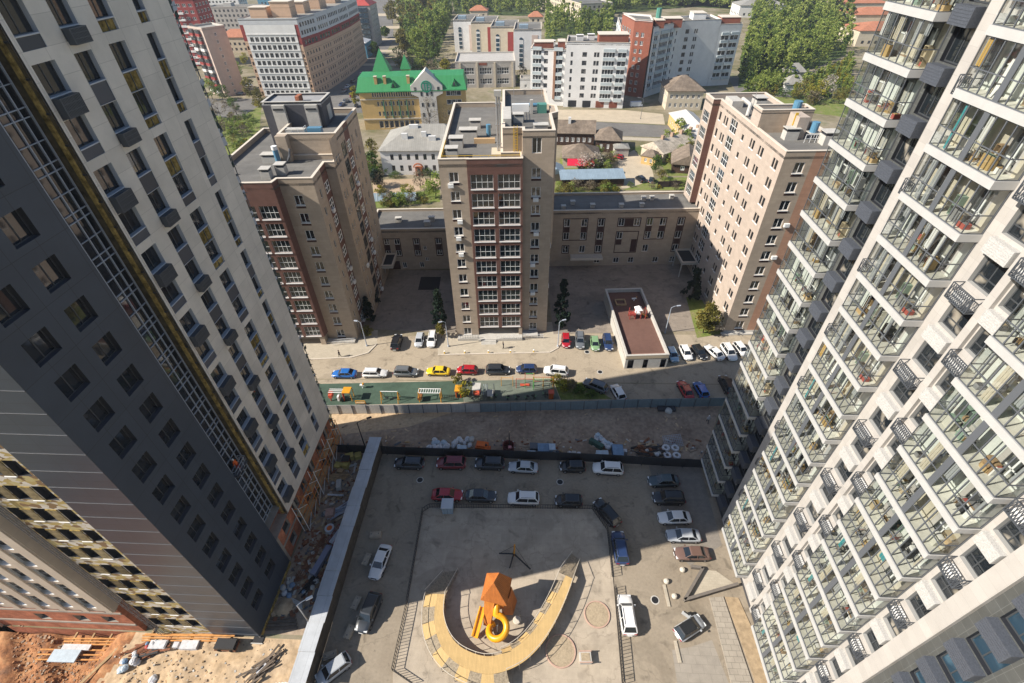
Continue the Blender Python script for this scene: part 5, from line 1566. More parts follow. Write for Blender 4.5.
spire(8.0, 15.5, 7.5, 18.6, 8.2); spire(17.5, 17.5, 4.5, 19.0, 5.2)
for x in (7.2, 10.8, 20.0):
    m_ = MB(); m_.box(x - 0.6, x + 0.5, 1.0, 2.4, 15.5, 19.4, M('ochre_chimney', (0.5, 0.33, 0.14), 0.8, 0.2)); m_.box(x - 0.7, x + 0.6, 0.9, 2.5, 19.4, 19.6, CREAM); m_.build('chimney', b)
for x in (14.0, 21.8, 38.0):
    m_ = MB(); m_.add([(x - 1.2, -0.2, 15.8), (x + 1.2, -0.2, 15.8), (x, -0.2, 18.0), (x, 2.6, 18.0), (x - 1.2, 1.4, 15.8), (x + 1.2, 1.4, 15.8)], [(0, 1, 2), (0, 2, 3, 4), (1, 5, 3, 2)], ROOFGR)
    m_.quad((x - 0.6, -0.22, 15.9), (x + 0.6, -0.22, 15.9), (x + 0.2, -0.22, 17.2), (x - 0.2, -0.22, 17.2), GLASSF); m_.build('dormer', b)

# old white two storey house with grey roof
b = thing('old_house', 'old white two storey house with wide grey metal roof behind the middle tower', 'building', (-51.3, 160.2, 0), math.radians(2))
mb = MB()
o1 = [(3.2 + 2.75 * i, 4.3 + 2.75 * i, z, z + 1.9) for i in range(10) for z in (1.3, 5.0) if not (i == 3 and z == 1.3)]
f_ = facade(mb, (0, 0), (31, 0), 0, 8.2, o1, WHITEW, 0.2)
for p0, p1 in (((31, 0), (31, 21)), ((31, 21), (0, 21)), ((0, 21), (0, 0))): facade(mb, p0, p1, 0, 8.2, [], WHITEW)
mb.build('wall', b); put_windows(b, f_, o1, dict(cols=2, rows=1, f=FRAMED, g=GLASSF, fw=0.08, sub=False), 0.1)
hip_roof(b, 0, 31, 0, 21, 8.2, 5.2, ROOFG, 0.5)
for x, y, w_, h in ((7, 4, 2.0, 12.2), (9, 8.5, 3.0, 13.6), (13.5, 5.0, 1.6, 12.4), (16, 3.4, 2.4, 11.5)):
    mb = MB(); mb.box(x, x + w_, y, y + 1.0, 9, h, WHITEW); mb.build('chimney', b)
mb = MB(); mb.box(11.2, 13.4, -1.2, 0, 0, 3.0, M('porch_red', (0.34, 0.12, 0.06), 0.8, 0.2)); mb.tube([(12.3 + 1.5 * math.cos(a), -1.25, 3.0 + 1.2 * math.sin(a)) for a in [PI * i / 8 for i in range(9)]], 0.25, M('porch_red'), 6); mb.box(11.8, 12.8, -1.24, -1.2, 0.1, 2.6, DKREV); mb.build('porch', b)

# grey stepped apartments and the low school
b = thing('apartment_block', 'grey and white stepped block with arched blue stair windows and dark red stripes', 'building', (-55, 318, 0))
for i, (x0, x1, y, H) in enumerate([(0, 15, 53, 17.5), (13.5, 29, 36, 18.5), (27, 43, 18, 18.5), (41.5, 57, 0, 19.5)]):
    mb = MB()
    P = rect(x0, x1, y, y + 26)
    o_ = [(9.2, 11.0, 2.5 + 3 * k, 4.3 + 3 * k) for k in range(4)] if i in (1, 2) else [(8.0, 10.0, 2.5 + 3 * k, 4.3 + 3 * k) for k in range(5)]
    f_ = facade(mb, (x0, y), (x1, y), 0, H, [], WHITEW if i in (0, 3) else CREAM, 0.1)
    for j in range(1, 4): facade(mb, P[j], P[(j + 1) % 4], 0, H, [], WHITEW)
    mb.build('wall', b)
    flat_roof(b, P, H + 0.6, ROOFT)
    mb = MB()
    xx = x0 + 3.0
    mb.box(xx, xx + 2.4, y - 0.12, y - 0.01, 1.5, H - 4.5, WHITEW)
    for k in range(5): mb.box(xx + 0.2, xx + 2.2, y - 0.2, y - 0.13, 2.0 + 2.3 * k, 3.7 + 2.3 * k, BLUEG)
    mb.lathe([(0.01, 0), (1.1, 0)], (0, 0, 0), BLUEG, 3) if False else None
    mb.add([(xx + 1.2 + 1.1 * math.cos(a), y - 0.2, H - 4.4 + 1.1 * math.sin(a)) for a in [PI * q / 8 for q in range(9)]], [tuple(range(8, -1, -1))], BLUEG)
    mb.build('stair_window', b)
    mb = MB(); mb.box(x0 + 10.2, x0 + 13.6, y - 0.15, y - 0.01, 1.0, H - 2.2, REDW if i in (1, 2) else PINKW); mb.build('red_stripe', b)
    mb = MB(); mb.box(x0 + 3, x0 + 8, y + 3, y + 8, H, H + 2.2, M('blue_grey_roof')); mb.build('rooftop_block', b)
b = thing('school_building', 'low grey building with large grouped windows and pale roof, right of the green roof', 'building', (-41.5, 276.4, 0), math.radians(4))
mb = MB()
o_ = [(x, x + 6.2, 1.6, 4.2) for x in (3.2, 12.2, 21.0)] + [(x, x + 6.2, 6.2, 9.2) for x in (3.2, 12.2, 21.0)]
f_ = facade(mb, (0, 0), (30.5, 0), 0, 12, o_, GREYW, 0.3)
P = rect(0, 30.5, 0, 24)
for j in range(1, 4): facade(mb, P[j], P[(j + 1) % 4], 0, 12, [], GREYW)
mb.box(12, 16, -0.1, -0.01, 10.2, 11.4, REDB)
mb.build('wall', b); put_windows(b, f_, o_, dict(cols=5, rows=2, f=FRAMEW, g=GLASSF, fw=0.14, trans=[1.4], sub=False), 0.2)
flat_roof(b, P, 12, M('pale_roof', (0.42, 0.40, 0.37), 0.8, 0.2, noise=(0.4, 0.1)))
for x in (2.0, 10.6, 19.6, 28.6):
    mb = MB(); mb.box(x, x + 0.8, -0.5, -0.02, 0, 11.5, CREAM); mb.build('pilaster', b)
b = thing('utility_house', 'small white hut right of the low school building', 'building', (-8.5, 272, 0)); poly_house(b, rect(0, 9, 0, 7), 5.5, WHITEW, 1, 3, 1.2, 1.2, 1.4, 2.0); flat_roof(b, rect(0, 9, 0, 7), 5.5, ROOFG)

# white apartment blocks
BALG = M('pale_balcony_panel', (0.42, 0.47, 0.48), 0.5, 0.4, noise=(0.5, 0.1))
def glazed_front(b, p0, p1, H, parts, wall=WHITEW, z0=3.4, pitch=3.25, floors=6):
    mb = MB(); ops = []
    wins = []
    for a, c, n in parts:
        for k in range(floors):
            z = z0 + pitch * k
            wpart = (c - a) / n
            for i in range(n): ops.append((a + i * wpart + 0.12, a + (i + 1) * wpart - 0.12, z + 0.7, z + 2.5))
    f_ = facade(mb, p0, p1, 0, H, ops, wall, 0.25)
    mb.build('wall', b)
    put_windows(b, f_, ops, FWD, 0.15, 98)
    sp = MB(); p0_, d_, n_, a_ = f_
    for a, c, n in parts:
        if c - a < 2.6: continue
        for k in range(floors + 1):
            z = z0 + pitch * k
            q0, q1 = p0_ + d_ * a - n_ * 0.3, p0_ + d_ * c - n_ * 0.3
            sp.bar((q0.x, q0.y, z + 0.05), (q1.x, q1.y, z + 0.05), 0.6, 1.15, BALG)
            sp.bar((q0.x, q0.y, z - 0.6), (q1.x, q1.y, z - 0.6), 0.7, 0.12, WHITEW)
    tag(sp.build('balcony_front', b), kind='stuff')
b = thing('apartment_block', 'nearer white block with glazed balconies and brown attic floor along the street', 'building', (-3, 246.7, 0))
glazed_front(b, (0, 0), (15.4, -3.3), 22.5, [(1.0, 5.0, 3), (6.0, 8.0, 1), (10.5, 14.5, 2)])
glazed_front(b, (15.4, -4.6), (42.2, -7.4), 25.5, [(2.0, 3.2, 1), (7.0, 9.2, 1), (12, 14.5, 2), (16.0, 21.0, 4), (22.2, 25.8, 2)])
mb = MB()
for q in ([(0, 0), (15.4, -3.3), (17.0, 12), (1.6, 15)], [(15.4, -4.6), (42.2, -7.4), (43.5, 8), (16.7, 12)]):
    Hq = 22.5 if q[0][0] == 0 else 25.5
    for j in range(1, 4): facade(mb, q[j], q[(j + 1) % 4], 0, Hq, [], WHITEW)
    mb.build('side_wall', b); mb = MB()
flat_roof(b, [(0, 0), (15.4, -3.3), (17.0, 12), (1.6, 15)], 22.9, ROOFT, pm=WHITEW); flat_roof(b, [(15.4, -4.6), (42.2, -7.4), (43.5, 8), (16.7, 12)], 25.9, ROOFT, pm=WHITEW)
for x0, x1, y0, y1, z0_, z1_ in ((1.5, 10, 0.2, 6, 22.2, 25.0), (12, 15, -2, 4, 22.2, 25.5), (29, 41.5, -5.4, 2, 25.2, 28.5)):
    mb = MB(); mb.box(x0, x1, y0, y1, z0_, z1_, REDB); mb.box(x0 - 0.2, x1 + 0.2, y0 - 0.2, y1 + 0.2, z1_, z1_ + 0.25, CAP); mb.build('attic', b)
for x, y in ((20, 2), (25, 4), (8, 8)): vent(b, x, y, 25.2 if x > 16 else 22.2, 3, 2.4, 2.2, WHITEW)
mb = MB(); mb.box(10.2, 11.2, -3.1, -1.9, 3, 22, ORANG); mb.build('orange_stripe', b)
mb = MB()
for x in (17.5, 24, 30, 36): mb.box(x, x + 4.2, -5.9 - (x - 15.4) * 0.104 + 0.9, -4.9 - (x - 15.4) * 0.104 + 0.1, 0.2, 2.9, REDB if x > 28 else DKREV)
mb.build('shop_front', b)

b = thing('apartment_block', 'farther white and blue block with red brown corner tower behind the tan house', 'building', (44.7, 260.8, 0))
glazed_front(b, (-1.5, 56), (-4.0, 22), 25, [(4, 12, 5), (18, 26, 5)], WHITEW)
mb = MB()
ot = [(1.2 + 2.6 * i, 2.6 + 2.6 * i, 2 + 3.25 * k, 3.8 + 3.25 * k) for i in range(2) for k in range(8)]
f_ = facade(mb, (-1.2, 1.0), (6.2, -3.4), 0, 31, ot, REDB, 0.2)
oq = [(2 + 4.0 * i, 4.8 + 4.0 * i, 2 + 3.25 * k, 4.2 + 3.25 * k) for i in range(4) for k in range(8)]
f2_ = facade(mb, (-4.0, 22), (-1.2, 1.0), 0, 31, oq, M('orange_red_wall', (0.27, 0.105, 0.07), 0.85, 0.2, noise=(0.5, 0.1)), 0.2)
facade(mb, (6.2, -3.4), (8, 14), 0, 31, [], REDB); facade(mb, (8, 14), (-4, 22), 0, 31, [], REDB)
mb.build('corner_tower_wall', b); put_windows(b, f_, ot, FW, 0.12, 99); put_windows(b, f2_, oq, FW, 0.12, 99)
flat_roof(b, [(-1.2, 1.0), (6.2, -3.4), (8, 14), (-4.0, 22)], 31.5, ROOFT, pm=WHITEW)
glazed_front(b, (6.8, -3.4), (24.4, 15.4), 28.5, [(1.5, 4.5, 2), (6.5, 13.5, 6), (14.6, 17.6, 2), (20.0, 21.2, 1)], WHITEW, 3.4, 3.25, 7)
glazed_front(b, (24.4, 15.4), (43, 19.5), 28.5, [(1.5, 3.6, 1), (6.0, 8.0, 2)], WHITEW, 3.4, 3.25, 7)
glazed_front(b, (43, 19.3), (54.3, 21.8), 26.5, [(1.6, 5.6, 2), (6.4, 10.6, 2)], WHITEW, 3.4, 3.25, 6)
mb = MB()
for p0, p1, Hh in (((24.4, 15.6), (24.2, 30), 28.5), ((24.2, 30), (6.8, 16), 28.5), ((43, 19.6), (42, 36), 28.5), ((42, 36), (24.2, 30), 28.5), ((54.3, 21.8), (53, 38), 26.5), ((53, 38), (42, 36), 26.5), ((-4, 22.1), (10, 24), 25.01), ((10, 24), (12, 56), 25), ((12, 56), (-1.5, 56), 25)): facade(mb, p0, p1, 0, Hh, [], WHITEW)
mb.build('side_wall', b)
flat_roof(b, [(6.8, -3.4), (24.4, 15.5), (24.2, 30), (6.8, 16)], 28.9, ROOFT, pm=WHITEW); flat_roof(b, [(24.4, 15.5), (43, 19.5), (42, 36), (24.2, 30)], 29.0, ROOFT, pm=WHITEW); flat_roof(b, [(43, 19.4), (54.3, 21.8), (53, 38), (42, 36)], 26.9, ROOFT, pm=WHITEW); flat_roof(b, [(-1.5, 56), (-4, 22.2), (10, 24), (12, 56)], 25.5, ROOFT, pm=WHITEW)
for x0, x1, y0, y1, z0_, z1_ in ((12.5, 22, 9.0, 16, 27, 30.5), (44, 53, 22.5, 30, 26, 29.2), (8, 12, 0, 8, 28, 31.0), (30, 36, 22, 30, 28, 31.0)):
    mb = MB(); mb.box(x0, x1, y0, y1, z0_, z1_, REDB if x0 != 30 else WHITEW); mb.box(x0 - 0.2, x1 + 0.2, y0 - 0.2, y1 + 0.2, z1_, z1_ + 0.25, CAP); mb.build('attic', b)
mb = MB(); mb.tube([(10, 6, 31), (10, 6, 35)], 1.2, M('green_box'), 8); mb.build('tank', b)

# small old houses between street and wing
b = thing('old_house', 'square tan house with broad hipped roof before the white and blue block', 'building', (58, 237, 0))
poly_house(b, rect(0, 15.6, 0, 16), 8.0, CREAM, 2, 3.5, 1.2, 1.2, 1.7, 1.2); hip_roof(b, 0, 15.6, 0, 16, 8.0, 4.6, ROOFB, 0.7)
b = thing('old_house', 'long yellow house with pale grey metal roof left of the right tan tower', 'building', (56.6, 186, 0), math.radians(3))
poly_house(b, rect(0, 9.5, 0, 30), 4.6, OCHRE, 1, 3, 1.3, 1.0, 1.5, 1.6, seen=[0, 3]); hip_roof(b, 0, 9.5, 0, 30, 4.6, 2.6, M('pale_metal_roof', (0.5, 0.48, 0.45), 0.5, 0.3, noise=(0.4, 0.08)), 0.4, 'y')
b = thing('log_house', 'dark log house with white window frames and weathered grey roof beside the street', 'building', (6.0, 190.5, 0), math.radians(-3))
poly_house(b, rect(0, 16, 0, 9), 4.6, WOODW, 1, 3, 1.3, 1.2, 1.7, 0.9, dict(cols=2, rows=1, f=FRAMEW, g=GLASSF, fw=0.22, sub=False)); hip_roof(b, 0, 16, 0, 9, 4.6, 3.4, ROOFB, 0.5, 'x', True)
mb = MB(); mb.box(6, 7, 3, 4, 6, 9.2, WHITEW); mb.build('chimney', b)
b = thing('log_house', 'dark log house with arched brown roof right of the taller log house', 'building', (22.0, 183.6, 0), math.radians(-8))
poly_house(b, rect(0, 9, 0, 10), 4.4, WOODW, 1, 3, 1.2, 1.0, 1.7, 1.5, dict(cols=2, rows=1, f=FRAMEW, g=GLASSF, fw=0.22, sub=False)); hip_roof(b, 0, 9, 0, 10, 4.4, 3.2, ROOFB, 0.5)
b = thing('shed', 'small grey shed with flat roof beside the log house', 'shed', (28.5, 178.5, 0)); poly_house(b, rect(0, 5, 0, 5), 3.0, GREYW, 0); hip_roof(b, 0, 5, 0, 5, 3.0, 0.8, ROOFG, 0.3)
b = thing('small_house', 'low house with brown hipped roof and red awning behind the middle tower', 'house', (9.5, 167.5, 0), math.radians(-3))
poly_house(b, rect(0, 12, 0, 11), 3.6, CREAM, 0); hip_roof(b, 0, 12, 0, 11, 3.6, 3.0, ROOFB, 0.6)
mb = MB(); mb.add([(1.5, -0.5, 3.5), (10.5, -0.5, 3.5), (10.5, -4.6, 2.6), (1.5, -4.6, 2.6), (1.5, -0.5, 3.4), (10.5, -0.5, 3.4), (10.5, -4.6, 2.5), (1.5, -4.6, 2.5)], [(3, 2, 1, 0), (4, 5, 6, 7), (2, 3, 7, 6), (0, 3, 7, 4), (1, 2, 6, 5)], M('red_awning', (0.52, 0.02, 0.05), 0.7, 0.2)); mb.build('awning', b)
b = thing('shed', 'long shed with pale blue grey lean-to roof behind the low wing', 'shed', (8.5, 151.0, 0), math.radians(4))
poly_house(b, rect(0, 20, 0, 5), 2.6, WOODW, 0)
mb = MB(); mb.add([(-0.4, -0.5, 2.7), (20.4, -0.5, 2.7), (20.4, 5.4, 3.7), (-0.4, 5.4, 3.7), (-0.4, -0.5, 2.58), (20.4, -0.5, 2.58), (20.4, 5.4, 3.58), (-0.4, 5.4, 3.58)], [(0, 1, 2, 3), (7, 6, 5, 4), (0, 4, 5, 1), (1, 5, 6, 2), (2, 6, 7, 3), (3, 7, 4, 0)], ROOFBL); mb.build('roof', b)
b = thing('shed', 'small shed with pale grey gable roof beside the long blue grey shed', 'shed', (4.0, 155.5, 0), math.radians(10))
poly_house(b, rect(0, 6, 0, 7), 2.6, GREYW, 0); hip_roof(b, 0, 6, 0, 7, 2.6, 1.6, ROOFBL, 0.4, 'y', True)
a_, c_ = at(640, 160), at(684, 172)
b = thing('row_house', 'long low house with patched pale roof running toward the street', 'house', (39.5, 178.5, 0), math.radians(-52))
poly_house(b, rect(-2, 8, 0, 26), 3.4, CREAM, 1, 3, 1.0, 1.0, 1.3, 1.8); hip_roof(b, -2, 8, 0, 26, 3.4, 2.8, M('patched_roof', (0.46, 0.40, 0.32), 0.85, 0.2, noise=(0.5, 0.35), big=(0.2, 0.3), brick=(1.2, 1.8, 0.06, 0.7, 0.5)), 0.5, 'y', True)
for y in (4, 9, 14, 19, 23):
    mb = MB(); mb.box(2.4, 3.4, y, y + 0.9, 5, 7.4, M('old_chimney', (0.36, 0.25, 0.18), 0.9, 0.2)); mb.build('chimney', b)
b = thing('row_house', 'brown roofed wooden house with dark gable above the lawn', 'house', (46.0, 164.0, 0), math.radians(-12))
poly_house(b, rect(0, 9.5, 0, 11), 3.2, WOODW, 1, 3, 1.0, 1.3, 1.4, 1.6, dict(cols=2, rows=1, f=FRAMEW, g=GLASSF, fw=0.2, sub=False)); hip_roof(b, 0, 9.5, 0, 11, 3.2, 3.0, ROOFB, 0.7, 'y', True)
mb = MB(); mb.add([(0.1, -0.02, 3.2), (9.4, -0.02, 3.2), (4.75, -0.02, 6.0)], [(0, 1, 2)], WOODW); mb.build('gable', b)
b = thing('small_house', 'tiny yellow house wedged between the patched roof and the courtyard', 'house', (37.0, 172.0, 0), math.radians(-30)); poly_house(b, rect(0, 5, 0, 5), 3.0, OCHRE, 1, 3, 0.9, 0.9, 1.3, 1.0); hip_roof(b, 0, 5, 0, 5, 3.0, 1.6, ROOFB, 0.3)
# lower left corner roofs by the left brown tower
for lab, x, y, W, D, H, rf, rz in (('small house with rust red roof left of the left brown tower', -62, 118, 12, 9, 3.4, ROOFO, 8), ('grey roofed hut among bushes beyond the left brown tower', -76, 150, 14, 8, 3.2, ROOFB, 30), ('brown roofed hut behind the pale tower scaffold', -92, 168, 12, 8, 3.4, ROOFB, -20), ('pale patched cottage left of the dark rooftop block', -70, 136, 11, 8, 3.2, ROOFG, 20), ('cottage with tan roof beside the grey roofed hut', -84, 138, 12, 8, 3.0, ROOFB, 45)):
    b = thing('cottage', lab, 'house', (x, y, 0), math.radians(rz)); poly_house(b, rect(0, W, 0, D), H, CREAM, 1, 3, 1, 1.0, 1.3, 1.4); hip_roof(b, 0, W, 0, D, H, 2.6, rf, 0.5, 'x')
# hospital slab in the trees and red roofs at the far right
b = thing('long_slab', 'long pale slab building lying in the trees at the top of the picture', 'building', (17.5, 492, 0), 0)
P = [(18, 0), (45, 6), (-2, 140), (-28, 132)]
poly_house(b, P, 14, CREAM, 4, 3.1, 1.2, 1.8, 1.7, 2.2, FWD); flat_roof(b, P, 14, ROOFT)
vent(b, 6, 96, 13.3, 8, 5, 4); vent(b, 12, 60, 13.3, 4, 4, 2.5)
for lab, x, y, W, D, H, wm_, rf in (('red roofed hall at the right edge of the wood', 212, 385, 34, 26, 9, CREAM, ROOFO), ('second red roofed hall farther along the right edge of the wood', 240, 450, 36, 26, 10, CREAM, ROOFO), ('third red roofed hall near the top right of the town', 262, 520, 40, 30, 10, CREAM, ROOFO), ('pale shed roof at the top of the wood', 176, 520, 40, 24, 9, WHITEW, ROOFG),
    ('tiny house with red roof among the street trees', -104, 500, 18, 12, 6, CREAM, ROOFR), ('tiny house with orange roof farther right in the street trees', -62, 525, 16, 12, 6, CREAM, ROOFO), ('small red hut roof at the edge of the wood', -8, 492, 12, 9, 5, CREAM, ROOFO), ('grey hut in the middle of the wood', 132, 292, 9, 7, 4, GREYW, ROOFG), ('pale hut hidden at the foot of the wood', 122, 268, 10, 7, 3.5, WHITEW, ROOFG)):
    b = thing('hall' if W > 30 else 'small_house', lab, 'building', (x, y, 0)); poly_house(b, rect(0, W, 0, D), H, wm_, 1, 3, 1.5, 1.8, 1.8, 2.5, FWD); hip_roof(b, 0, W, 0, D, H, 3.6, rf, 0.6)
b = thing('apartment_block', 'tall peach block with dotted windows at the upper right edge', 'building', (258, 400, 0), math.radians(-20)); poly_house(b, rect(0, 16, 0, 40), 36, PEACH, 10, 3.3, 1.5, 1.2, 1.5, 2.0, FWD, seen=[0, 3]); flat_roof(b, rect(0, 16, 0, 40), 36, ROOFT)
b = thing('pavilion', 'low pavilion with pale hipped metal roof behind the right tan tower', 'building', (72, 150, 0), math.radians(8)); poly_house(b, rect(0, 19, 0, 15), 4.5, CREAM, 0); hip_roof(b, 0, 19, 0, 15, 4.5, 3.4, M('pale_metal_roof'), 0.6)
# ------------------------------------------------------------ cars
CGLASS = M('car_glass', (0.012, 0.016, 0.02), 0.05, 0.8)
TYRE = M('tyre_rubber', (0.02, 0.02, 0.02), 0.9, 0.2)
RIM = M('wheel_rim', (0.35, 0.35, 0.36), 0.35, 0.5, metal=0.7)
LAMPW = M('headlamp', (0.7, 0.72, 0.72), 0.15, 0.6)
LAMPR = M('rear_lamp', (0.30, 0.01, 0.01), 0.2, 0.6)
TRIM = M('black_trim', (0.025, 0.025, 0.027), 0.6, 0.4)
def paint(name, col, rough=0.28):
    m = M('paint_' + name, col, rough, 0.6)
    m.node_tree.nodes['Principled BSDF'].inputs['Coat Weight'].default_value = 0.5
    m.node_tree.nodes['Principled BSDF'].inputs['Coat Roughness'].default_value = 0.05
    return m
PT = {n: paint(n, c) for n, c in dict(white=(0.72, 0.71, 0.69), silver=(0.42, 0.44, 0.46), grey=(0.13, 0.14, 0.15), black=(0.014, 0.015, 0.017), dark=(0.03, 0.035, 0.042), red=(0.36, 0.012, 0.02), darkred=(0.17, 0.015, 0.025), blue=(0.02, 0.13, 0.42), navy=(0.02, 0.04, 0.11), yellow=(0.75, 0.5, 0.02), green=(0.20, 0.33, 0.17), lblue=(0.30, 0.46, 0.58), brown=(0.15, 0.09, 0.07), teal=(0.05, 0.075, 0.085)).items()}
# type: length, width, shoulder height, roof height, bonnet (front of the glass), front edge of roof, rear edge of roof, rear end of glass (from the rear = 0)
CT_ = {'sedan': (4.6, 1.78, 0.90, 1.44, 3.35, 2.65, 1.25, 0.55), 'hatch': (3.95, 1.72, 0.94, 1.50, 3.05, 2.40, 0.55, 0.12), 'suv': (4.6, 1.88, 1.05, 1.70, 3.45, 2.85, 0.60, 0.15), 'wagon': (4.65, 1.80, 0.95, 1.50, 3.40, 2.75, 0.55, 0.15)}
CARM, trm = {}, {}
def car_meshes(ty):
    if ty in CARM: return CARM[ty]
    L, W, zs, zr_, xb, xf, xr, xe = CT_[ty]
    pm = PT['white']
    b = MB()
    hw = W / 2
    boot = ty == 'sedan'
    # stations from rear to front: x, half-width factor, bottom, deck height
    st_ = [(0.0, 0.74, 0.42, zs - 0.18), (0.08, 0.88, 0.30, zs - 0.06), (0.35, 0.97, 0.24, zs + (0.02 if boot else 0.0)), (xe + 0.25, 1.0, 0.22, zs + 0.02), (L * 0.5, 1.0, 0.22, zs), (xb - 0.15, 1.0, 0.22, zs), (xb + 0.35, 0.98, 0.22, zs - 0.06), (L - 0.45, 0.94, 0.24, zs - 0.17), (L - 0.12, 0.82, 0.30, zs - 0.27), (L, 0.66, 0.38, zs - 0.38)]
    rings = []
    for x, f, zb, zt in st_:
        h = hw * f
        pr = [(-h * 0.86, zb), (-h * 0.98, zb + 0.14), (-h, (zb + zt) / 2), (-h * 0.97, zt - 0.10), (-h * 0.88, zt - 0.01), (-h * 0.45, zt + 0.02), (h * 0.45, zt + 0.02), (h * 0.88, zt - 0.01), (h * 0.97, zt - 0.10), (h, (zb + zt) / 2), (h * 0.98, zb + 0.14), (h * 0.86, zb)]
        rings.append([(x - L / 2, y, z) for y, z in pr])
    n = len(rings[0])
    vs = [p for r in rings for p in r]
    fs = []
    for i in range(len(rings) - 1):
        for k in range(n):
            fs.append((i * n + k, i * n + (k + 1) % n, (i + 1) * n + (k + 1) % n, (i + 1) * n + k))
    fs.append(tuple(range(n - 1, -1, -1))); fs.append(tuple((len(rings) - 1) * n + k for k in range(n)))
    b.add(vs, fs, pm)
    body = b.mesh('body', True)
    g = MB()
    hb, ht = hw * 0.90, hw * 0.70
    lo = [(xe, hb * 0.93), (xe + 0.3, hb), (xb - 0.35, hb), (xb, hb * 0.88)]
    hi = [(xr, ht * 0.95), (xr + 0.15, ht), (xf - 0.15, ht), (xf, ht * 0.93)]
    ring = lambda P, z: [(x - L / 2, -y, z) for x, y in P] + [(x - L / 2, y, z) for x, y in reversed(P)]
    A, B_ = ring(lo, zs - 0.02), ring(hi, zr_ - 0.04)
    m_ = len(A)
    g.add(A + B_, [(k, (k + 1) % m_, m_ + (k + 1) % m_, m_ + k) for k in range(m_)], CGLASS)
    glass = g.mesh('windows')
    r = MB()
    C_ = ring([(xr - 0.06, ht * 0.94), (xr + 0.12, ht + 0.03), (xf - 0.12, ht + 0.03), (xf + 0.05, ht * 0.92)], zr_ - 0.06)
    D_ = ring([(xr + 0.06, ht * 0.86), (xr + 0.2, ht * 0.92), (xf - 0.2, ht * 0.92), (xf - 0.1, ht * 0.84)], zr_)
    r.add(C_ + D_, [(k, (k + 1) % m_, m_ + (k + 1) % m_, m_ + k) for k in range(m_)] + [tuple(range(m_, 2 * m_)), tuple(range(m_ - 1, -1, -1))], pm)
    for sgn in (-1, 1):
        for (xa, ya), (xc, yc), wd in ((lo[3], hi[3], 0.07), (lo[0], hi[0], 0.10), (((lo[1][0] + lo[2][0]) / 2 - 0.1, hb), ((hi[1][0] + hi[2][0]) / 2 - 0.1, ht), 0.07)):
            r.bar((xa - L / 2, sgn * (ya + 0.005), zs - 0.02), (xc - L / 2, sgn * (yc + 0.005), zr_ - 0.04), wd, wd, pm)
    roof = r.mesh('roof')
    w_ = MB()
    w_.tube([(0, -0.11, 0), (0, 0.11, 0)], 0.33, TYRE, 14); w_.tube([(0, -0.118, 0), (0, 0.118, 0)], 0.2, RIM, 10)
    wheel = w_.mesh('wheel')
    def one(name, bx, mt): q = MB(); q.box(*bx, mt); return q.mesh(name)
    hl = one('headlight', (-0.2, 0.06, -0.2, 0.2, -0.07, 0.07), LAMPW); tl = one('taillight', (-0.04, 0.12, -0.17, 0.17, -0.09, 0.09), LAMPR)
    mi = one('mirror', (-0.08, 0.08, -0.1, 0.1, -0.06, 0.08), pm)
    gr = one('grille', (-0.05, 0.03, -0.38, 0.38, -0.1, 0.1), TRIM)
    rk = None
    if ty in ('suv', 'wagon'):
        q = MB()
        q.box(xr - L / 2 + 0.2, xf - L / 2 - 0.2, -0.02, 0.02, 0.03, 0.06, TRIM); q.box(xr - L / 2 + 0.2, xr - L / 2 + 0.26, -0.02, 0.02, -0.02, 0.03, TRIM); q.box(xf - L / 2 - 0.26, xf - L / 2 - 0.2, -0.02, 0.02, -0.02, 0.03, TRIM)
        rk = q.mesh('roof_rail')
    q = MB(); q.box(-L / 2 + 0.9, L / 2 - 0.95, -0.05, 0.05, -0.1, 0.1, TRIM); q.box(-L / 2 + 0.55, L / 2 - 0.9, -0.035, 0.035, 0.28, 0.31, TRIM); trm[ty] = (q.mesh('side_trim'), one('number_plate', (-0.02, 0.02, -0.26, 0.26, -0.06, 0.06), FRAMEW))
    CARM[ty] = (body, glass, roof, wheel, hl, tl, mi, gr, rk)
    return CARM[ty]
def recolour(o, m):
    o.material_slots[0].link = 'OBJECT'
    o.material_slots[0].material = m
def car(ty, col, u, v, head, label, group, roofc=None, z=0.0):
    L, W, zs, zr_, xb, xf, xr, xe = CT_[ty]
    body, glass, roof, wheel, hl, tl, mi, gr, rk = car_meshes(ty)
    tr_, np_ = trm[ty]
    p = at(u, v, z + 0.75)
    c = thing('parked_car', label, 'car', (p.x, p.y, z), math.radians(head), group)
    recolour(inst(body, 'body', c, (0, 0, 0)), PT[col])
    inst(glass, 'windows', c, (0, 0, 0))
    recolour(inst(roof, 'roof', c, (0, 0, 0)), PT[roofc or col])
    for x in (0.78, L - 0.85):
        for s in (-1, 1): inst(wheel, 'wheel', c, (x - L / 2, s * (W / 2 - 0.115), 0.33))
    for s in (-1, 1):
        inst(hl, 'headlight', c, (L / 2 - 0.16, s * W * 0.31, zs - 0.30)); inst(tl, 'taillight', c, (-L / 2 + 0.03, s * W * 0.33, zs - 0.22))
        recolour(inst(mi, 'mirror', c, (xb - 0.3 - L / 2, s * (W / 2 + 0.07), zs + 0.06)), PT[col])
        if rk: inst(rk, 'roof_rail', c, (0, s * W * 0.31, zr_))
    inst(gr, 'grille', c, (L / 2 - 0.035, 0, 0.55))
    for s in (-1, 1): inst(tr_, 'side_trim', c, (0, s * (W / 2 - 0.03), 0.30))
    for s in (-1, 1): inst(np_, 'number_plate', c, (s * (L / 2 + 0.01), 0, 0.46))
    return c
G1, G2, G3, G4 = 'cars along the older street', 'cars nosed in before the older towers', 'cars in the courtyard', 'cars in the yard of the old houses'
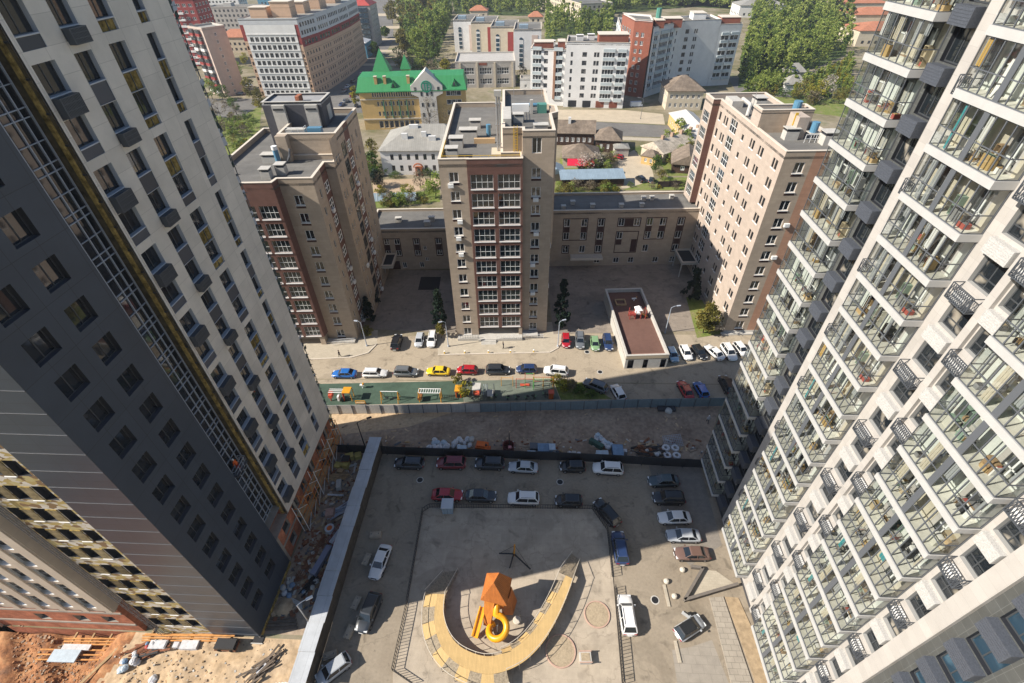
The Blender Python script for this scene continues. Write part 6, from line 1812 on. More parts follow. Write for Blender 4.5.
for a in [
    ('sedan', 'blue', 344, 373, 181, 'bright blue sedan, leftmost car of the street row', G1), ('wagon', 'white', 375, 372.5, 1, 'white estate car between the blue sedan and the grey off-roader', G1),
    ('suv', 'grey', 406, 371.5, 0, 'grey off-roader with roof rails left of the yellow taxi', G1), ('sedan', 'yellow', 438, 370.5, 180, 'yellow taxi sedan in the street row', G1),
    ('hatch', 'red', 467, 369.5, 178, 'red hatchback in the street row right of the yellow taxi', G1), ('suv', 'dark', 498, 369.5, 2, 'dark green black off-roader right of the red hatchback', G1),
    ('hatch', 'navy', 526.5, 368.5, 181, 'navy hatchback between the dark off-roader and the white one', G1), ('suv', 'white', 556, 370.5, 172, 'white off-roader parked slightly askew at the right end of the street row', G1),
    ('suv', 'grey', 595.5, 385, 150, 'grey pickup-like off-roader standing diagonally by the flower bed', G1), ('hatch', 'white', 618, 391.5, 107, 'white hatchback in the shade by the metal fence', G1),
    ('sedan', 'red', 685.5, 389, 100, 'dark red sedan in the shade by the metal fence', G1), ('hatch', 'blue', 701, 389, 100, 'blue hatchback in the shade right of the dark red sedan', G1), ('suv', 'black', 727, 384, 95, 'black car half hidden behind the corner of the right tower', G1),
    ('suv', 'black', 396.5, 341.5, 92, 'black car nosed in left of the silver and white pair', G2), ('hatch', 'silver', 419.5, 339.5, 272, 'silver hatchback nosed in left of the middle tower', G2), ('wagon', 'white', 432, 338.5, 272, 'white minivan beside the silver hatchback', G2),
    ('hatch', 'red', 566, 340, 270, 'bright red hatchback right of the middle tower', G2), ('suv', 'grey', 580, 340, 268, 'dark grey off-roader between the red and green hatchbacks', G2), ('hatch', 'green', 595, 343, 270, 'pale green hatchback left of the garage entrance', G2), ('wagon', 'navy', 608, 341.5, 271, 'navy estate car against the garage entrance wall', G2),
    ('hatch', 'lblue', 672.5, 354, 277, 'light blue hatchback against the right wall of the garage entrance', G2), ('hatch', 'white', 686, 352, 276, 'white hatchback left of the black one by the right tower', G2), ('hatch', 'black', 699.5, 351.5, 285, 'black hatchback parked between two white cars', G2), ('sedan', 'white', 714.5, 351.5, 117, 'white sedan parked tail out right of the black hatchback', G2), ('suv', 'white', 729, 351.5, 278, 'white off-roader second from the right end of the nosed in row', G2), ('hatch', 'white', 741, 348.5, 283, 'white car at the right end of the nosed in row beside the tiled corner', G2),
    ('wagon', 'dark', 409, 462.5, 180, 'dark estate car under the black fence, nearest the grey gallery', G3), ('suv', 'darkred', 451, 462.5, 181, 'dark red off-roader under the black fence', G3), ('suv', 'dark', 489.5, 463, 180, 'dark box-shaped off-roader under the black fence', G3), ('sedan', 'silver', 523, 466.5, 178, 'silver sedan under the black fence', G3), ('hatch', 'black', 572.5, 466, 181, 'black hatchback under the black fence', G3), ('suv', 'white', 608, 468, 178, 'white off-roader under the black fence', G3),
    ('sedan', 'red', 447.5, 494, 1, 'red sedan behind the pale blue kiosk', G3), ('sedan', 'dark', 481, 495, 0, 'dark sedan nose to tail behind the red sedan', G3), ('suv', 'white', 523.5, 498, 180, 'white off-roader alone in the inner court row', G3), ('hatch', 'black', 568.5, 500, 180, 'black hatchback at the right end of the inner court row', G3), ('wagon', 'black', 607, 511.5, 125, 'black estate car turned diagonally at the corner of the court', G3), ('suv', 'navy', 620, 547, 92, 'navy off-roader at the edge of the tower shadow', G3),
    ('sedan', 'white', 380, 561, 262, 'white sedan in the left lane of the court beside concrete blocks', G3), ('suv', 'dark', 368.5, 612, 260, 'dark off-roader in the left lane below the white sedan', G3), ('hatch', 'silver', 333, 669, 221, 'silver hatchback standing askew at the bottom left of the court', G3), ('suv', 'white', 627, 614, 92, 'white off-roader in full sun by the right railing', G3), ('hatch', 'silver', 690, 627, 29, 'silver hatchback with black glass roof and one open door', G3, 'black'),
    ('sedan', 'teal', 663.5, 480, 184, 'dark sedan topmost in the right hand bays', G3), ('suv', 'black', 668.5, 497.5, 181, 'black car second from the top in the right hand bays', G3), ('sedan', 'white', 674.5, 517, 183, 'white sedan in the middle of the right hand bays', G3), ('sedan', 'silver', 683.5, 535, 181, 'silver sedan straddling the edge of shade in the right hand bays', G3), ('sedan', 'brown', 692, 553, 182, 'brown sedan lowest in the right hand bays, in the sun', G3),
    ('hatch', 'red', 618.5, 156.5, 150, 'red car standing by the grey shed of the old houses', G4), ('sedan', 'navy', 616, 170.5, 175, 'dark blue car beside the blossoming trees', G4), ('suv', 'black', 640.5, 178.5, 110, 'black car on the yard before the lawn', G4), ('hatch', 'dark', 651.5, 179.5, 70, 'dark grey car right beside the black car on the yard', G4)]:
    c = car(*a[:7], roofc=a[7] if len(a) > 7 else None)
    if 'open door' in a[5]:
        m_ = MB(); m_.box(0, 0.95, -0.03, 0.03, -0.45, 0.3, PT['silver']); m_.box(0.1, 0.8, -0.02, 0.02, 0.3, 0.62, CGLASS)
        d_ = inst(m_.mesh('open_door'), 'open_door', c, (0.72, 0.86, 0.72), math.radians(115))
random.seed(21)
k = 0
LOTC = ['white', 'grey', 'silver', 'dark', 'black', 'white', 'navy', 'grey', 'darkred', 'silver']
for r_, x in enumerate((-99, -92, -85)):
    for y in range(242, 306, 9):
        if random.random() < 0.8:
            L_ = CT_['sedan']
            c = LOTC[k % 10]; k += 1
            p = Vector((x + random.uniform(-0.6, 0.6), y + random.uniform(-2, 2), 0))
            body, glass, roof = car_meshes('sedan' if k % 2 else 'suv')[:3]
            t_ = thing('parked_car', 'car among many in the far lot below the curved block', 'car', p, math.radians(random.choice((80, 100, 262))), 'cars in the far lot')
            recolour(inst(body, 'body', t_, (0, 0, 0)), PT[c]); inst(glass, 'windows', t_, (0, 0, 0)); recolour(inst(roof, 'roof', t_, (0, 0, 0)), PT[c])
for u, v, h, lab, c in ((248, 85, 175, 'silver car on the yard between the pink slab and the curved block', 'silver'), (240, 93, 170, 'grey car at the foot of the pink slab', 'grey')):
    car('sedan', c, u, v, h, lab, 'cars by the pink slab')
# a white and blue van on the far street
V_ = thing('van', 'white and blue van on the street before the tan house', 'van', at(636, 104.5, 1.0) * 1.0, math.radians(8))
V_.location.z = 0.0
mb = MB(); mb.box(-2.6, 2.2, -0.95, 0.95, 0.4, 2.3, M('van_white', (0.6, 0.65, 0.7), 0.4, 0.4)); mb.box(2.2, 2.8, -0.9, 0.9, 0.4, 1.3, M('van_white')); mb.build('body', V_)
mb = MB(); mb.add([(2.2, -0.85, 1.3), (2.75, -0.85, 1.3), (2.2, -0.85, 2.2), (2.2, 0.85, 1.3), (2.75, 0.85, 1.3), (2.2, 0.85, 2.2)], [(0, 1, 2), (5, 4, 3), (1, 4, 5, 2)], CGLASS); mb.build('windscreen', V_)
for x in (-1.7, 1.8):
    for y in (-0.85, 0.85): inst(car_meshes('suv')[3], 'wheel', V_, (x, y, 0.33))
# ------------------------------------------------------------ trees and shrubs
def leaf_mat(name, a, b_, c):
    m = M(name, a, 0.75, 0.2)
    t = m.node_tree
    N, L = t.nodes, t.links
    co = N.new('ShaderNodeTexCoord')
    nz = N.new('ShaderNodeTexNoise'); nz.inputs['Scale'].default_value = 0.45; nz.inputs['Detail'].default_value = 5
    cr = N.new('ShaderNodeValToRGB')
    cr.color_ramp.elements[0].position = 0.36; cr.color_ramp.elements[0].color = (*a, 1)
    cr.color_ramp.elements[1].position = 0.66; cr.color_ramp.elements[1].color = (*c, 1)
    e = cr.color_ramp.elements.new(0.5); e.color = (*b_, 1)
    oi = N.new('ShaderNodeObjectInfo')
    ad = N.new('ShaderNodeVectorMath'); ad.operation = 'ADD'
    sc = N.new('ShaderNodeVectorMath'); sc.operation = 'SCALE'; sc.inputs[0].default_value = (31, 17, 5)
    L.new(oi.outputs['Random'], sc.inputs['Scale']); L.new(co.outputs['Object'], ad.inputs[0]); L.new(sc.outputs[0], ad.inputs[1])
    L.new(ad.outputs[0], nz.inputs['Vector']); L.new(nz.outputs['Fac'], cr.inputs[0])
    L.new(cr.outputs[0], N['Principled BSDF'].inputs['Base Color'])
    tr = N.new('ShaderNodeBsdfTranslucent'); mx = N.new('ShaderNodeMixShader'); mx.inputs[0].default_value = 0.4
    L.new(cr.outputs[0], tr.inputs[0]); L.new(N['Principled BSDF'].outputs[0], mx.inputs[1]); L.new(tr.outputs[0], mx.inputs[2])
    L.new(mx.outputs[0], N['Material Output'].inputs['Surface'])
    return m
LEAF = {'light': leaf_mat('light_leaves', (0.19, 0.245, 0.05), (0.31, 0.36, 0.085), (0.42, 0.46, 0.15)), 'spring': leaf_mat('spring_leaves', (0.14, 0.20, 0.04), (0.235, 0.30, 0.062), (0.34, 0.39, 0.105)), 'mid': leaf_mat('mid_leaves', (0.05, 0.095, 0.022), (0.09, 0.15, 0.03), (0.16, 0.22, 0.05)),
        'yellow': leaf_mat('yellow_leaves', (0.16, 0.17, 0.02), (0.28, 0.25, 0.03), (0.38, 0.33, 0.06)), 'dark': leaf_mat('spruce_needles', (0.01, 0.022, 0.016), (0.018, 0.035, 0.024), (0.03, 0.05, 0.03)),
        'twig': leaf_mat('budding_twigs', (0.13, 0.105, 0.075), (0.20, 0.165, 0.115), (0.25, 0.22, 0.13)), 'blossom': leaf_mat('blossom', (0.30, 0.26, 0.20), (0.42, 0.38, 0.32), (0.55, 0.5, 0.44)), 'olive': leaf_mat('olive_leaves', (0.11, 0.105, 0.03), (0.18, 0.165, 0.04), (0.27, 0.22, 0.05))}
BARK = M('bark', (0.10, 0.075, 0.055), 0.95, 0.1, noise=(3, 0.3))
def crown_mb(R, H, rad, z0, mat, clumps=26, per=34, leaf=0.45, shape='round', mb=None, cx=0, cy=0):
    mb = mb or MB()
    rnd = R.random
    cl = []
    for _ in range(clumps):
        t = rnd()
        z = z0 + (H - z0) * t
        if shape == 'cone': rr = rad * (1.02 - t) * (0.55 + 0.55 * rnd())
        elif shape == 'tall': rr = rad * (math.sin(PI * min(1, 0.12 + 0.85 * t)) ** 0.7) * (0.35 + 0.65 * rnd())
        else: rr = rad * math.sqrt(max(0.05, 1 - (2 * t - 0.9) ** 2)) * (0.25 + 0.75 * math.sqrt(rnd()))
        a = rnd() * 2 * PI
        cs = rad * (0.24 + 0.24 * rnd()) * (0.75 if shape != 'round' else 1.0)
        cl.append((cx + rr * math.cos(a) * 0.85, cy + rr * math.sin(a) * 0.85, z, cs))
    for x, y, z, cs in cl:
        for _ in range(per):
            th, ph = rnd() * 2 * PI, math.acos(2 * rnd() - 1)
            q = cs * (0.55 + 0.5 * rnd())
            c = Vector((x + q * math.sin(ph) * math.cos(th), y + q * math.sin(ph) * math.sin(th), max(0.15, z + q * 0.75 * math.cos(ph))))
            d1 = Vector((rnd() - 0.5, rnd() - 0.5, rnd() - 0.5)).normalized()
            d2 = d1.cross(Vector((rnd() - 0.5, rnd() - 0.5, rnd() - 0.5))).normalized()
            s = leaf * (0.6 + 0.8 * rnd())
            k = mb.mi(mat); o = len(mb.v)
            mb.v += [tuple(c + d1 * s * 0.5), tuple(c + d2 * s * 0.4), tuple(c - d1 * s * 0.5), tuple(c - d2 * s * 0.4)]
            mb.f.append((o, o + 1, o + 2, o + 3)); mb.m.append(k)
    return mb, cl
TREES = {}
def tree_meshes(kind, H, rad, shape, clumps, per, leaf, seed):
    key = (kind, H, rad, shape, clumps, seed)
    if key in TREES: return TREES[key]
    R = random.Random(seed)
    z0 = H * (0.12 if shape == 'cone' else 0.28)
    cm, cl = crown_mb(R, H, rad, z0, LEAF[kind], clumps, per, leaf, shape)
    t = MB()
    r0 = max(0.07, H * 0.018)
    top = H * (0.95 if shape == 'cone' else 0.7)
    t.tube([(0, 0, -0.1), (0.02 * H, 0.01 * H, H * 0.3), (0.0, 0.02 * H, top)], [r0, r0 * 0.75, r0 * 0.2], BARK, 7)
    for x, y, z, cs in cl[:9 if shape != 'cone' else 4]:
        zb = min(z * 0.7, H * 0.5) if shape != 'cone' else z
        t.tube([(0.01 * H, 0.01 * H, zb), (x * 0.55, y * 0.55, (zb + z) / 2 + 0.1), (x, y, z)], [r0 * 0.5, r0 * 0.3, r0 * 0.1], BARK, 5, False)
    TREES[key] = (cm.mesh('crown'), t.mesh('trunk'))
    return TREES[key]
def tree(name, label, cat, p, kind, H, rad, shape='round', clumps=26, per=34, leaf=0.45, seed=1, group=None):
    c, t = tree_meshes(kind, H, rad, shape, clumps, per, leaf, seed)
    o = thing(name, label, cat, (p[0], p[1], p[2] if len(p) > 2 else 0), random.uniform(0, 6.28), group)
    inst(c, 'crown', o, (0, 0, 0)); inst(t, 'trunk', o, (0, 0, 0))
    return o
# in the older quarter
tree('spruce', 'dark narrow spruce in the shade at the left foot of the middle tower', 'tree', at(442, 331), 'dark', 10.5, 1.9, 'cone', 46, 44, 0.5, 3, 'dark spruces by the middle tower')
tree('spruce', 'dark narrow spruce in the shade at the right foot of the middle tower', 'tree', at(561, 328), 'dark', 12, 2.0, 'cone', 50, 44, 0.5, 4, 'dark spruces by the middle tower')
tree('young_tree', 'young yellow green tree by the lamp left of the middle tower', 'tree', at(441.5, 338), 'olive', 4.2, 1.0, 'tall', 20, 30, 0.35, 5)
tree('leafy_tree', 'bushy yellow green tree on the wedge of lawn by the right tan tower', 'tree', at(703, 333), 'olive', 7.0, 2.3, 'round', 40, 50, 0.42, 6)
tree('bare_shrub', 'brownish blossoming shrub beside the yellow green tree on the lawn wedge', 'shrub', at(714, 331), 'blossom', 3.2, 1.7, 'round', 22, 30, 0.3, 7)
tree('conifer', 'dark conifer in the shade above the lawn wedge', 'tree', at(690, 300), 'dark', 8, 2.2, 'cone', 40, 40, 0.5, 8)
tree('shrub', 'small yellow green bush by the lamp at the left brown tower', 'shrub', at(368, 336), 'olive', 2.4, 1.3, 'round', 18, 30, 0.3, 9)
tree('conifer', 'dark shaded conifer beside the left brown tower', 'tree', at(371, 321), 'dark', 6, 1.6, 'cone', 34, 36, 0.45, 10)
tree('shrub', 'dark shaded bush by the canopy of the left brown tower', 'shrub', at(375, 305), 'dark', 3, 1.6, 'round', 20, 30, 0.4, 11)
random.seed(4)
tl = [(467, 396, 'yellow', 3.6, 1.6, 'sparse yellow bush between the green pitch and the exercise yard'), (458, 384, 'olive', 2.4, 1.1, 'small olive bush beside the red hatchback'), (556, 384, 'olive', 2.2, 1.2, 'olive bush at the right end of the exercise yard'), (563, 390, 'yellow', 2.4, 1.3, 'yellowish bush at the left of the flower bed'), (570, 388, 'twig', 1.8, 1.2, 'brown bush in the middle of the flower bed'), (578, 393, 'mid', 1.4, 1.2, 'low green bush near the grey off-roader'), (590, 396, 'mid', 1.2, 1.1, 'low dark green bush by the fence in the flower bed')]
for u, v, kd, H, r_, lab in tl: tree('shrub', lab, 'shrub', at(u, v), kd, H, r_, 'round', 16, 26, 0.28, int(u))
# behind the left wing and the old white house
for u, v, kd, H, r_, sh, lab in [
    (436, 198, 'spring', 8, 3.4, 'round', 'fresh green tree behind the left wing beside the middle tower'), (421, 190, 'twig', 6, 2.6, 'round', 'bare budding tree before the fresh green one behind the left wing'), (409, 197, 'yellow', 4, 2.4, 'round', 'yellow green bush right of the glasshouse strip behind the left wing'), (394, 203, 'mid', 3, 2.0, 'round', 'low green bush in the middle of the garden behind the left wing'), (384, 199, 'olive', 3.0, 2.0, 'round', 'olive bush at the left of the garden behind the left wing'),
    (375, 176, 'mid', 8, 2.8, 'tall', 'dark green tree at the left corner of the old white house'), (374, 160, 'olive', 7, 2.6, 'round', 'olive tree beside the roof corner of the old white house'), (378, 188, 'dark', 6, 2.2, 'round', 'dark bush under the left wall of the old white house'), (427, 176, 'mid', 2.2, 2.4, 'round', 'low hedge bush before the porch of the old white house'), (395, 178, 'mid', 2.0, 2.2, 'round', 'low hedge bush left of the porch of the old white house'),
    (430, 130, 'twig', 12, 5.0, 'round', 'big bare budding tree before the white gable'), (442, 126, 'twig', 11, 4.4, 'round', 'second bare budding tree right of the white gable'), (452, 133, 'twig', 10, 3.8, 'round', 'bare tree behind the roof of the middle tower'),
    (357, 108, 'yellow', 9, 2.4, 'tall', 'slim yellow green tree at the corner of the ochre house'),
    (566, 196, 'olive', 3.6, 2.6, 'round', 'olive bush behind the right wing near the middle tower'), (575, 190, 'twig', 3.2, 2.6, 'round', 'brown bush behind the right wing'), (590, 190, 'twig', 2.6, 2.6, 'round', 'dry bush along the foot of the long shed'), (605, 189, 'olive', 2.4, 2.2, 'round', 'low olive bush at the right end of the long shed'),
    (585, 172, 'blossom', 5.6, 3.6, 'round', 'white blossoming fruit tree by the red awning'), (596, 168, 'blossom', 5.0, 3.2, 'round', 'white blossoming fruit tree in the middle of the yard'), (606, 166, 'twig', 4.6, 2.8, 'round', 'bare fruit tree left of the red car'), (598, 157, 'spring', 3.6, 2.4, 'round', 'light green tree behind the blossoming fruit trees'), (611, 163, 'olive', 3, 2.2, 'round', 'olive bush left of the red car'),
    (655, 173, 'mid', 5.4, 2.6, 'round', 'green tree by the wooden house with dark gable'), (661, 179, 'olive', 2.6, 2.0, 'round', 'olive bush at the edge of the lawn'), (676, 141, 'spring', 8, 3.0, 'tall', 'slim spring green tree before the yellow house'), (683, 150, 'spring', 7, 2.8, 'round', 'spring green tree at the lower wall of the yellow house'), (687, 160, 'olive', 6, 2.6, 'round', 'olive tree beside the right tan tower'), (690, 148, 'twig', 5, 2.2, 'round', 'pale budding bush against the right tan tower'),
    (213, 100, 'spring', 9, 3.6, 'round', 'spring green tree at the foot of the pink slab'), (226, 101, 'mid', 7, 3.4, 'round', 'green bush right of the foot of the pink slab'), (240, 78, 'spring', 8, 3.0, 'round', 'green tree between the pink slab and the curved block'), (246, 66, 'yellow', 7, 2.6, 'round', 'yellow green tree between the pink slab and the curved block, farther back'), (254, 101, 'olive', 10, 3.4, 'round', 'olive tree before the curved block beside the dark rooftop block'), (262, 108, 'olive', 8, 3.0, 'round', 'olive tree left of the dark rooftop block'), (227, 36, 'twig', 15, 6.0, 'round', 'large bare tree between the pink slab and the curved block top'), (222, 119, 'twig', 8, 3.4, 'round', 'bare tree among the cottages at the left'), (240, 124, 'twig', 7, 3.0, 'round', 'bare tree above the rust roofed house'), (236, 112, 'mid', 6, 2.8, 'round', 'green tree behind the brown roofed hut'), (216, 128, 'mid', 5, 2.8, 'round', 'green bush by the hut next to the scaffold'),
    (757, 92, 'spring', 7, 4.5, 'round', 'rounded spring green tree left of the pavilion roof'), (770, 86, 'spring', 6, 4.0, 'round', 'light green tree behind the pavilion roof'), (812, 102, 'yellow', 9, 5.0, 'round', 'bright yellow tree right of the pavilion'), (826, 98, 'blossom', 9, 5.0, 'round', 'pale blossoming tree beside the bright yellow tree'), (801, 98, 'olive', 8, 4.5, 'round', 'olive tree left of the bright yellow tree'), (838, 104, 'olive', 7, 4.0, 'round', 'olive tree at the edge of the tiled tower corner')]:
    tree('shrub' if H < 4.2 else 'leafy_tree', lab, 'shrub' if H < 4.2 else 'tree', at(u, v), kd, H, r_, sh, 26 if kd != 'twig' else 30, 30 if kd != 'twig' else 22, 0.1 + 0.055 * H if kd != 'twig' else 0.3, 40 + int(u + v) % 7)
# avenue trees
for i, (u, v, kd, H, r_, sh, lab) in enumerate([
    (418, 62, 'spring', 17, 6.5, 'round', 'rounded spring green tree on the avenue above the green roof'), (405, 55, 'olive', 14, 5.5, 'round', 'olive avenue tree left of the rounded green one'), (436, 66, 'mid', 20, 5.0, 'tall', 'tall dense green tree just left of the grey stepped block'), (443, 40, 'spring', 18, 6, 'round', 'spring green tree behind the tall dense one'), (428, 38, 'spring', 18, 6, 'round', 'spring green crown farther up the avenue'), (420, 20, 'olive', 18, 7, 'round', 'olive crown near the top of the avenue'), (447, 25, 'spring', 18, 6, 'tall', 'tall spring green tree beside the small red roof'), (393, 24, 'olive', 16, 6, 'round', 'olive tree on the left side of the avenue'), (412, 12, 'mid', 18, 7, 'round', 'green tree at the top left of the avenue'), (434, 14, 'spring', 18, 7, 'round', 'spring green tree left of the small red roof'), (386, 38, 'mid', 7, 3.4, 'round', 'small round tree beside the turquoise house'), (445, 68, 'yellow', 4, 3.0, 'round', 'yellow bush before the low school'), (376, 57, 'mid', 8, 3, 'round', 'dark tree before the turquoise house')]):
    tree('avenue_tree', lab, 'tree', at(u, v), kd, H, r_, sh, 44, 38, 1.0, 70 + i)
# the wood: far crowns nobody could count
R = random.Random(9)
mb = MB()
def wood(poly, n, kinds, hmin, hmax):
    us = [p[0] for p in poly]; vv = [p[1] for p in poly]
    got = 0
    while got < n:
        u, v = R.uniform(min(us), max(us)), R.uniform(min(vv), max(vv))
        ins = False
        j = len(poly) - 1
        for i in range(len(poly)):
            if (poly[i][1] > v) != (poly[j][1] > v) and u < (poly[j][0] - poly[i][0]) * (v - poly[i][1]) / (poly[j][1] - poly[i][1]) + poly[i][0]: ins = not ins
            j = i
        if not ins: continue
        p = at(u, v)
        got += 1
        H = R.uniform(hmin, hmax)
        sh = 'tall' if R.random() < 0.88 else 'round'
        far = min(2.6, max(1.0, p.y / 260))
        crown_mb(R, H, H * (0.155 if sh == 'tall' else 0.28) * R.uniform(0.8, 1.2) * (0.6 + 0.4 * far), H * 0.12, LEAF[R.choice(kinds)], 15, 19, 0.62 * far, sh, mb, p.x, p.y)
SPK = ['spring'] * 5 + ['light'] * 4 + ['mid'] * 2
FG = ground_mat('forest_floor', [(0.045, 0.07, 0.02), (0.07, 0.10, 0.03), (0.10, 0.12, 0.04)], 0.1, 1.0, 0.2)
def woodland(poly, n, kinds, hmin, hmax):
    sheet('forest_floor', px(poly), 0.02, FG)
    wood(poly, n, kinds, hmin, hmax)
woodland([(738, 88), (741, 55), (752, 18), (800, 8), (848, 18), (846, 55), (820, 66), (800, 72), (760, 84)], 430, SPK + ['dark'], 11, 18)
woodland([(596, -20), (862, -22), (850, 17), (800, 8), (752, 18), (745, 10), (640, 4), (610, 4)], 760, SPK, 15, 25)
woodland([(448, -20), (600, -20), (606, 3), (585, 6), (560, 2), (548, 12), (520, 16), (455, 14)], 420, SPK, 12, 19)
woodland([(545, 44), (546, 16), (562, 6), (600, 26), (612, 30), (610, 42), (560, 38)], 90, SPK, 10, 15)
woodland([(610, 14), (612, -4), (745, -4), (745, 10), (700, 6)], 200, SPK, 14, 22)
woodland([(598, 30), (612, 30), (616, 0), (596, 0)], 60, SPK, 12, 18)
woodland([(786, 92), (850, 58), (850, 94), (800, 104)], 110, ['spring', 'spring', 'yellow', 'spring'], 4, 7)
woodland([(400, 40), (398, -16), (452, -16), (452, 18), (440, 50), (425, 66)], 190, ['olive', 'spring', 'spring', 'mid'], 12, 19)
woodland([(740, 92), (760, 84), (800, 72), (800, 90), (760, 96)], 60, SPK, 5, 9)
tag(mb.build('wood'), kind='stuff')

# ------------------------------------------------------------ fences, railings, gallery
# black hoarding between the court and the building site
def fence(name, label, pts, h, mat, pmat, step, post=0.12, parts='panel'):
    b = thing(name, label, 'fence', (pts[0][0], pts[0][1], 0))
    O = Vector((pts[0][0], pts[0][1], 0))
    n = 0
    for a, c in zip(pts[:-1], pts[1:]):
        a, c = Vector((a[0], a[1], 0)) - O, Vector((c[0], c[1], 0)) - O
        L = (c - a).length
        k = max(1, round(L / step))
        for i in range(k):
            p, q = a.lerp(c, i / k), a.lerp(c, (i + 1) / k)
            m_ = MB(); jit = 0.05 * math.sin(7.3 * n)
            m_.bar(p + Vector((0, 0, 0.1 + (h - 0.1) / 2 + jit)), q + Vector((0, 0, 0.1 + (h - 0.1) / 2 + jit)), 0.05, h - 0.1, mat(n, i / k) if callable(mat) else mat)
            m_.build(parts, b)
            m_ = MB(); m_.bar(p + Vector((0, -0.09, 0)), p + Vector((0, -0.09, h + 0.05)), post, post * 0.7, pmat); m_.build('post', b)
            n += 1
    return b
BLK = M('black_hoarding', (0.022, 0.024, 0.03), 0.55, 0.4, noise=(0.8, 0.15), brick=(0.3, 30, 0.02, 0.7, 0))
fence('hoarding', 'black sheet metal hoarding along the far edge of the courtyard', [at(331, 452.5), at(560, 460.5), at(703, 468)], 2.1, BLK, BLK, 3.0)
GF1 = M('pale_sheet_fence', (0.44, 0.43, 0.41), 0.6, 0.3, noise=(0.8, 0.12), brick=(0.25, 30, 0.03, 0.85, 0)); GF2 = M('blue_grey_sheet_fence', (0.17, 0.22, 0.245), 0.5, 0.4, noise=(0.8, 0.12), brick=(0.25, 30, 0.03, 0.8, 0))
fence('sheet_fence', 'sheet metal fence, pale at left and blue grey at right, before the sports ground', [at(326, 414), at(466, 412.5), at(570, 410), at(650, 407.5), at(722, 406.5)], 2.2, lambda n, t: GF1 if n < 11 else GF2, MULL, 2.45)
# railing round the play court
PR = thing('railing', 'low black railing with close bars round the play court', 'railing', at(393, 672))
O = Vector(PR.location)
IRON = M('black_iron', (0.018, 0.018, 0.02), 0.5, 0.4)
for seg in ([(412, 684), (393, 671), (406, 611), (423, 512), (430, 507.5), (592, 509), (607, 530), (612, 577)], [(615, 588), (623, 684)]):
    mb = MB(); P = [at(u, v, 0.1) - O for u, v in seg]
    rail(mb, P, 1.0, 0.06, IRON, 0.35, False)
    for a, c in zip(P[:-1], P[1:]): mb.bar(a + Vector((0, 0, 0.12)), c + Vector((0, 0, 0.12)), 0.05, 0.05, IRON)
    mb.build('rail_section', PR)
# covered pedestrian gallery along the left tower
SH = M('gallery_sheet', (0.46, 0.48, 0.50), 0.45, 0.5, metal=0.2, noise=(0.6, 0.10), big=(0.25, 0.12), brick=(1.1, 40, 0.03, 0.85, 0))
GA = thing('site_gallery', 'long covered walkway with pale sheet metal roof between the site and the court', 'covered walkway', (-25.0, 14.5, 0))
x0, x1 = -0.2, 1.65
for i in range(11):
    y = i * 2.98
    mb = MB(); mb.box(x0 - 0.05 * (i % 2), x1 + 0.05 * ((i + 1) % 2), y + 0.01, y + 2.97, 2.9 + 0.05 * math.sin(i * 2.1), 2.98 + 0.05 * math.sin(i * 2.1), SH); mb.build('roof_sheet', GA)
mb = MB(); mb.box(1.5, 1.56, 0.4, 32.6, 0.05, 2.84, M('gallery_boards', (0.09, 0.075, 0.06), 0.85, 0.2, noise=(1.2, 0.3), brick=(0.2, 30, 0.02, 0.6, 0))); mb.build('side_wall', GA)
for i in range(12):
    for x in (0.0, 1.4): mb = MB(); mb.box(x, x + 0.1, 0.2 + i * 2.9, 0.3 + i * 2.9, 0, 2.84, M('raw_timber', (0.36, 0.25, 0.14), 0.9, 0.2, noise=(2, 0.2))); mb.build('post', GA)
mb = MB()
for i in range(5): mb.add([(-2.6 + 0.5 * i, -1.6 + 0.25 * i, 0.4 + 0.1 * i), (-0.4 + 0.4 * i, -2.6 + 0.3 * i, 0.6 + 0.12 * i), (0.3 + 0.35 * i, 0.6, 1.6 + 0.22 * i), (-1.9 + 0.4 * i, 1.0, 1.3 + 0.2 * i)], [(0, 1, 2, 3)], SH)
single('loose_sheets', mb, 'loose pale metal sheets heaped at the open end of the covered walkway', 'sheet metal', (-25.6, 13.8, 0.1), 0)

# undergrowth of the old quarter
random.seed(77)
GRP = 'bushes among the old houses'
SHR = [('olive', 2.2, 1.7), ('mid', 2.4, 1.9), ('spring', 3.0, 2.0), ('twig', 3.4, 2.2), ('yellow', 1.8, 1.5), ('spring', 4.6, 2.4)]
def scatter(poly, n, lab, grp, sc=1.0):
    us = [p[0] for p in poly]; vv = [p[1] for p in poly]; got = 0
    while got < n:
        u, v = random.uniform(min(us), max(us)), random.uniform(min(vv), max(vv))
        ins, j = False, len(poly) - 1
        for i in range(len(poly)):
            if (poly[i][1] > v) != (poly[j][1] > v) and u < (poly[j][0] - poly[i][0]) * (v - poly[i][1]) / (poly[j][1] - poly[i][1]) + poly[i][0]: ins = not ins
            j = i
        if not ins: continue
        k = random.randrange(6); kd, H, r_ = SHR[k]
        tree('bush', lab, 'bush', at(u, v), kd, H * sc, r_ * sc, 'round', 14, 22, 0.34 * sc, 300 + k, grp); got += 1
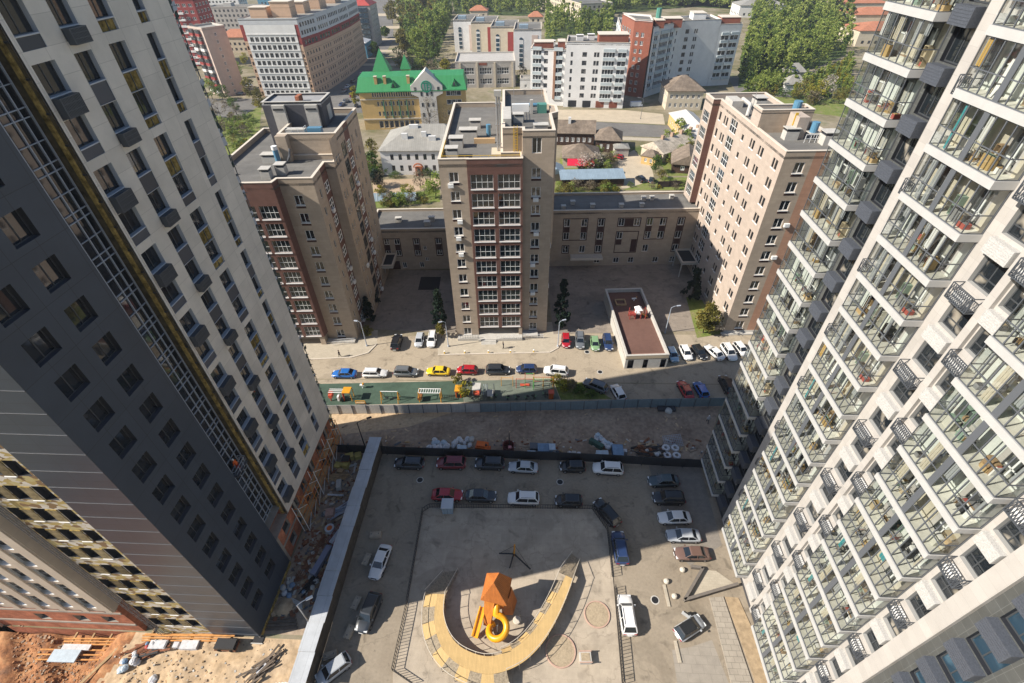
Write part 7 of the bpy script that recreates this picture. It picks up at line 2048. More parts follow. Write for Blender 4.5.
for poly, n, lab, grp, sc in [
    ([(556, 192), (618, 189), (618, 194), (556, 198)], 16, 'bush in the strip between the long shed and the low wing', 'bushes behind the right low wing', 0.8),
    ([(375, 200), (440, 197), (440, 206), (380, 208)], 16, 'bush in the garden strip behind the brown low wing', 'bushes behind the left low wing', 0.9),
    ([(625, 183), (690, 180), (690, 190), (625, 190)], 9, 'bush along the dark board fence on the lawn', 'bushes on the lawn', 0.6),
    ([(575, 165), (614, 160), (614, 178), (580, 180)], 14, 'bush under the blossoming fruit trees', 'bushes in the fruit garden', 0.8),
    ([(205, 108), (262, 104), (250, 150), (222, 160)], 34, 'bush among the cottages at the left', 'bushes among the cottages', 1.2),
    ([(655, 135), (690, 140), (686, 168), (668, 165)], 14, 'bush between the patched roof and the yellow house', 'bushes by the yellow house', 1.0),
    ([(748, 88), (810, 90), (815, 106), (760, 100)], 20, 'bush on the slope behind the right tan tower', 'bushes on the slope', 1.5),
    ([(372, 150), (384, 176), (380, 196), (366, 170)], 12, 'bush along the left wall of the old white house', 'bushes by the old white house', 1.2),
    ([(395, 60), (450, 72), (448, 82), (400, 70)], 12, 'bush under the avenue trees', 'bushes under the avenue trees', 2.0),
    ([(520, 75), (532, 75), (532, 104), (518, 104)], 5, 'bush beside the nearer white block', 'bushes by the white block', 1.6)]:
    scatter(poly, n, lab, grp, sc)
BF = M('dark_board_fence', (0.06, 0.045, 0.04), 0.9, 0.2, noise=(1, 0.3), brick=(0.2, 30, 0.02, 0.6, 0))
fence('board_fence', 'dark board fence between the lawn and the low wing', [at(657, 187.5), at(690, 186.5)], 2.0, BF, BF, 3.5)
# ------------------------------------------------------------ the play court
DECKW = M('deck_boards', (0.52, 0.36, 0.16), 0.75, 0.25, noise=(1.2, 0.08), brick=(0.16, 30, 0.012, 0.7, 0))
MESHM = M('dark_net', (0.17, 0.14, 0.10), 0.9, 0.2, noise=(5, 0.4), brick=(0.12, 0.12, 0.03, 1.9, 0))
WHITEP = M('pale_rail', (0.55, 0.5, 0.42), 0.5, 0.4)
DZ = 1.55
ctr = [at(u, v, DZ) for u, v in [(441.5, 594), (439, 611), (440.5, 627), (446.5, 642), (456.5, 653.5), (469.6, 661), (483.1, 665), (496.5, 664.5), (512.2, 659), (525.7, 650), (538, 637), (548.2, 622), (556.5, 607), (563.5, 592), (569.5, 577)]]
def smooth(P, n=4):
    out = []
    for i in range(len(P) - 1):
        p0, p1, p2, p3 = P[max(0, i - 1)], P[i], P[i + 1], P[min(len(P) - 1, i + 2)]
        for k in range(n):
            t = k / n
            out.append(0.5 * ((2 * p1) + (p2 - p0) * t + (2 * p0 - 5 * p1 + 4 * p2 - p3) * t * t + (3 * p1 - p0 - 3 * p2 + p3) * t ** 3))
    return out + [P[-1]]
CL = smooth(ctr)
WB = thing('play_walkway', 'raised curved wooden walkway with nets and railings round the orange play tower', 'play structure', (CL[0].x, CL[0].y, 0))
O = Vector(WB.location); O.z = 0
nrm = []
for i in range(len(CL)):
    d = (CL[min(i + 1, len(CL) - 1)] - CL[max(0, i - 1)]).normalized()
    nrm.append(Vector((d.y, -d.x, 0)))          # right hand of travel
def ribbon(mb, i0, i1, a0, a1, z0, z1, mat, th=0.12):
    for i in range(i0, i1):
        p = [CL[i] + nrm[i] * a0, CL[i] + nrm[i] * a1, CL[i + 1] + nrm[i + 1] * a1, CL[i + 1] + nrm[i + 1] * a0]
        q = [(v_.x - O.x, v_.y - O.y) for v_ in p]
        zz = [z0, z1, z1, z0]
        mb.add([(x, y, z - th) for (x, y), z in zip(q, zz)] + [(x, y, z) for (x, y), z in zip(q, zz)], [(0, 1, 2, 3), (7, 6, 5, 4), (0, 4, 5, 1), (1, 5, 6, 2), (2, 6, 7, 3), (3, 7, 4, 0)], mat)
NL = len(CL) - 1
hwid = lambda i: 0.62
mb = MB()
for i in range(2, NL - 2):
    p_, q_ = CL[i] - nrm[i] * (0.46 + 0.42 * math.sin(PI * i / NL)) - O, CL[i + 1] - nrm[i + 1] * (0.46 + 0.42 * math.sin(PI * (i + 1) / NL)) - O
    mb.bar((p_.x, p_.y, DZ / 2 + 0.02), (q_.x, q_.y, DZ / 2 + 0.02), 0.05, DZ - 0.2, MESHM)
mb.build('shadow_screen', WB)  # screen added under the deck so that its cast shadow turns solid
mb = MB()
for i in range(NL):
    f = math.sin(PI * i / NL)
    ribbon(mb, i, i + 1, -0.48 - 0.42 * f, 0.48 + 0.35 * f, DZ, DZ, DECKW)
mb.build('deck', WB)
mb = MB()
k = 0
for i0 in range(0, 30, 3):     # stepped side tier outside the left arm and the bend
    f = math.sin(PI * i0 / NL)
    mb = MB(); nm, mt = ('side_step', DECKW) if k % 2 == 0 else ('net_panel', MESHM)
    ribbon(mb, i0, i0 + 3, 0.5 + 0.35 * f, 2.0 + 0.1 * f, DZ - 0.02, DZ - 0.35, mt, 0.08); k += 1; mb.build(nm, WB)
for i0 in range(30, NL - 2, 3):
    f = math.sin(PI * i0 / NL)
    mb = MB(); nm, mt = ('side_step', DECKW) if k % 2 == 0 else ('net_panel', MESHM)
    ribbon(mb, i0, min(NL, i0 + 3), -1.45, -0.5 - 0.42 * f, DZ - 0.35, DZ - 0.02, mt, 0.08); k += 1; mb.build(nm, WB)
for i0, sgn in ((0, -1), (NL, 1)):
    mb = MB()      # net ramps at both ends
    p = CL[i0]; d = (CL[1] - CL[0]).normalized() * -1 if i0 == 0 else (CL[-1] - CL[-2]).normalized()
    n_ = nrm[i0]
    if i0 == 0: a0, a1 = -0.5, 2.0
    else: a0, a1 = -1.45, 0.5
    A, B_ = p + n_ * a0 - O, p + n_ * a1 - O
    C_, D_ = A + d * 3.6 + n_ * (-0.9 if i0 == 0 else 0.5), B_ + d * 3.2 + n_ * (-1.5 if i0 == 0 else -0.2)
    A.z = B_.z = DZ - 0.05; C_.z = D_.z = 0.2
    mb.add([A, B_, D_, C_] + [q - Vector((0, 0, 0.06)) for q in (A, B_, D_, C_)], [(0, 1, 2, 3), (7, 6, 5, 4), (0, 4, 5, 1), (1, 5, 6, 2), (2, 6, 7, 3), (3, 7, 4, 0)], MESHM)
    for q, r_ in ((A, C_), (B_, D_)):
        mb.tube([q + Vector((0, 0, 0.9)), r_ + Vector((0, 0, 0.7))], 0.035, WHITEP, 6); mb.tube([r_, r_ + Vector((0, 0, 0.7))], 0.03, WHITEP, 6)
    mb.build('net_ramp', WB)
def edge_pts(off, z, i0=0, i1=None):
    return [CL[i] + nrm[i] * (off(i) if callable(off) else off) - O + Vector((0, 0, z - DZ)) for i in range(i0, (i1 or NL) + 1)]
fin = lambda i: -(0.5 + 0.42 * math.sin(PI * i / NL)); fout = lambda i: 0.5 + 0.35 * math.sin(PI * i / NL)
tier_o = lambda i: 2.0 + 0.1 * math.sin(PI * i / NL)
for off, i0, i1, zb in ((fin, 0, 30, DZ), (lambda i: -1.45, 30, NL, DZ - .35), (tier_o, 0, 30, DZ - .35), (fout, 30, NL, DZ)):
    mb = MB(); P = edge_pts(off, 0, i0, i1)
    P = [p + Vector((0, 0, 0)) for p in P]
    mb.tube([p + Vector((0, 0, zb + 0.75)) for p in P], 0.035, WHITEP, 6)
    for i in range(0, len(P), 3): mb.tube([p_ for p_ in (P[i] + Vector((0, 0, 0.02)), P[i] + Vector((0, 0, zb + 0.75)))], 0.035, WHITEP, 6)
    mb.build('handrail', WB)
for i in range(1, NL, 4):
    for off in (-0.4, 0.4):
        mb = MB(); p = CL[i] + nrm[i] * off - O; mb.tube([(p.x, p.y, 0.0), (p.x, p.y, DZ - 0.12)], 0.06, MULL, 6); mb.build('support_post', WB)
# orange play tower with slides
OR1, OR2 = M('orange_boards', (0.56, 0.20, 0.035), 0.55, 0.35, noise=(1.5, 0.12), brick=(0.16, 30, 0.015, 0.6, 0)), M('dark_orange_boards', (0.42, 0.135, 0.03), 0.6, 0.3, noise=(1.5, 0.15), brick=(0.16, 30, 0.015, 0.6, 0))
SLY = M('yellow_plastic', (0.75, 0.33, 0.01), 0.35, 0.5)
pt = at(498.5, 606, 0)
PTW = thing('play_tower', 'orange play tower with tilted wooden cabins and yellow spiral slide', 'play tower', (pt.x, pt.y, 0.1), math.radians(-8))
PTW.scale = (1.06, 1.06, 1.3)
mb = MB()
def ibox(mb, c, s, rx, ry, rz, mat, m2=None):
    T = Matrix.Translation(c) @ Matrix.Rotation(rz, 4, 'Z') @ Matrix.Rotation(rx, 4, 'X') @ Matrix.Rotation(ry, 4, 'Y')
    o_ = mb.T; mb.T = T
    mb.box(-s[0] / 2, s[0] / 2, -s[1] / 2, s[1] / 2, -s[2] / 2, s[2] / 2, mat); mb.T = o_
mb.add([(-1.2, -1.0, 1.7), (0.9, -1.0, 1.7), (1.0, 1.0, 1.7), (-1.1, 1.0, 1.7), (-1.35, -1.15, 3.7), (1.1, -1.1, 3.4), (1.15, 1.15, 3.9), (-1.25, 1.15, 4.0)], [(0, 1, 5, 4), (1, 2, 6, 5), (2, 3, 7, 6), (3, 0, 4, 7), (3, 2, 1, 0)], OR1)
mb.build('cabin', PTW)
mb = MB(); mb.add([(-1.6, -1.4, 3.55), (1.35, -1.35, 3.25), (1.4, 1.4, 3.75), (-1.5, 1.4, 3.9), (-0.3, -0.2, 5.3), (0.1, 0.9, 5.4)], [(0, 1, 4), (1, 2, 5, 4), (2, 3, 5), (3, 0, 4, 5), (3, 2, 1, 0)], OR2); mb.build('roof', PTW)
mb = MB()
mb.add([(0.9, -1.2, 0.7), (1.9, -0.9, 0.5), (2.1, 0.6, 0.7), (1.1, 0.8, 1.4), (0.9, -1.1, 3.0), (1.5, -0.5, 3.6), (1.5, 0.6, 3.5), (1.0, 0.9, 3.4)], [(0, 1, 5, 4), (1, 2, 6, 5), (2, 3, 7, 6), (3, 0, 4, 7), (4, 5, 6, 7), (3, 2, 1, 0)], OR2)
mb.build('side_cabin', PTW)
mb = MB(); mb.add([(-1.25, -1.1, 3.2), (-0.1, -1.1, 3.1), (-0.35, -2.5, 0.9), (-1.2, -2.4, 0.9), (-1.25, -1.2, 2.1), (-0.1, -1.2, 2.0), (-0.35, -2.6, 0.4), (-1.2, -2.5, 0.4)], [(3, 2, 1, 0), (4, 5, 6, 7), (0, 1, 5, 4), (1, 2, 6, 5), (2, 3, 7, 6), (3, 0, 4, 7)], OR1); mb.build('climbing_wall', PTW)
for x, y in ((-1.0, -0.8), (0.7, -0.8), (0.8, 0.8), (-0.9, 0.8)):
    mb = MB(); mb.bar((x, y, 0), (x, y, 1.75), 0.16, 0.16, OR2); mb.build('post', PTW)
mb = MB(); mb.add([(-1.7, -1.3, 1.9), (-1.15, -1.3, 1.9), (-1.6, -3.9, 0.3), (-2.15, -3.8, 0.3)] + [(-1.7, -1.3, 1.8), (-1.15, -1.3, 1.8), (-1.6, -3.9, 0.2), (-2.15, -3.8, 0.2)], [(3, 2, 1, 0), (4, 5, 6, 7), (0, 1, 5, 4), (1, 2, 6, 5), (2, 3, 7, 6), (3, 0, 4, 7)], SLY)
for a, c in (((-1.72, -1.3, 2.05), (-2.2, -3.85, 0.5)), ((-1.1, -1.3, 2.05), (-1.55, -3.95, 0.5))): mb.tube([a, c], 0.08, SLY, 6)
mb.build('slide', PTW)
mb = MB()
hel = [(0.55 + 1.0 * math.cos(a), -2.9 + 1.0 * math.sin(a), 2.1 - 1.65 * (PI * 0.62 - a) / (PI * 1.9)) for a in [PI * 0.62 - PI * 1.9 * i / 22 for i in range(23)]]
mb.tube([(0.1, -1.0, 2.35)] + hel, 0.36, SLY, 10, False); mb.build('spiral_slide', PTW, True)
mb = MB(); mb.tube([(0.55, -2.9, 0), (0.55, -2.9, 2.0)], 0.08, MULL, 8); mb.build('slide_post', PTW)
# three armed spinner
p = at(514, 556)
SP = thing('net_frame', 'black three armed frame round an orange post above the play tower', 'play structure', (p.x, p.y, 0.1))
mb = MB(); mb.tube([(0, 0, 0), (0.1, 0.2, 2.6)], 0.11, M('orange_post', (0.6, 0.28, 0.02), 0.5, 0.4), 8); mb.build('post', SP)
for a, L in ((178, 2.0), (-40, 2.9), (-105, 1.9)):
    mb = MB(); mb.bar((0, 0, 0.5), (L * math.cos(math.radians(a)), L * math.sin(math.radians(a)), 0.35), 0.14, 0.14, IRON); mb.tube([(0.1, 0.2, 2.4), (L * 0.95 * math.cos(math.radians(a)), L * 0.95 * math.sin(math.radians(a)), 0.4)], 0.025, IRON, 5); mb.build('arm', SP)
# sand circles, planter, kiosk and blocks
SANDC = M('coarse_sand', (0.36, 0.29, 0.20), 0.95, 0.1, noise=(6, 0.25))
RING = M('pinkish_ring', (0.45, 0.30, 0.235), 0.8, 0.2, noise=(2, 0.1))
for u, v, r, lab in ((597, 614.5, 1.55, 'round sand patch with pinkish rim right of the walkway'), (560.5, 651, 1.75, 'round sand patch with pinkish rim under the bend of the walkway')):
    p = at(u, v, 0.1)
    t_ = thing('sand_circle', lab, 'sand patch', (p.x, p.y, 0.1))
    mb = MB(); mb.lathe([(r - 0.12, 0.0), (r - 0.12, 0.14), (r, 0.14), (r + 0.02, 0.0)], (0, 0, 0), RING, 40); mb.build('rim', t_)
    mb = MB(); mb.lathe([(r - 0.1, 0.06), (r * 0.6, 0.085), (0.01, 0.1)], (0, 0, 0), SANDC, 40); mb.build('sand', t_)
def simple(name, label, cat, u, v, fn, z=0.0, rz=0.0, group=None):
    p = at(u, v, z); mb = MB(); fn(mb); return single(name, mb, label, cat, (p.x, p.y, z), math.radians(rz), group)
simple('planter', 'square concrete planter box by the lower sand patch', 'planter', 585, 659, lambda m: (m.box(-0.65, 0.65, -0.55, 0.55, 0, 0.75, GREYC), m.box(-0.5, 0.5, -0.4, 0.4, 0.75, 0.78, SANDC), m.box(-0.72, 0.72, -0.62, -0.5, 0.75, 0.85, RING), m.box(-0.72, 0.72, 0.5, 0.62, 0.75, 0.85, RING)), 0.1, 3)
simple('round_seat', 'small round white seat in the shade of the walkway', 'seat', 517, 621, lambda m: m.lathe([(0.42, 0), (0.5, 0.3), (0.44, 0.42), (0.01, 0.45)], (0, 0, 0), WHITEP, 18), 0.1)
simple('kiosk', 'pale blue grey utility cabinet at the corner of the play court', 'cabinet', 448.5, 510, lambda m: (m.box(-0.75, 0.75, -0.7, 0.7, 0, 1.7, ROOFBL), m.box(-0.85, 0.85, -0.8, 0.8, 1.7, 1.8, M('cabinet_top', (0.5, 0.53, 0.56), 0.5, 0.3)), m.box(-0.02, 0.02, -0.72, -0.69, 0.1, 1.6, MULL)), 0, 2)
BLKC = M('concrete_block', (0.40, 0.34, 0.26), 0.9, 0.2, noise=(2, 0.15))
for u, v, rz, lab in ((376, 536, 8, 'stacked concrete blocks above the white sedan'), (367.5, 560.5, 80, 'pair of concrete blocks left of the white sedan'), (357, 604, 78, 'concrete block left of the dark off-roader'), (350, 633, 78, 'sunlit concrete block below the dark off-roader'), (331, 656.5, 20, 'concrete block above the silver hatchback')):
    simple('concrete_block', lab, 'block', u, v, lambda m: (m.box(-0.75, 0.75, -0.4, 0.4, 0, 0.55, BLKC), m.box(-0.6, 0.6, -0.25, 0.25, 0.55, 0.62, BLKC), m.box(-0.5, -0.4, -0.05, 0.05, 0.62, 0.72, MULL), m.box(0.4, 0.5, -0.05, 0.05, 0.62, 0.72, MULL)), 0, rz)
for u, v, lab in ((682, 570.5, 'white stone ball nearest the low wall'), (666, 582, 'white stone ball at the head of the kerb strip'), (674, 597, 'white stone ball below the other two beside the low wall')):
    simple('stone_ball', lab, 'stone ball', u, v, lambda m: m.lathe([(0.2, 0), (0.33, 0.12), (0.36, 0.28), (0.26, 0.47), (0.01, 0.56)], (0, 0, 0), WHITEP, 14))
for i, (u, v) in enumerate(((444.7, 353.6), (465, 353.4), (488.6, 353.1), (510.5, 352.8), (533.7, 352.4))):
    simple('bollard', 'low yellow bollard in the row along the kerb before the middle tower', 'bollard', u, v, lambda m: (m.tube([(0, 0, 0), (0, 0, 0.6)], 0.13, YEL, 8), m.lathe([(0.17, 0.6), (0.17, 0.68), (0.01, 0.72)], (0, 0, 0), FRAMEW, 8)), 0, 0, 'yellow bollards along the kerb')
# low walls, ramp and strips before the right tower
GRAN = M('dark_kerb', (0.16, 0.14, 0.12), 0.8, 0.3, noise=(2, 0.15))
WL = thing('low_wall', 'low zigzag garden wall at the foot of the white right tower', 'wall', at(683, 601.5))
O = Vector(WL.location)
for a, c in (((690.5, 568), (702, 569.5)), ((702, 569.5), (683.5, 601.5)), ((683.5, 601.5), (737, 585.5))):
    mb = MB(); A, C_ = at(*a) - O, at(*c) - O; mb.bar(A + Vector((0, 0, 0.3)), C_ + Vector((0, 0, 0.3)), 0.25, 0.6, GRAN); mb.bar(A + Vector((0, 0, 0.62)), C_ + Vector((0, 0, 0.62)), 0.34, 0.06, GRAN); mb.build('wall_section', WL)
sheet('entrance_terrace', px([(702.5, 570), (716, 571), (736, 585), (685, 600.5)]), 0.05, WALK, 0.05)
RAMP = M('ramp_paving', (0.34, 0.30, 0.245), 0.9, 0.2, noise=(1, 0.1), brick=(0.9, 0.6, 0.025, 0.6, 0.5))
sheet('ramp', px([(709, 598), (723, 597), (752, 683), (750, 700), (735, 700)]), 0.16, RAMP, 0.16)
sheet('planting_strip', px([(725, 597), (738, 598), (757, 640), (770, 690), (758, 690)]), 0.10, M('planting_soil', (0.36, 0.27, 0.17), 0.95, 0.1, noise=(1.5, 0.25)), 0.1)
sheet('parking_paving', px([(672, 650), (690, 647), (712, 640), (735, 700), (680, 700)]), 0.012, M('worn_paving', (0.30, 0.268, 0.225), 0.9, 0.2, noise=(1, 0.1), brick=(1.3, 0.9, 0.02, 0.75, 0.5)))
mb = MB()
for seg in ([(664, 585), (669, 607)], [(675, 641), (680, 663)]):
    A, C_ = at(*seg[0]), at(*seg[1]); mb.bar(A + Vector((0, 0, 0.07)), C_ + Vector((0, 0, 0.07)), 0.35, 0.14, WALK)
structure('kerb', mb)
sheet('parking_bay', px([(648, 463), (700, 466), (722, 545), (690, 566), (672, 548)]), 0.012, M('bay_paving', (0.235, 0.21, 0.18), 0.9, 0.2, noise=(1.2, 0.12), brick=(0.4, 0.2, 0.02, 0.8, 0.5)))
# ------------------------------------------------------------ lamps
def lamp(label, u, v, h, hd, mat=MULL, L=1.4, curved=False):
    p = at(u, v)
    t_ = thing('street_lamp', label, 'street lamp', (p.x, p.y, 0), math.radians(hd))
    mb = MB(); mb.tube([(0, 0, 0), (0, 0, h * 0.5), (0, 0, h)], [0.11, 0.085, 0.06], mat, 8); mb.tube([(0, 0, h - 0.05), (L * 0.5, 0, h + 0.25), (L, 0, h + 0.3)], 0.045, mat, 6); mb.lathe([(0.2, 0), (0.2, 0.25), (0.12, 0.35)], (0, 0, 0), mat, 8); mb.build('pole', t_)
    mb = MB(); mb.box(L - 0.1, L + 0.65, -0.15, 0.15, h + 0.22, h + 0.36, mat); mb.box(L, L + 0.6, -0.11, 0.11, h + 0.2, h + 0.22, LAMPW); mb.build('lamp_head', t_)
lamp('dark street lamp standing where the covered walkway meets the black hoarding', 366.5, 451, 7.0, 25, IRON, 1.6)
lamp('grey street lamp at the left corner of the pavement before the middle tower', 448.5, 346.5, 6.2, 200, LMULL, 0.7)
lamp('grey street lamp at the right corner of the pavement before the middle tower', 557.8, 346.5, 6.2, 20, LMULL, 0.7)
lamp('grey street lamp before the left brown tower', 367, 346, 6.0, 170, LMULL, 0.7)
lamp('tall grey lamp with curved arm right of the garage entrance', 665, 333, 6.5, 10, LMULL, 1.2)
lamp('white site lamp inside the mud strip by the covered walkway', 309, 622, 5.0, 30, FRAMEW, 1.2)
lamp('street lamp on the street beyond the log houses', 640.5, 119, 8, 150, MULL, 2.0)
simple('site_pole', 'thin dark pole behind the middle of the black hoarding', 'pole', 509.5, 450, lambda m: (m.tube([(0, 0, 0), (0, 0, 4.2)], 0.07, IRON, 6), m.lathe([(0.25, 0), (0.25, 0.2), (0.01, 0.22)], (0, 0, 0), IRON, 8)))
# ------------------------------------------------------------ site litter
BAGW = M('white_bag', (0.55, 0.55, 0.56), 0.8, 0.2, noise=(2.5, 0.2)); BAGB = M('blue_tarp', (0.16, 0.25, 0.36), 0.5, 0.3, noise=(1.5, 0.25)); ORGP = M('orange_plastic', (0.62, 0.13, 0.02), 0.5, 0.4); WOODP = M('pallet_wood', (0.38, 0.26, 0.14), 0.9, 0.2, noise=(2, 0.25)); FOIL = M('pale_blue_foam', (0.42, 0.50, 0.56), 0.6, 0.3, noise=(1.5, 0.12)); RUST = M('rusty_steel', (0.20, 0.08, 0.04), 0.8, 0.3, noise=(2.5, 0.35)); YELP = M('yellow_pack', (0.5, 0.40, 0.12), 0.7, 0.2, noise=(1.5, 0.2))
RL = random.Random(31)
def bag(m, x, y, z, s, mat):
    pr = [(0.55 * s, 0), (0.7 * s, 0.2 * s), (0.66 * s, 0.5 * s), (0.4 * s, 0.72 * s), (0.12 * s, 0.8 * s)]
    o = len(m.v); m.lathe(pr, (x, y, z), mat, 9)
    for i in range(o, len(m.v)):
        v_ = m.v[i]; m.v[i] = (v_[0] + RL.uniform(-.1, .1) * s, v_[1] + RL.uniform(-.1, .1) * s, v_[2] + RL.uniform(-.04, .04) * s)
def pallet(m, x, y, z, w_=1.2, d=1.0):
    for i in range(5): m.box(x + i * w_ / 5 + 0.02, x + (i + 1) * w_ / 5 - 0.02, y, y + d, z + 0.1, z + 0.13, WOODP)
    for j in (0, d / 2 - 0.05, d - 0.1): m.box(x, x + w_, y + j, y + j + 0.1, z, z + 0.1, WOODP)
def heap(m, n, mats, sx, sy, s=0.7, zmax=0.9):
    for _ in range(n): bag(m, RL.uniform(-sx, sx), RL.uniform(-sy, sy), RL.uniform(0, zmax) * 0.45, s * RL.uniform(0.7, 1.2), RL.choice(mats))
def stack(m, w_, d, h, mat, n=4):
    pallet(m, -w_ / 2, -d / 2, 0, w_, d)
    for i in range(n): m.box(-w_ / 2 + RL.uniform(0, .08), w_ / 2 - RL.uniform(0, .08), -d / 2 + RL.uniform(0, .06), d / 2 - RL.uniform(0, .06), 0.14 + h * i / n, 0.14 + h * (i + 1) / n - 0.02, mat)
def boards(m, n, L, mat, sp=0.9):
    for _ in range(n):
        a = RL.uniform(-0.35, 0.35); x, y = RL.uniform(-sp, sp), RL.uniform(-sp, sp) * 0.5
        d = Vector((math.cos(a), math.sin(a), 0)) * L / 2 * RL.uniform(0.6, 1.0)
        m.bar(Vector((x, y, 0.1 + RL.uniform(0, .4))) - d, Vector((x, y, 0.1 + RL.uniform(0, .4))) + d, RL.choice((0.1, 0.16, 0.22)), 0.05, mat)
def roll(m, x, y, r, w_, mat):
    m.tube([(x, y, r), (x, y + w_, r)], r, mat, 14)
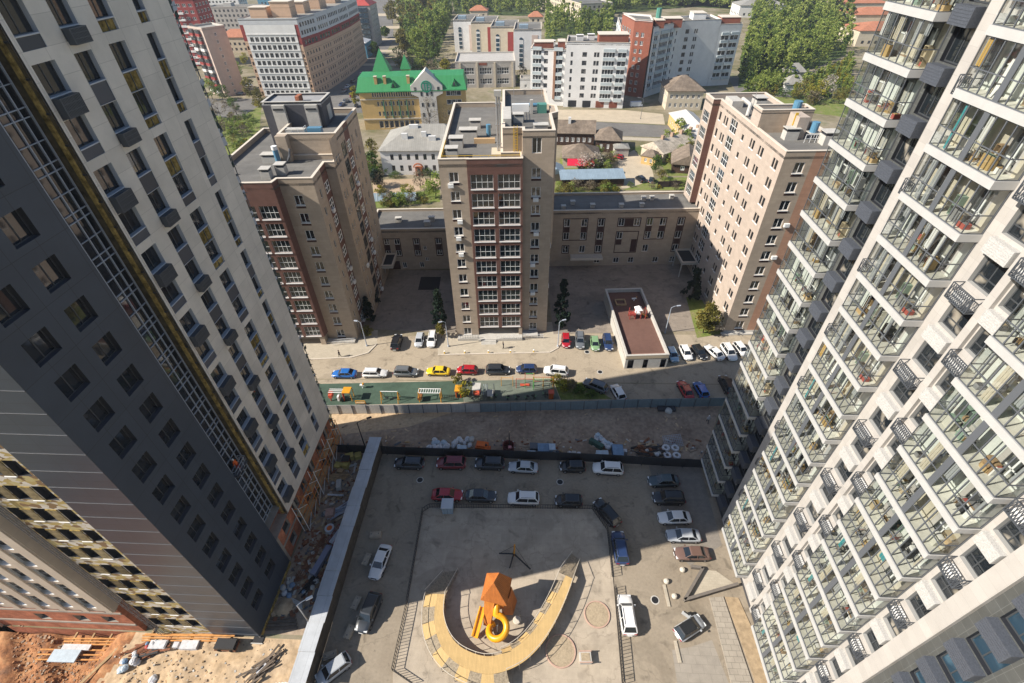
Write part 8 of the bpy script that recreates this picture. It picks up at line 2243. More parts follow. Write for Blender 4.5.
litter = [
    ('bag_heap', 'heap of white and pale blue sacks at the left behind the black hoarding', 'sacks', 440, 446, 0, lambda m: heap(m, 14, [BAGW, BAGW, FOIL], 1.6, 0.8)),
    ('bag_heap', 'second heap of white sacks left of the orange tank', 'sacks', 463, 444, 0, lambda m: (heap(m, 12, [BAGW, BAGW, GREYC], 1.5, 0.8))),
    ('foam_stack', 'pale blue foam stack against the black hoarding below the white sacks', 'foam stack', 462.5, 451, 3, lambda m: stack(m, 1.5, 0.9, 0.9, FOIL)),
    ('plastic_tank', 'bright orange plastic tank behind the black hoarding', 'tank', 482.5, 449, -8, lambda m: (m.box(-1.0, 0.9, -0.7, 0.7, 0.1, 1.1, ORGP), m.box(-0.8, 0.5, -0.5, 0.5, 1.1, 1.35, ORGP), m.tube([(0.6, 0, 1.1), (0.6, 0, 1.3)], 0.2, IRON, 8), m.box(0.9, 1.3, -0.4, 0.4, 0.1, 0.6, ORGP))),
    ('dark_red_bin', 'dark red steel bin at the foot of the thin pole', 'bin', 508.5, 450.5, 0, lambda m: (m.lathe([(0.85, 0), (0.95, 1.5), (0.85, 1.5), (0.78, 0.4), (0.01, 0.4)], (0, 0, 0), M('dark_red_steel', (0.12, 0.03, 0.03), 0.6, 0.3), 14), m.box(0.0, 0.5, -0.5, 0, 0.5, 1.3, M('pink_plastic', (0.6, 0.25, 0.25), 0.5, 0.3)))),
    ('pallet_load', 'load of pale sheets and boards under blue film behind the hoarding', 'pallet load', 545, 451, 2, lambda m: (stack(m, 2.4, 1.6, 0.9, BAGB, 3), boards(m, 7, 2.6, BAGW), m.box(0.6, 1.6, -0.7, 0.5, 1.05, 1.25, FOIL))),
    ('pallet_load', 'dark pallet load at the left end of the blue film load', 'pallet load', 534, 449, 0, lambda m: (stack(m, 1.4, 1.2, 0.8, MULL, 3), heap(m, 4, [BAGW], 0.6, 0.5, 0.35))),
    ('foam_stack', 'small pale foam stack against the middle of the black hoarding', 'foam stack', 531.5, 455.5, 0, lambda m: stack(m, 1.4, 0.8, 0.7, FOIL, 3)),
    ('grey_bricks', 'grey blocks and sacks scattered right of the blue film load', 'blocks', 574, 455, 0, lambda m: (heap(m, 5, [GREYC, BAGW], 1.6, 0.5, 0.4), m.box(-0.4, 0.3, -0.3, 0.3, 0, 0.7, GREYC), m.box(0.5, 1.0, -0.3, 0.3, 0, 0.5, BAGW))),
    ('bag_heap', 'leaning pile of white blue sacks with green tarp, tallest behind the hoarding', 'sacks', 602, 443, -35, lambda m: (heap(m, 18, [BAGW, FOIL, BAGW], 1.6, 0.6, 0.6, 1.4), m.box(-1.7, 0.7, -1.4, -0.7, 0, 0.9, M('dark_green_tarp', (0.04, 0.09, 0.07), 0.6, 0.3, noise=(2, 0.3))))),
    ('foam_stack', 'wide pale blue foam stack right of the tall sack pile', 'foam stack', 602, 457, 2, lambda m: stack(m, 2.0, 1.2, 0.9, FOIL)),
    ('blue_container', 'dark blue tarpaulin crate beside the wide foam stack', 'crate', 617, 456, 0, lambda m: (m.box(-0.8, 0.8, -1.2, 1.2, 0, 1.3, M('dark_blue_tarp', (0.05, 0.09, 0.17), 0.6, 0.3, noise=(1.5, 0.25))), m.box(-0.85, 0.85, -1.25, 1.25, 1.3, 1.36, BAGB), m.box(0.9, 1.6, 0.4, 1.0, 0, 0.6, BAGW))),
    ('scrap_heap', 'dark heap of tangled scrap and pale sacks right of the blue crate', 'scrap', 648, 452, 0, lambda m: (boards(m, 22, 2.6, IRON, 1.8), heap(m, 8, [BAGW, GREYC, RUST], 1.9, 0.8, 0.5), boards(m, 8, 2.2, RUST, 1.5))),
    ('pipe_rolls', 'four white coils of pipe lying near the right end of the hoarding', 'pipe coils', 671, 452.5, 0, lambda m: [m.lathe([(0.3, 0), (0.6, 0.02), (0.66, 0.2), (0.6, 0.36), (0.3, 0.38), (0.26, 0.2), (0.3, 0)], (x, y, 0), BAGW, 16) for x, y in ((-0.75, -0.7), (0.7, -0.7), (-0.7, 0.75), (0.75, 0.75))]),
    ('rebar_mat', 'grid of dark reinforcing mats leaning near the right tower corner', 'rebar', 672, 442, 10, lambda m: [m.bar((-1.5, -1 + 0.25 * i, 0.1 + 0.1 * i), (1.5, -1 + 0.25 * i, 0.1 + 0.1 * i), 0.04, 0.04, LMULL) for i in range(8)] + [m.bar((-1.5 + 0.3 * i, -1, 0.1), (-1.5 + 0.3 * i, 0.8, 0.85), 0.04, 0.04, LMULL) for i in range(11)]),
    ('tarp_bundle', 'grey bundle lying against the blue grey sheet fence', 'bundle', 666, 409.5, 0, lambda m: (m.box(-1.5, 1.5, -0.5, 0.4, 0, 0.5, M('dark_tarp', (0.06, 0.06, 0.065), 0.8, 0.2, noise=(2, 0.3))), bag(m, 0.3, -0.5, 0, 0.9, GREYC))),
    # mud strip beside the covered walkway
    ('yellow_packs', 'yellow insulation packs stacked at the top of the mud strip', 'insulation packs', 350.5, 459, 20, lambda m: (stack(m, 1.3, 1.0, 0.9, YELP, 3), m.box(0.8, 1.8, -0.6, 0.4, 0, 0.8, YELP))),
    ('yellow_packs', 'loose yellow insulation packs left of the street lamp', 'insulation packs', 343, 467, -10, lambda m: (m.box(-1.2, -0.2, -0.5, 0.4, 0, 0.6, YELP), m.box(0.0, 1.0, -0.3, 0.6, 0, 0.9, YELP), m.box(-0.4, 0.5, -1.2, -0.5, 0, 0.4, WOODP))),
    ('dark_bin', 'dark brown bin between the yellow packs', 'bin', 347.5, 463, 0, lambda m: (m.box(-0.5, 0.5, -0.5, 0.5, 0, 1.2, RUST), m.box(-0.55, 0.55, -0.55, 0.55, 1.2, 1.28, IRON))),
    ('grey_crate', 'narrow grey crate standing by the brick wall', 'crate', 340, 487, 15, lambda m: stack(m, 0.8, 1.5, 0.9, GREYC, 2)),
    ('timber_pile', 'pile of timber boards below the yellow packs', 'timber', 336, 478, 10, lambda m: boards(m, 16, 3.0, WOODP)),
    ('pipe_bundle', 'single pale pipe on blocks in the mud strip', 'pipe', 336, 497, -6, lambda m: (m.tube([(-1.2, 0, 0.4), (1.2, 0.2, 0.4)], 0.14, BAGW, 8), m.box(-0.9, -0.7, -0.3, 0.3, 0, 0.28, WOODP), m.box(0.7, 0.9, -0.2, 0.5, 0, 0.28, WOODP))),
    ('steel_scrap', 'tangle of bluish steel rods against the covered walkway', 'scrap', 344, 510, 40, lambda m: boards(m, 26, 3.2, LMULL, 1.4)),
    ('pallet_load', 'pallet with pinkish bricks beside the steel rods', 'pallet load', 331, 515, 10, lambda m: stack(m, 1.3, 1.3, 0.8, M('pink_bricks', (0.42, 0.27, 0.22), 0.9, 0.2, noise=(3, 0.2)), 4)),
    ('red_white_barrel', 'red and white barrel in the middle of the mud strip', 'barrel', 331, 531, 0, lambda m: (m.lathe([(0.6, 0), (0.65, 0.9), (0.4, 0.9), (0.4, 0.3), (0.01, 0.3)], (0, 0, 0), BAGW, 14), m.lathe([(0.38, 0.3), (0.38, 0.85), (0.01, 0.86)], (0, 0, 0), ORGP, 12))),
    ('red_rack', 'rack of red and dark frames beside the covered walkway', 'rack', 338, 538, 70, lambda m: [m.bar((x, y, 0), (x, y, 1.2), 0.06, 0.06, M('red_steel', (0.32, 0.04, 0.04), 0.6, 0.3)) for x in (-1.4, -0.5, 0.4, 1.3) for y in (-0.5, 0.5)] + [m.bar((-1.4, y, z), (1.3, y, z), 0.06, 0.06, M('red_steel')) for y in (-0.5, 0.5) for z in (0.6, 1.2)] + [m.box(-1.2, 0.8, -0.4, 0.4, 0.6, 0.75, BAGW)]),
    ('sheet_stack', 'long lilac grey stack of sheets along the covered walkway', 'sheet stack', 322.5, 562, 76, lambda m: (stack(m, 4.0, 0.9, 0.7, M('lilac_sheet', (0.27, 0.28, 0.36), 0.6, 0.3), 3), boards(m, 6, 3.0, IRON))),
    ('rebar_bundle', 'bundle of rusty reinforcing bars at the foot of the brick wall', 'rebar', 311, 560, 72, lambda m: [m.tube([(-3.0, -0.5 + 0.1 * i, 0.1 + 0.05 * (i % 3)), (3.0, -0.45 + 0.1 * i, 0.1 + 0.05 * (i % 2))], 0.04, RUST, 5) for i in range(11)]),
    ('scrap_heap', 'dark heap of boxes and scrap below the lilac sheets', 'scrap', 312, 584, 60, lambda m: (boards(m, 18, 2.4, IRON), heap(m, 6, [RUST, BAGB, GREYC], 1.4, 0.8, 0.5))),
    ('grey_bags', 'small heap of grey cement sacks beside the plinth of the charcoal wing', 'sacks', 290, 588, 60, lambda m: heap(m, 8, [GREYC, BAGW, BAGB], 0.9, 0.9, 0.45)),
    ('plank_stack', 'stack of long dark planks near the site lamp', 'planks', 283, 622, 5, lambda m: [m.box(-2.2, 2.0 - 0.2 * i, -0.9 + 0.4 * i, -0.6 + 0.4 * i, 0, 0.12, M('old_plank', (0.14, 0.11, 0.085), 0.9, 0.2, noise=(2, 0.3))) for i in range(5)]),
    ('sand_pile', 'little lit pile of orange sand in the mud strip', 'sand pile', 285, 607, 0, lambda m: m.lathe([(1.3, 0), (0.9, 0.35), (0.4, 0.7), (0.01, 0.85)], (0, 0, 0), SAND, 14)),
    # sandy ground before the south fronts
    ('formwork_beams', 'long row of orange formwork beams along the foot of the grey front', 'formwork', 192, 637, 2, lambda m: [m.bar((-5.6, -0.5 + 0.22 * i, 0.3 + 0.14 * (i % 3)), (5.4 - 0.5 * (i % 2), -0.5 + 0.22 * i, 0.32 + 0.14 * (i % 3)), 0.14, 0.14, M('formwork_orange', (0.52, 0.24, 0.07), 0.7, 0.3, noise=(2, 0.3))) for i in range(4)] + [m.box(-5 + 2.4 * i, -4.8 + 2.4 * i, -0.7, 1.2, 0, 0.2, WOODP) for i in range(5)]),
    ('formwork_beams', 'shorter stack of orange formwork beams before the brick base', 'formwork', 103, 639, 2, lambda m: [m.bar((-4.2, -0.7 + 0.25 * i, 0.3 + 0.2 * (i % 3)), (4.0, -0.7 + 0.25 * i, 0.33 + 0.2 * (i % 3)), 0.14, 0.14, M('formwork_orange')) for i in range(3)] + [m.box(-3.6 + 2.2 * i, -3.4 + 2.2 * i, -0.9, 1.2, 0, 0.2, WOODP) for i in range(4)]),
    ('formwork_beams', 'orange formwork beams with pale boards on the edge of the pit', 'formwork', 73, 655, 1, lambda m: [m.bar((-3.8, -0.7 + 0.5 * i, 0.5 + 0.1 * i), (4.0, -0.6 + 0.5 * i, 0.6), 0.14, 0.14, M('formwork_orange')) for i in range(3)] + [m.box(-1.9, 1.4, -1.0, 0.3, 0.75, 0.95, FOIL), m.box(-1.2, 2.2, 0.3, 0.9, 0.7, 0.9, BAGW)]),
    ('white_packs', 'two white wrapped packs before the orange beams', 'packs', 180, 646, 2, lambda m: (m.box(-3.3, -1.3, -0.5, 0.4, 0.1, 0.7, BAGW), m.box(-3.2, -1.4, -0.45, 0.35, 0.7, 0.76, BAGW), m.box(0.4, 2.4, -0.5, 0.4, 0.1, 0.7, BAGW), m.box(-0.6, 0.0, -0.3, 0.3, 0.1, 0.5, BAGW))),
    ('trolley', 'dark box trailer at the right end of the orange beams', 'trailer', 229, 646.5, 0, lambda m: (m.box(-1.3, 1.2, -0.6, 0.6, 0.3, 0.5, RUST), m.box(-1.2, 1.1, -0.55, 0.55, 0.5, 1.0, IRON), m.tube([(-0.7, -0.6, 0.3), (-0.7, 0.6, 0.3)], 0.3, TYRE, 10), m.tube([(0.7, -0.6, 0.3), (0.7, 0.6, 0.3)], 0.3, TYRE, 10))),
    ('scrap_heap', 'tangled heap of red, blue and rusty scrap on the sand', 'scrap', 148, 652, 20, lambda m: (boards(m, 24, 3.2, RUST, 1.8), boards(m, 8, 2.5, IRON, 1.5), heap(m, 6, [BAGB, M('red_plastic', (0.4, 0.06, 0.05), 0.5, 0.3), BAGW], 1.6, 0.8, 0.4))),
    ('tarp', 'crumpled pale blue tarpaulin with a sack on the sand', 'tarpaulin', 130, 664, 30, lambda m: heap(m, 7, [FOIL, BAGW, BAGB], 0.8, 0.6, 0.6)),
    ('timber_pile', 'dark broken timber and white sheets left of the walkway end', 'timber', 262, 669, 50, lambda m: (boards(m, 18, 3.0, M('old_plank'), 1.5), m.box(-0.6, 0.6, -0.4, 0.4, 0.2, 0.3, BAGW))),
    ('plank', 'single long plank lying on the sand left of the timber', 'plank', 107, 660, 62, lambda m: m.box(-3.0, 3.0, -0.16, 0.16, 0.1, 0.2, WOODP)),
    ('white_sack', 'small white sack at the bottom edge of the sand', 'sack', 154, 680, 0, lambda m: bag(m, 0, 0, 0, 0.7, BAGW)),
    ('dark_hatch', 'square dark hatch in the sand near the corner of the charcoal wing', 'hatch', 258.5, 640, 0, lambda m: (m.box(-0.6, 0.6, -0.35, 0.35, 0, 0.12, IRON), m.box(-0.7, 0.7, -0.45, -0.35, 0, 0.16, GREYC))),
]
for nm, lab, cat, u, v, rz, fn in litter:
    p = at(u, v)
    zz = pit_h(p.x, p.y) if p.x < PITX1 and p.y < PITY1 else 0.0
    p = at(u, v, zz)
    mb = MB(); fn(mb); single(nm, mb, lab, cat, (p.x, p.y, zz), math.radians(rz))
# ------------------------------------------------------------ equipment on the sports ground
OG, RD, GN, WT = M('orange_post'), M('red_frame', (0.5, 0.09, 0.05), 0.5, 0.4), M('green_frame', (0.10, 0.33, 0.10), 0.5, 0.4), FRAMEW
def goal(m, w_, h, c1, c2, d=0.0):
    for x in (-w_ / 2, w_ / 2): m.tube([(x, 0, 0), (x, d, h)], 0.07, c1, 6)
    m.tube([(-w_ / 2, d, h), (w_ / 2, d, h)], 0.06, c2, 6)
eq = [
    ('climbing_frame', 'red and white climbing frame at the left end of the green pitch', 338, 401, lambda m: ([goal(m, 2.4, 2.2, RD, WT, 0.4 * k) for k in range(3)], m.box(-1.2, -0.6, -0.5, 0.6, 1.2, 1.9, RD), m.box(0.2, 0.5, -0.4, 0.4, 0.4, 1.4, WT), m.box(1.2, 2.6, -0.2, 1.3, 2.2, 2.3, OG), m.tube([(2.6, 0, 0), (2.6, 0, 2.2)], 0.07, OG, 6), m.tube([(2.6, 1.2, 0), (2.6, 1.2, 2.2)], 0.07, OG, 6))),
    ('pull_up_bar', 'small orange bar bench by the fence on the green pitch', 361, 404, lambda m: (goal(m, 1.7, 0.8, OG, OG, 0.0), m.box(-0.8, 0.8, -0.3, 0.0, 0.45, 0.52, WOODP))),
    ('swing', 'swing with orange posts and white bar in the middle of the green pitch', 391, 400, lambda m: (goal(m, 3.0, 2.2, OG, WT), [m.tube([(sx * 1.5, 0, 2.2), (sx * 1.5, 0.9 * sy, 0)], 0.06, OG, 6) for sx in (-1, 1) for sy in (-1, 1)], [m.bar((x, 0, 2.15), (x, 0, 0.6), 0.03, 0.03, IRON) for x in (-0.9, -0.4, 0.4, 0.9)], m.box(-0.95, -0.35, -0.15, 0.15, 0.55, 0.6, IRON), m.box(0.35, 0.95, -0.15, 0.15, 0.55, 0.6, IRON))),
    ('play_stand', 'low white spring toy left of the swing', 363, 388, lambda m: (m.tube([(0, 0, 0), (0, 0, 0.8)], 0.1, WT, 6), m.box(-0.4, 0.4, -0.2, 0.2, 0.7, 0.9, WT), m.box(0.1, 0.3, -0.2, 0.2, 0.9, 1.2, OG))),
    ('rope_bridge', 'orange rope bridge with white ladder top right of the swing', 431, 400, lambda m: ([m.tube([(sx * 1.9, y, 0), (sx * 1.9, y, 2.4)], 0.09, OG, 6) for sx in (-1, 1) for y in (-0.5, 0.5)], [m.tube([(-1.9 + 0.42 * i, -0.5, 2.35), (-1.9 + 0.42 * i, 0.5, 2.35)], 0.05, WT, 5) for i in range(10)], [m.tube([(-1.9, y, 2.35), (1.9, y, 2.35)], 0.06, WT, 6) for y in (-0.5, 0.5)], m.box(-2.2, -1.5, -0.6, 0.6, 0.5, 1.1, M('rope_box', (0.2, 0.09, 0.03), 0.8, 0.2)))),
    ('orange_shelter', 'small orange shelter at the right end of the green pitch', 459, 395, lambda m: (m.box(-0.5, 0.5, -0.7, 0.7, 0, 1.7, M('orange_plastic')), m.box(-0.6, 0.6, -0.8, 0.8, 1.7, 1.8, OG), m.box(-0.3, 0.3, -0.72, -0.69, 0.1, 1.3, IRON))),
    ('play_complex', 'grey play complex with ropes and small platforms on the exercise yard', 484, 397, lambda m: ([m.tube([(x, y, 0), (x, y, 2.6)], 0.07, MULL, 6) for x in (-1.8, -0.6, 0.6, 1.8) for y in (-0.8, 0.8)], m.box(-1.8, -0.6, -0.8, 0.8, 1.3, 1.4, RD), m.box(0.6, 1.8, -0.8, 0.8, 1.0, 1.1, GREYC), [m.bar((-0.6 + 0.3 * i, -0.8, 1.35), (-0.6 + 0.3 * i, 0.8, 2.5), 0.05, 0.05, LMULL) for i in range(5)], m.box(-1.9, -0.5, -0.9, 0.9, 2.6, 2.7, GREYC))),
    ('exercise_bars', 'orange horizontal bars at the back of the exercise yard', 508, 386, lambda m: [m.tube([(x, 0, 0), (x, 0, h)], 0.05, OG, 6) for x, h in ((-1.2, 2.2), (0.9, 2.6))] + [m.tube([(-1.2, 0, 2.1), (0.9, 0, 2.1)], 0.04, OG, 6)]),
    ('exercise_bars', 'red and green exercise bars in the middle of the exercise yard', 525, 388, lambda m: [m.tube([(x, y, 0), (x, y, 2.4)], 0.06, c, 6) for x, y, c in ((-1.6, 0, RD), (0, 0, GN), (1.6, 0, GN), (0, 1.4, RD), (1.6, 1.4, OG))] + [m.tube([(-1.6, 0, 2.3), (1.6, 0, 2.3)], 0.05, RD, 6), m.tube([(0, 1.4, 2.3), (1.6, 1.4, 2.3)], 0.05, GN, 6), m.box(-0.9, 0.8, 0.4, 1.0, 0.1, 0.16, RD)]),
    ('exercise_bars', 'green and orange monkey bars at the right of the exercise yard', 543, 388, lambda m: [m.tube([(x, y, 0), (x, y, 2.3)], 0.06, c, 6) for x, c in ((-1.8, GN), (0, OG), (1.8, OG)) for y in (-0.5, 0.5)] + [m.tube([(-1.8, y, 2.25), (1.8, y, 2.25)], 0.05, RD, 6) for y in (-0.5, 0.5)] + [m.tube([(-1.6 + 0.4 * i, -0.5, 2.25), (-1.6 + 0.4 * i, 0.5, 2.25)], 0.035, GN, 5) for i in range(9)]),
    ('orange_shelter', 'small orange litter house at the right end of the exercise yard', 551, 397.5, lambda m: (m.box(-0.4, 0.4, -0.4, 0.4, 0, 1.4, M('orange_plastic')), m.box(-0.5, 0.5, -0.5, 0.5, 1.4, 1.5, RD)))]
for nm, lab, u, v, fn in eq:
    simple(nm, lab, 'play equipment', u, v, fn, 0.02, 1)
for u, v in ((495, 398), (508, 400), (517, 400), (527, 400), (534, 399), (545, 397)):
    simple('fitness_machine', 'small dark fitness machine in the row along the fence of the exercise yard', 'fitness machine', u, v, lambda m: (m.tube([(0, 0, 0), (0, 0, 1.3)], 0.09, IRON, 6), m.bar((-0.5, 0, 0.5), (0.5, 0.1, 0.7), 0.14, 0.08, IRON), m.box(0.25, 0.6, -0.2, 0.2, 0.55, 0.62, IRON), m.tube([(-0.4, -0.3, 1.1), (-0.4, 0.3, 1.1)], 0.04, GN, 5)), 0.02, u * 37 % 180, 'fitness machines along the fence')
DKB2 = M('deck_red', (0.30, 0.05, 0.04), 0.6, 0.3)
p_ = Vector(GE.location)
for nm, lab, x, y, fn in (('sand_box', 'square pale wooden sandbox frame on the garage roof deck', 2.6, 17.6, lambda m: [m.box(-1.1, 1.1, y - 0.12, y + 0.12, 0, 0.35, WOODP) for y in (-0.9, 0.9)] + [m.box(x - 0.12, x + 0.12, -0.78, 0.78, 0, 0.35, WOODP) for x in (-1.0, 1.0)]),
    ('climbing_frame', 'red and white climbing frame on the garage roof deck', 4.9, 12.4, lambda m: ([m.tube([(x, y, 0), (x, y, 2.2)], 0.08, DKB2, 6) for x in (-1.6, -0.5, 0.6, 1.6) for y in (-0.5, 0.6)], m.box(-0.5, 0.6, -0.5, 0.6, 1.2, 1.35, WT), m.box(-1.7, -0.5, -0.6, 0.7, 1.0, 1.1, DKB2), m.add([(-0.7, -0.7, 2.2), (0.8, -0.7, 2.2), (0.8, 0.8, 2.2), (-0.7, 0.8, 2.2), (0.05, 0.05, 3.0)], [(0, 1, 4), (1, 2, 4), (2, 3, 4), (3, 0, 4), (3, 2, 1, 0)], WT), m.bar((0.6, 0, 1.2), (2.2, 0.1, 0.1), 0.5, 0.06, OG))),
    ('spring_toy', 'small pale spring toy at the far end of the garage roof deck', 5.6, 18.2, lambda m: (m.tube([(0, 0, 0), (0.1, 0, 0.6)], 0.1, WT, 6), m.bar((-0.5, 0, 0.6), (0.5, 0, 0.7), 0.25, 0.2, WT), m.bar((0.4, 0, 0.7), (0.5, 0, 1.1), 0.1, 0.1, OG)))):
    mb = MB(); fn(mb)
    T = Matrix.Translation(p_) @ Matrix.Rotation(math.radians(4.5), 4, 'Z')
    q = T @ Vector((x, y, 2.5)); single(nm, mb, lab, 'play equipment', q, math.radians(4.5))
# glasshouse strip and garden things behind the left wing
simple('greenhouse', 'pale blue grey glasshouse strip in the garden behind the left wing', 'greenhouse', 394, 199.5, lambda m: (m.add([(-7, -1.2, 0), (7, -1.2, 0), (7, 1.2, 0), (-7, 1.2, 0), (-7, 0, 2.2), (7, 0, 2.2)], [(0, 1, 5, 4), (2, 3, 4, 5), (1, 2, 5), (3, 0, 4)], ROOFBL), [m.bar((-7 + 2 * i, -1.25, 0), (-7 + 2 * i, 0, 2.25), 0.08, 0.08, FRAMEW) for i in range(8)]), 0, 4)
# ------------------------------------------------------------ people
SKIN = M('skin', (0.45, 0.27, 0.19), 0.6, 0.3)
def person(label, p, hd, top, legs, hair, lean=0.0, step=0.25):
    mt, ml, mh = M('cloth_' + top[0], top[1], 0.85, 0.2), M('cloth_' + legs[0], legs[1], 0.85, 0.2), M('hair_' + hair[0], hair[1], 0.8, 0.2)
    me = bpy.data.meshes.new('body')
    V = [(0, 0, 0.92), (0.02, 0, 1.15), (0.03 + lean, 0, 1.42), (0.04 + lean, 0, 1.52), (0.06 + lean, 0, 1.60), (0.07 + lean, 0, 1.70),
         (0.02 + lean, 0.19, 1.40), (0.0 + lean, 0.25, 1.12), (0.14 + lean, 0.24, 0.90), (0.18 + lean, 0.24, 0.80), (0.02 + lean, -0.19, 1.40), (0.05 + lean, -0.25, 1.12), (-0.10 + lean, -0.24, 0.90), (-0.13 + lean, -0.24, 0.80),
         (0.0, 0.10, 0.88), (step * 0.6, 0.11, 0.48), (step, 0.11, 0.06), (step + 0.16, 0.11, 0.04), (0.0, -0.10, 0.88), (-step * 0.25, -0.11, 0.48), (-step, -0.11, 0.08), (-step + 0.14, -0.11, 0.04)]
    E = [(0, 1), (1, 2), (2, 3), (3, 4), (4, 5), (2, 6), (6, 7), (7, 8), (8, 9), (2, 10), (10, 11), (11, 12), (12, 13), (0, 14), (14, 15), (15, 16), (16, 17), (0, 18), (18, 19), (19, 20), (20, 21)]
    Rr = [.15, .14, .17, .06, .10, .08, .075, .055, .04, .035, .075, .055, .04, .035, .10, .075, .05, .04, .10, .075, .05, .04]
    me.from_pydata(V, E, [])
    o = bpy.data.objects.new('person', me); COL.objects.link(o)
    tag(o, label, 'person')
    sk = o.modifiers.new('skin', 'SKIN')
    for i, r in enumerate(Rr): me.skin_vertices[0].data[i].radius = (r, r * (1.25 if i in (1, 2) else 1.0))
    me.skin_vertices[0].data[0].use_root = True
    sb = o.modifiers.new('sub', 'SUBSURF'); sb.levels = 1; sb.render_levels = 1
    for m_ in (mt, ml, SKIN): me.materials.append(m_)
    o.location = p; o.rotation_euler = (0, 0, math.radians(hd))
    dg = bpy.context.evaluated_depsgraph_get(); dg.update()
    ev = bpy.data.meshes.new_from_object(o.evaluated_get(dg))
    o.modifiers.clear(); o.data = ev
    ev.materials.clear()
    for m_ in (mt, ml, SKIN): ev.materials.append(m_)
    for pg in ev.polygons:
        z = pg.center.z
        pg.material_index = 1 if z < 0.93 and abs(pg.center.y) < 0.2 else (2 if z > 1.5 or (z < 0.9 and abs(pg.center.y) >= 0.2) else 0)
        pg.use_smooth = True
    m_ = MB(); m_.lathe([(0.108, 1.62), (0.118, 1.70), (0.10, 1.77), (0.05, 1.81), (0.005, 1.82)], (0.05 + lean, 0, 0), mh, 10); m_.build('hair' if hair[0] != 'helmet' else 'helmet', o, True)
    return o

person('person in dark clothes standing on the pavement before the middle tower', at(503.5, 348.5, 0.01), 200, ('dark', (0.02, 0.02, 0.03)), ('black', (0.015, 0.015, 0.018)), ('dark', (0.03, 0.02, 0.015)), 0, 0.12)
person('person in dark trousers and pale jacket walking on the site near the right tower', at(707, 423, 0.01), 80, ('pale', (0.4, 0.4, 0.42)), ('navy', (0.02, 0.025, 0.04)), ('helmet', (0.6, 0.6, 0.6)), 0.05, 0.3)
person('person in dark jacket on the pavement before the left brown tower', at(340, 357, 0.01), 10, ('dark', (0.02, 0.02, 0.03)), ('black', (0.015, 0.015, 0.018)), ('dark', (0.03, 0.02, 0.015)), 0, 0.2)
# worker hanging on the glazed stair strip
q = Vector((LX - 0.75, 30.3, 18.6))
person('person in orange work clothes standing on a cradle before the glazed stair strip', q, 180, ('orange', (0.62, 0.12, 0.03)), ('maroon', (0.22, 0.03, 0.03)), ('helmet', (0.6, 0.6, 0.6)), 0.08, 0.1)
CR_ = thing('work_cradle', 'small suspended work cradle before the glazed stair strip', 'cradle', (LX - 0.75, 30.3, 18.3))
mb = MB(); mb.box(-0.45, 0.4, -1.1, 1.1, 0.2, 0.28, MULL); mb.build('floor', CR_)
mb = MB(); rail(mb, [(-0.45, -1.1, 0.28), (0.4, -1.1, 0.28), (0.4, 1.1, 0.28), (-0.45, 1.1, 0.28)], 0.95, 0.05, LMULL, 0.7); mb.build('guard_rail', CR_)
mb = MB()
for y in (-1.0, 1.0): mb.tube([(0, y, 1.2), (0, y, 47)], 0.02, IRON, 4)
mb.build('cable', CR_)

# low scaffold along the bare brick base
BSC = thing('base_scaffold', 'low orange and white scaffold with plank decks along the brick base of the left tower', 'scaffold', (-31.2, 33.0, 0))
ORS = M('orange_scaffold_tube', (0.55, 0.2, 0.04), 0.6, 0.3)
mb = MB()
for i in range(9):
    for x in (0.05, 0.85):
        mb.tube([(x, i * 1.9, 0), (x, i * 1.9, 5.9)], 0.045, ORS if (i + int(x)) % 3 else FRAMEW, 6)
    for z in (1.9, 3.8, 5.7): mb.tube([(0.05, i * 1.9, z), (0.85, i * 1.9, z)], 0.035, ORS, 5)
    if i < 8:
        mb.tube([(0.85, i * 1.9, 0.2), (0.85, (i + 1) * 1.9, 1.9)], 0.03, FRAMEW, 5); mb.tube([(0.85, i * 1.9, 5.7), (0.85, (i + 1) * 1.9, 3.8)], 0.03, FRAMEW, 5)
for z in (1.9, 2.8, 3.8, 4.7, 5.7): mb.tube([(0.85, 0, z), (0.85, 15.2, z)], 0.035, ORS, 5)
mb.build('frame', BSC)
for j, z in enumerate((1.95, 3.85)):
    for i in range(8):
        if (i + j) % 3 == 2: continue
        mb = MB(); mb.box(0.1, 0.8, i * 1.9 + 0.05, i * 1.9 + 1.85, z, z + 0.05, WOODP); mb.build('plank_deck', BSC)
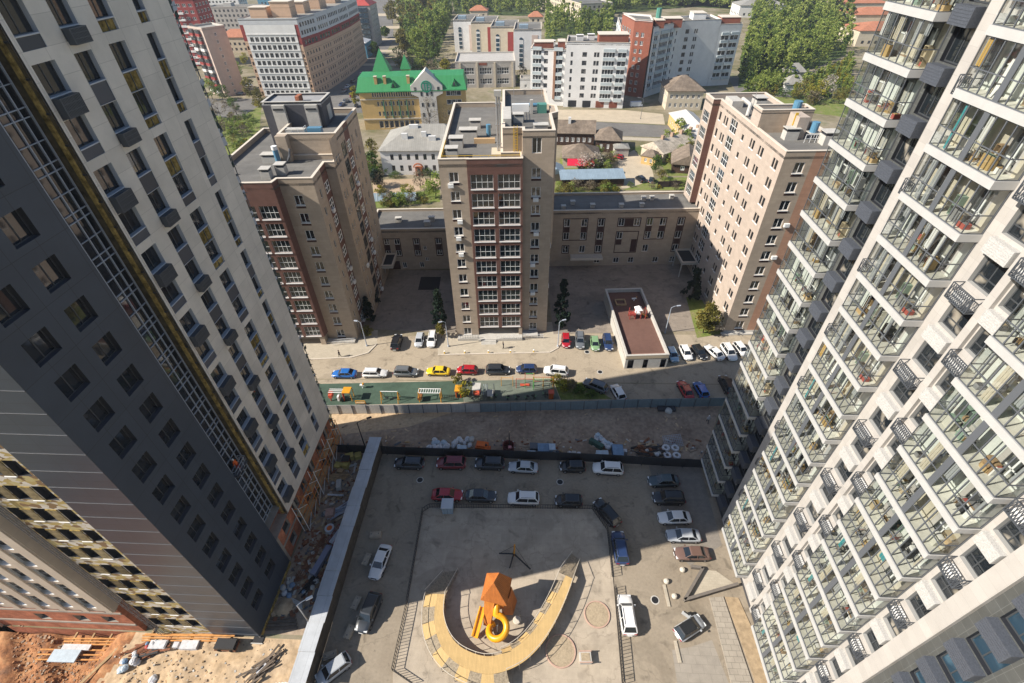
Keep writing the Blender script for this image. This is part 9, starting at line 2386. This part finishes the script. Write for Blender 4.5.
def bits(name, lab, poly, n, mats, s0, s1, seed, long=(1, 1, 1.6, 4)):
    """countless small rubble pieces strewn over the building ground"""
    R_ = random.Random(seed); m = MB()
    us = [q[0] for q in poly]; vv = [q[1] for q in poly]; got = 0
    while got < n:
        u, v = R_.uniform(min(us), max(us)), R_.uniform(min(vv), max(vv))
        ins, j = False, len(poly) - 1
        for i in range(len(poly)):
            if (poly[i][1] > v) != (poly[j][1] > v) and u < (poly[j][0] - poly[i][0]) * (v - poly[i][1]) / (poly[j][1] - poly[i][1]) + poly[i][0]: ins = not ins
            j = i
        if not ins: continue
        p = at(u, v); zz = pit_h(p.x, p.y) if p.x < PITX1 and p.y < PITY1 else 0.0
        got += 1
        s = R_.uniform(s0, s1)
        m.T = Matrix.Translation((p.x, p.y, zz)) @ Matrix.Rotation(R_.uniform(0, 6.28), 4, 'Z') @ Matrix.Rotation(R_.uniform(-.3, .3), 4, 'X')
        w_ = s * R_.choice(long); m.box(-w_ / 2, w_ / 2, -s / 2, s / 2, -0.05, s * R_.uniform(0.2, 0.6), R_.choice(mats))
    tag(m.build(name), kind='stuff')
RUBM = [DIRT, GREYC, WOODP, RUST, MULL, DIRT, SAND, RUST]
bits('rubble', '', [(336, 440), (700, 440), (704, 456), (340, 448)], 300, RUBM, 0.1, 0.35, 1)
bits('rubble', '', [(345, 450), (366, 452), (318, 610), (270, 622), (318, 500)], 520, RUBM, 0.1, 0.45, 2)
bits('rubble', '', [(110, 645), (270, 640), (290, 650), (262, 683), (120, 683)], 260, [SAND, SAND, DIRT, GREYC, WOODP], 0.05, 0.2, 3, (1, 1, 1.3))
bits('rubble', '', [(0, 620), (50, 632), (95, 655), (80, 683), (0, 683)], 700, [CLAY, DIRT, CLAY], 0.06, 0.24, 4, (1, 1.2, 0.8))
bits('rubble', '', [(340, 418), (600, 414), (715, 412), (700, 440), (345, 438)], 150, [DIRT, SAND], 0.06, 0.25, 5)

for u, v, lab in ((587, 352, 'round manhole cover in the street near the pale off-roader'), (600, 372, 'round manhole cover in the street above the grey off-roader'), (655, 600, 'round manhole cover in the sunny lane of the court'), (420, 480, 'round manhole cover in the shaded part of the court'), (560, 482, 'round manhole cover between the two court rows')):
    simple('manhole_cover', lab, 'manhole cover', u, v, lambda m: (m.lathe([(0.42, 0.005), (0.42, 0.02), (0.01, 0.02)], (0, 0, 0), IRON, 20), m.lathe([(0.55, 0.004), (0.5, 0.016), (0.43, 0.016)], (0, 0, 0), GREYC, 20)), 0.006)

# thin air haze round the whole place
mb = MB(); mb.box(-1850, 1850, -450, 2650, -4.6, 72, M('haze_air', (1, 1, 1)))
tag(mb.build('haze'), kind='stuff')
hn = MATS['haze_air'].node_tree
hn.nodes.remove(hn.nodes['Principled BSDF'])
pv = hn.nodes.new('ShaderNodeVolumePrincipled')
pv.inputs['Color'].default_value = (0.85, 0.90, 1.0, 1); pv.inputs['Density'].default_value = 0.00018; pv.inputs['Anisotropy'].default_value = 0.3
hn.links.new(pv.outputs[0], hn.nodes['Material Output'].inputs['Volume'])
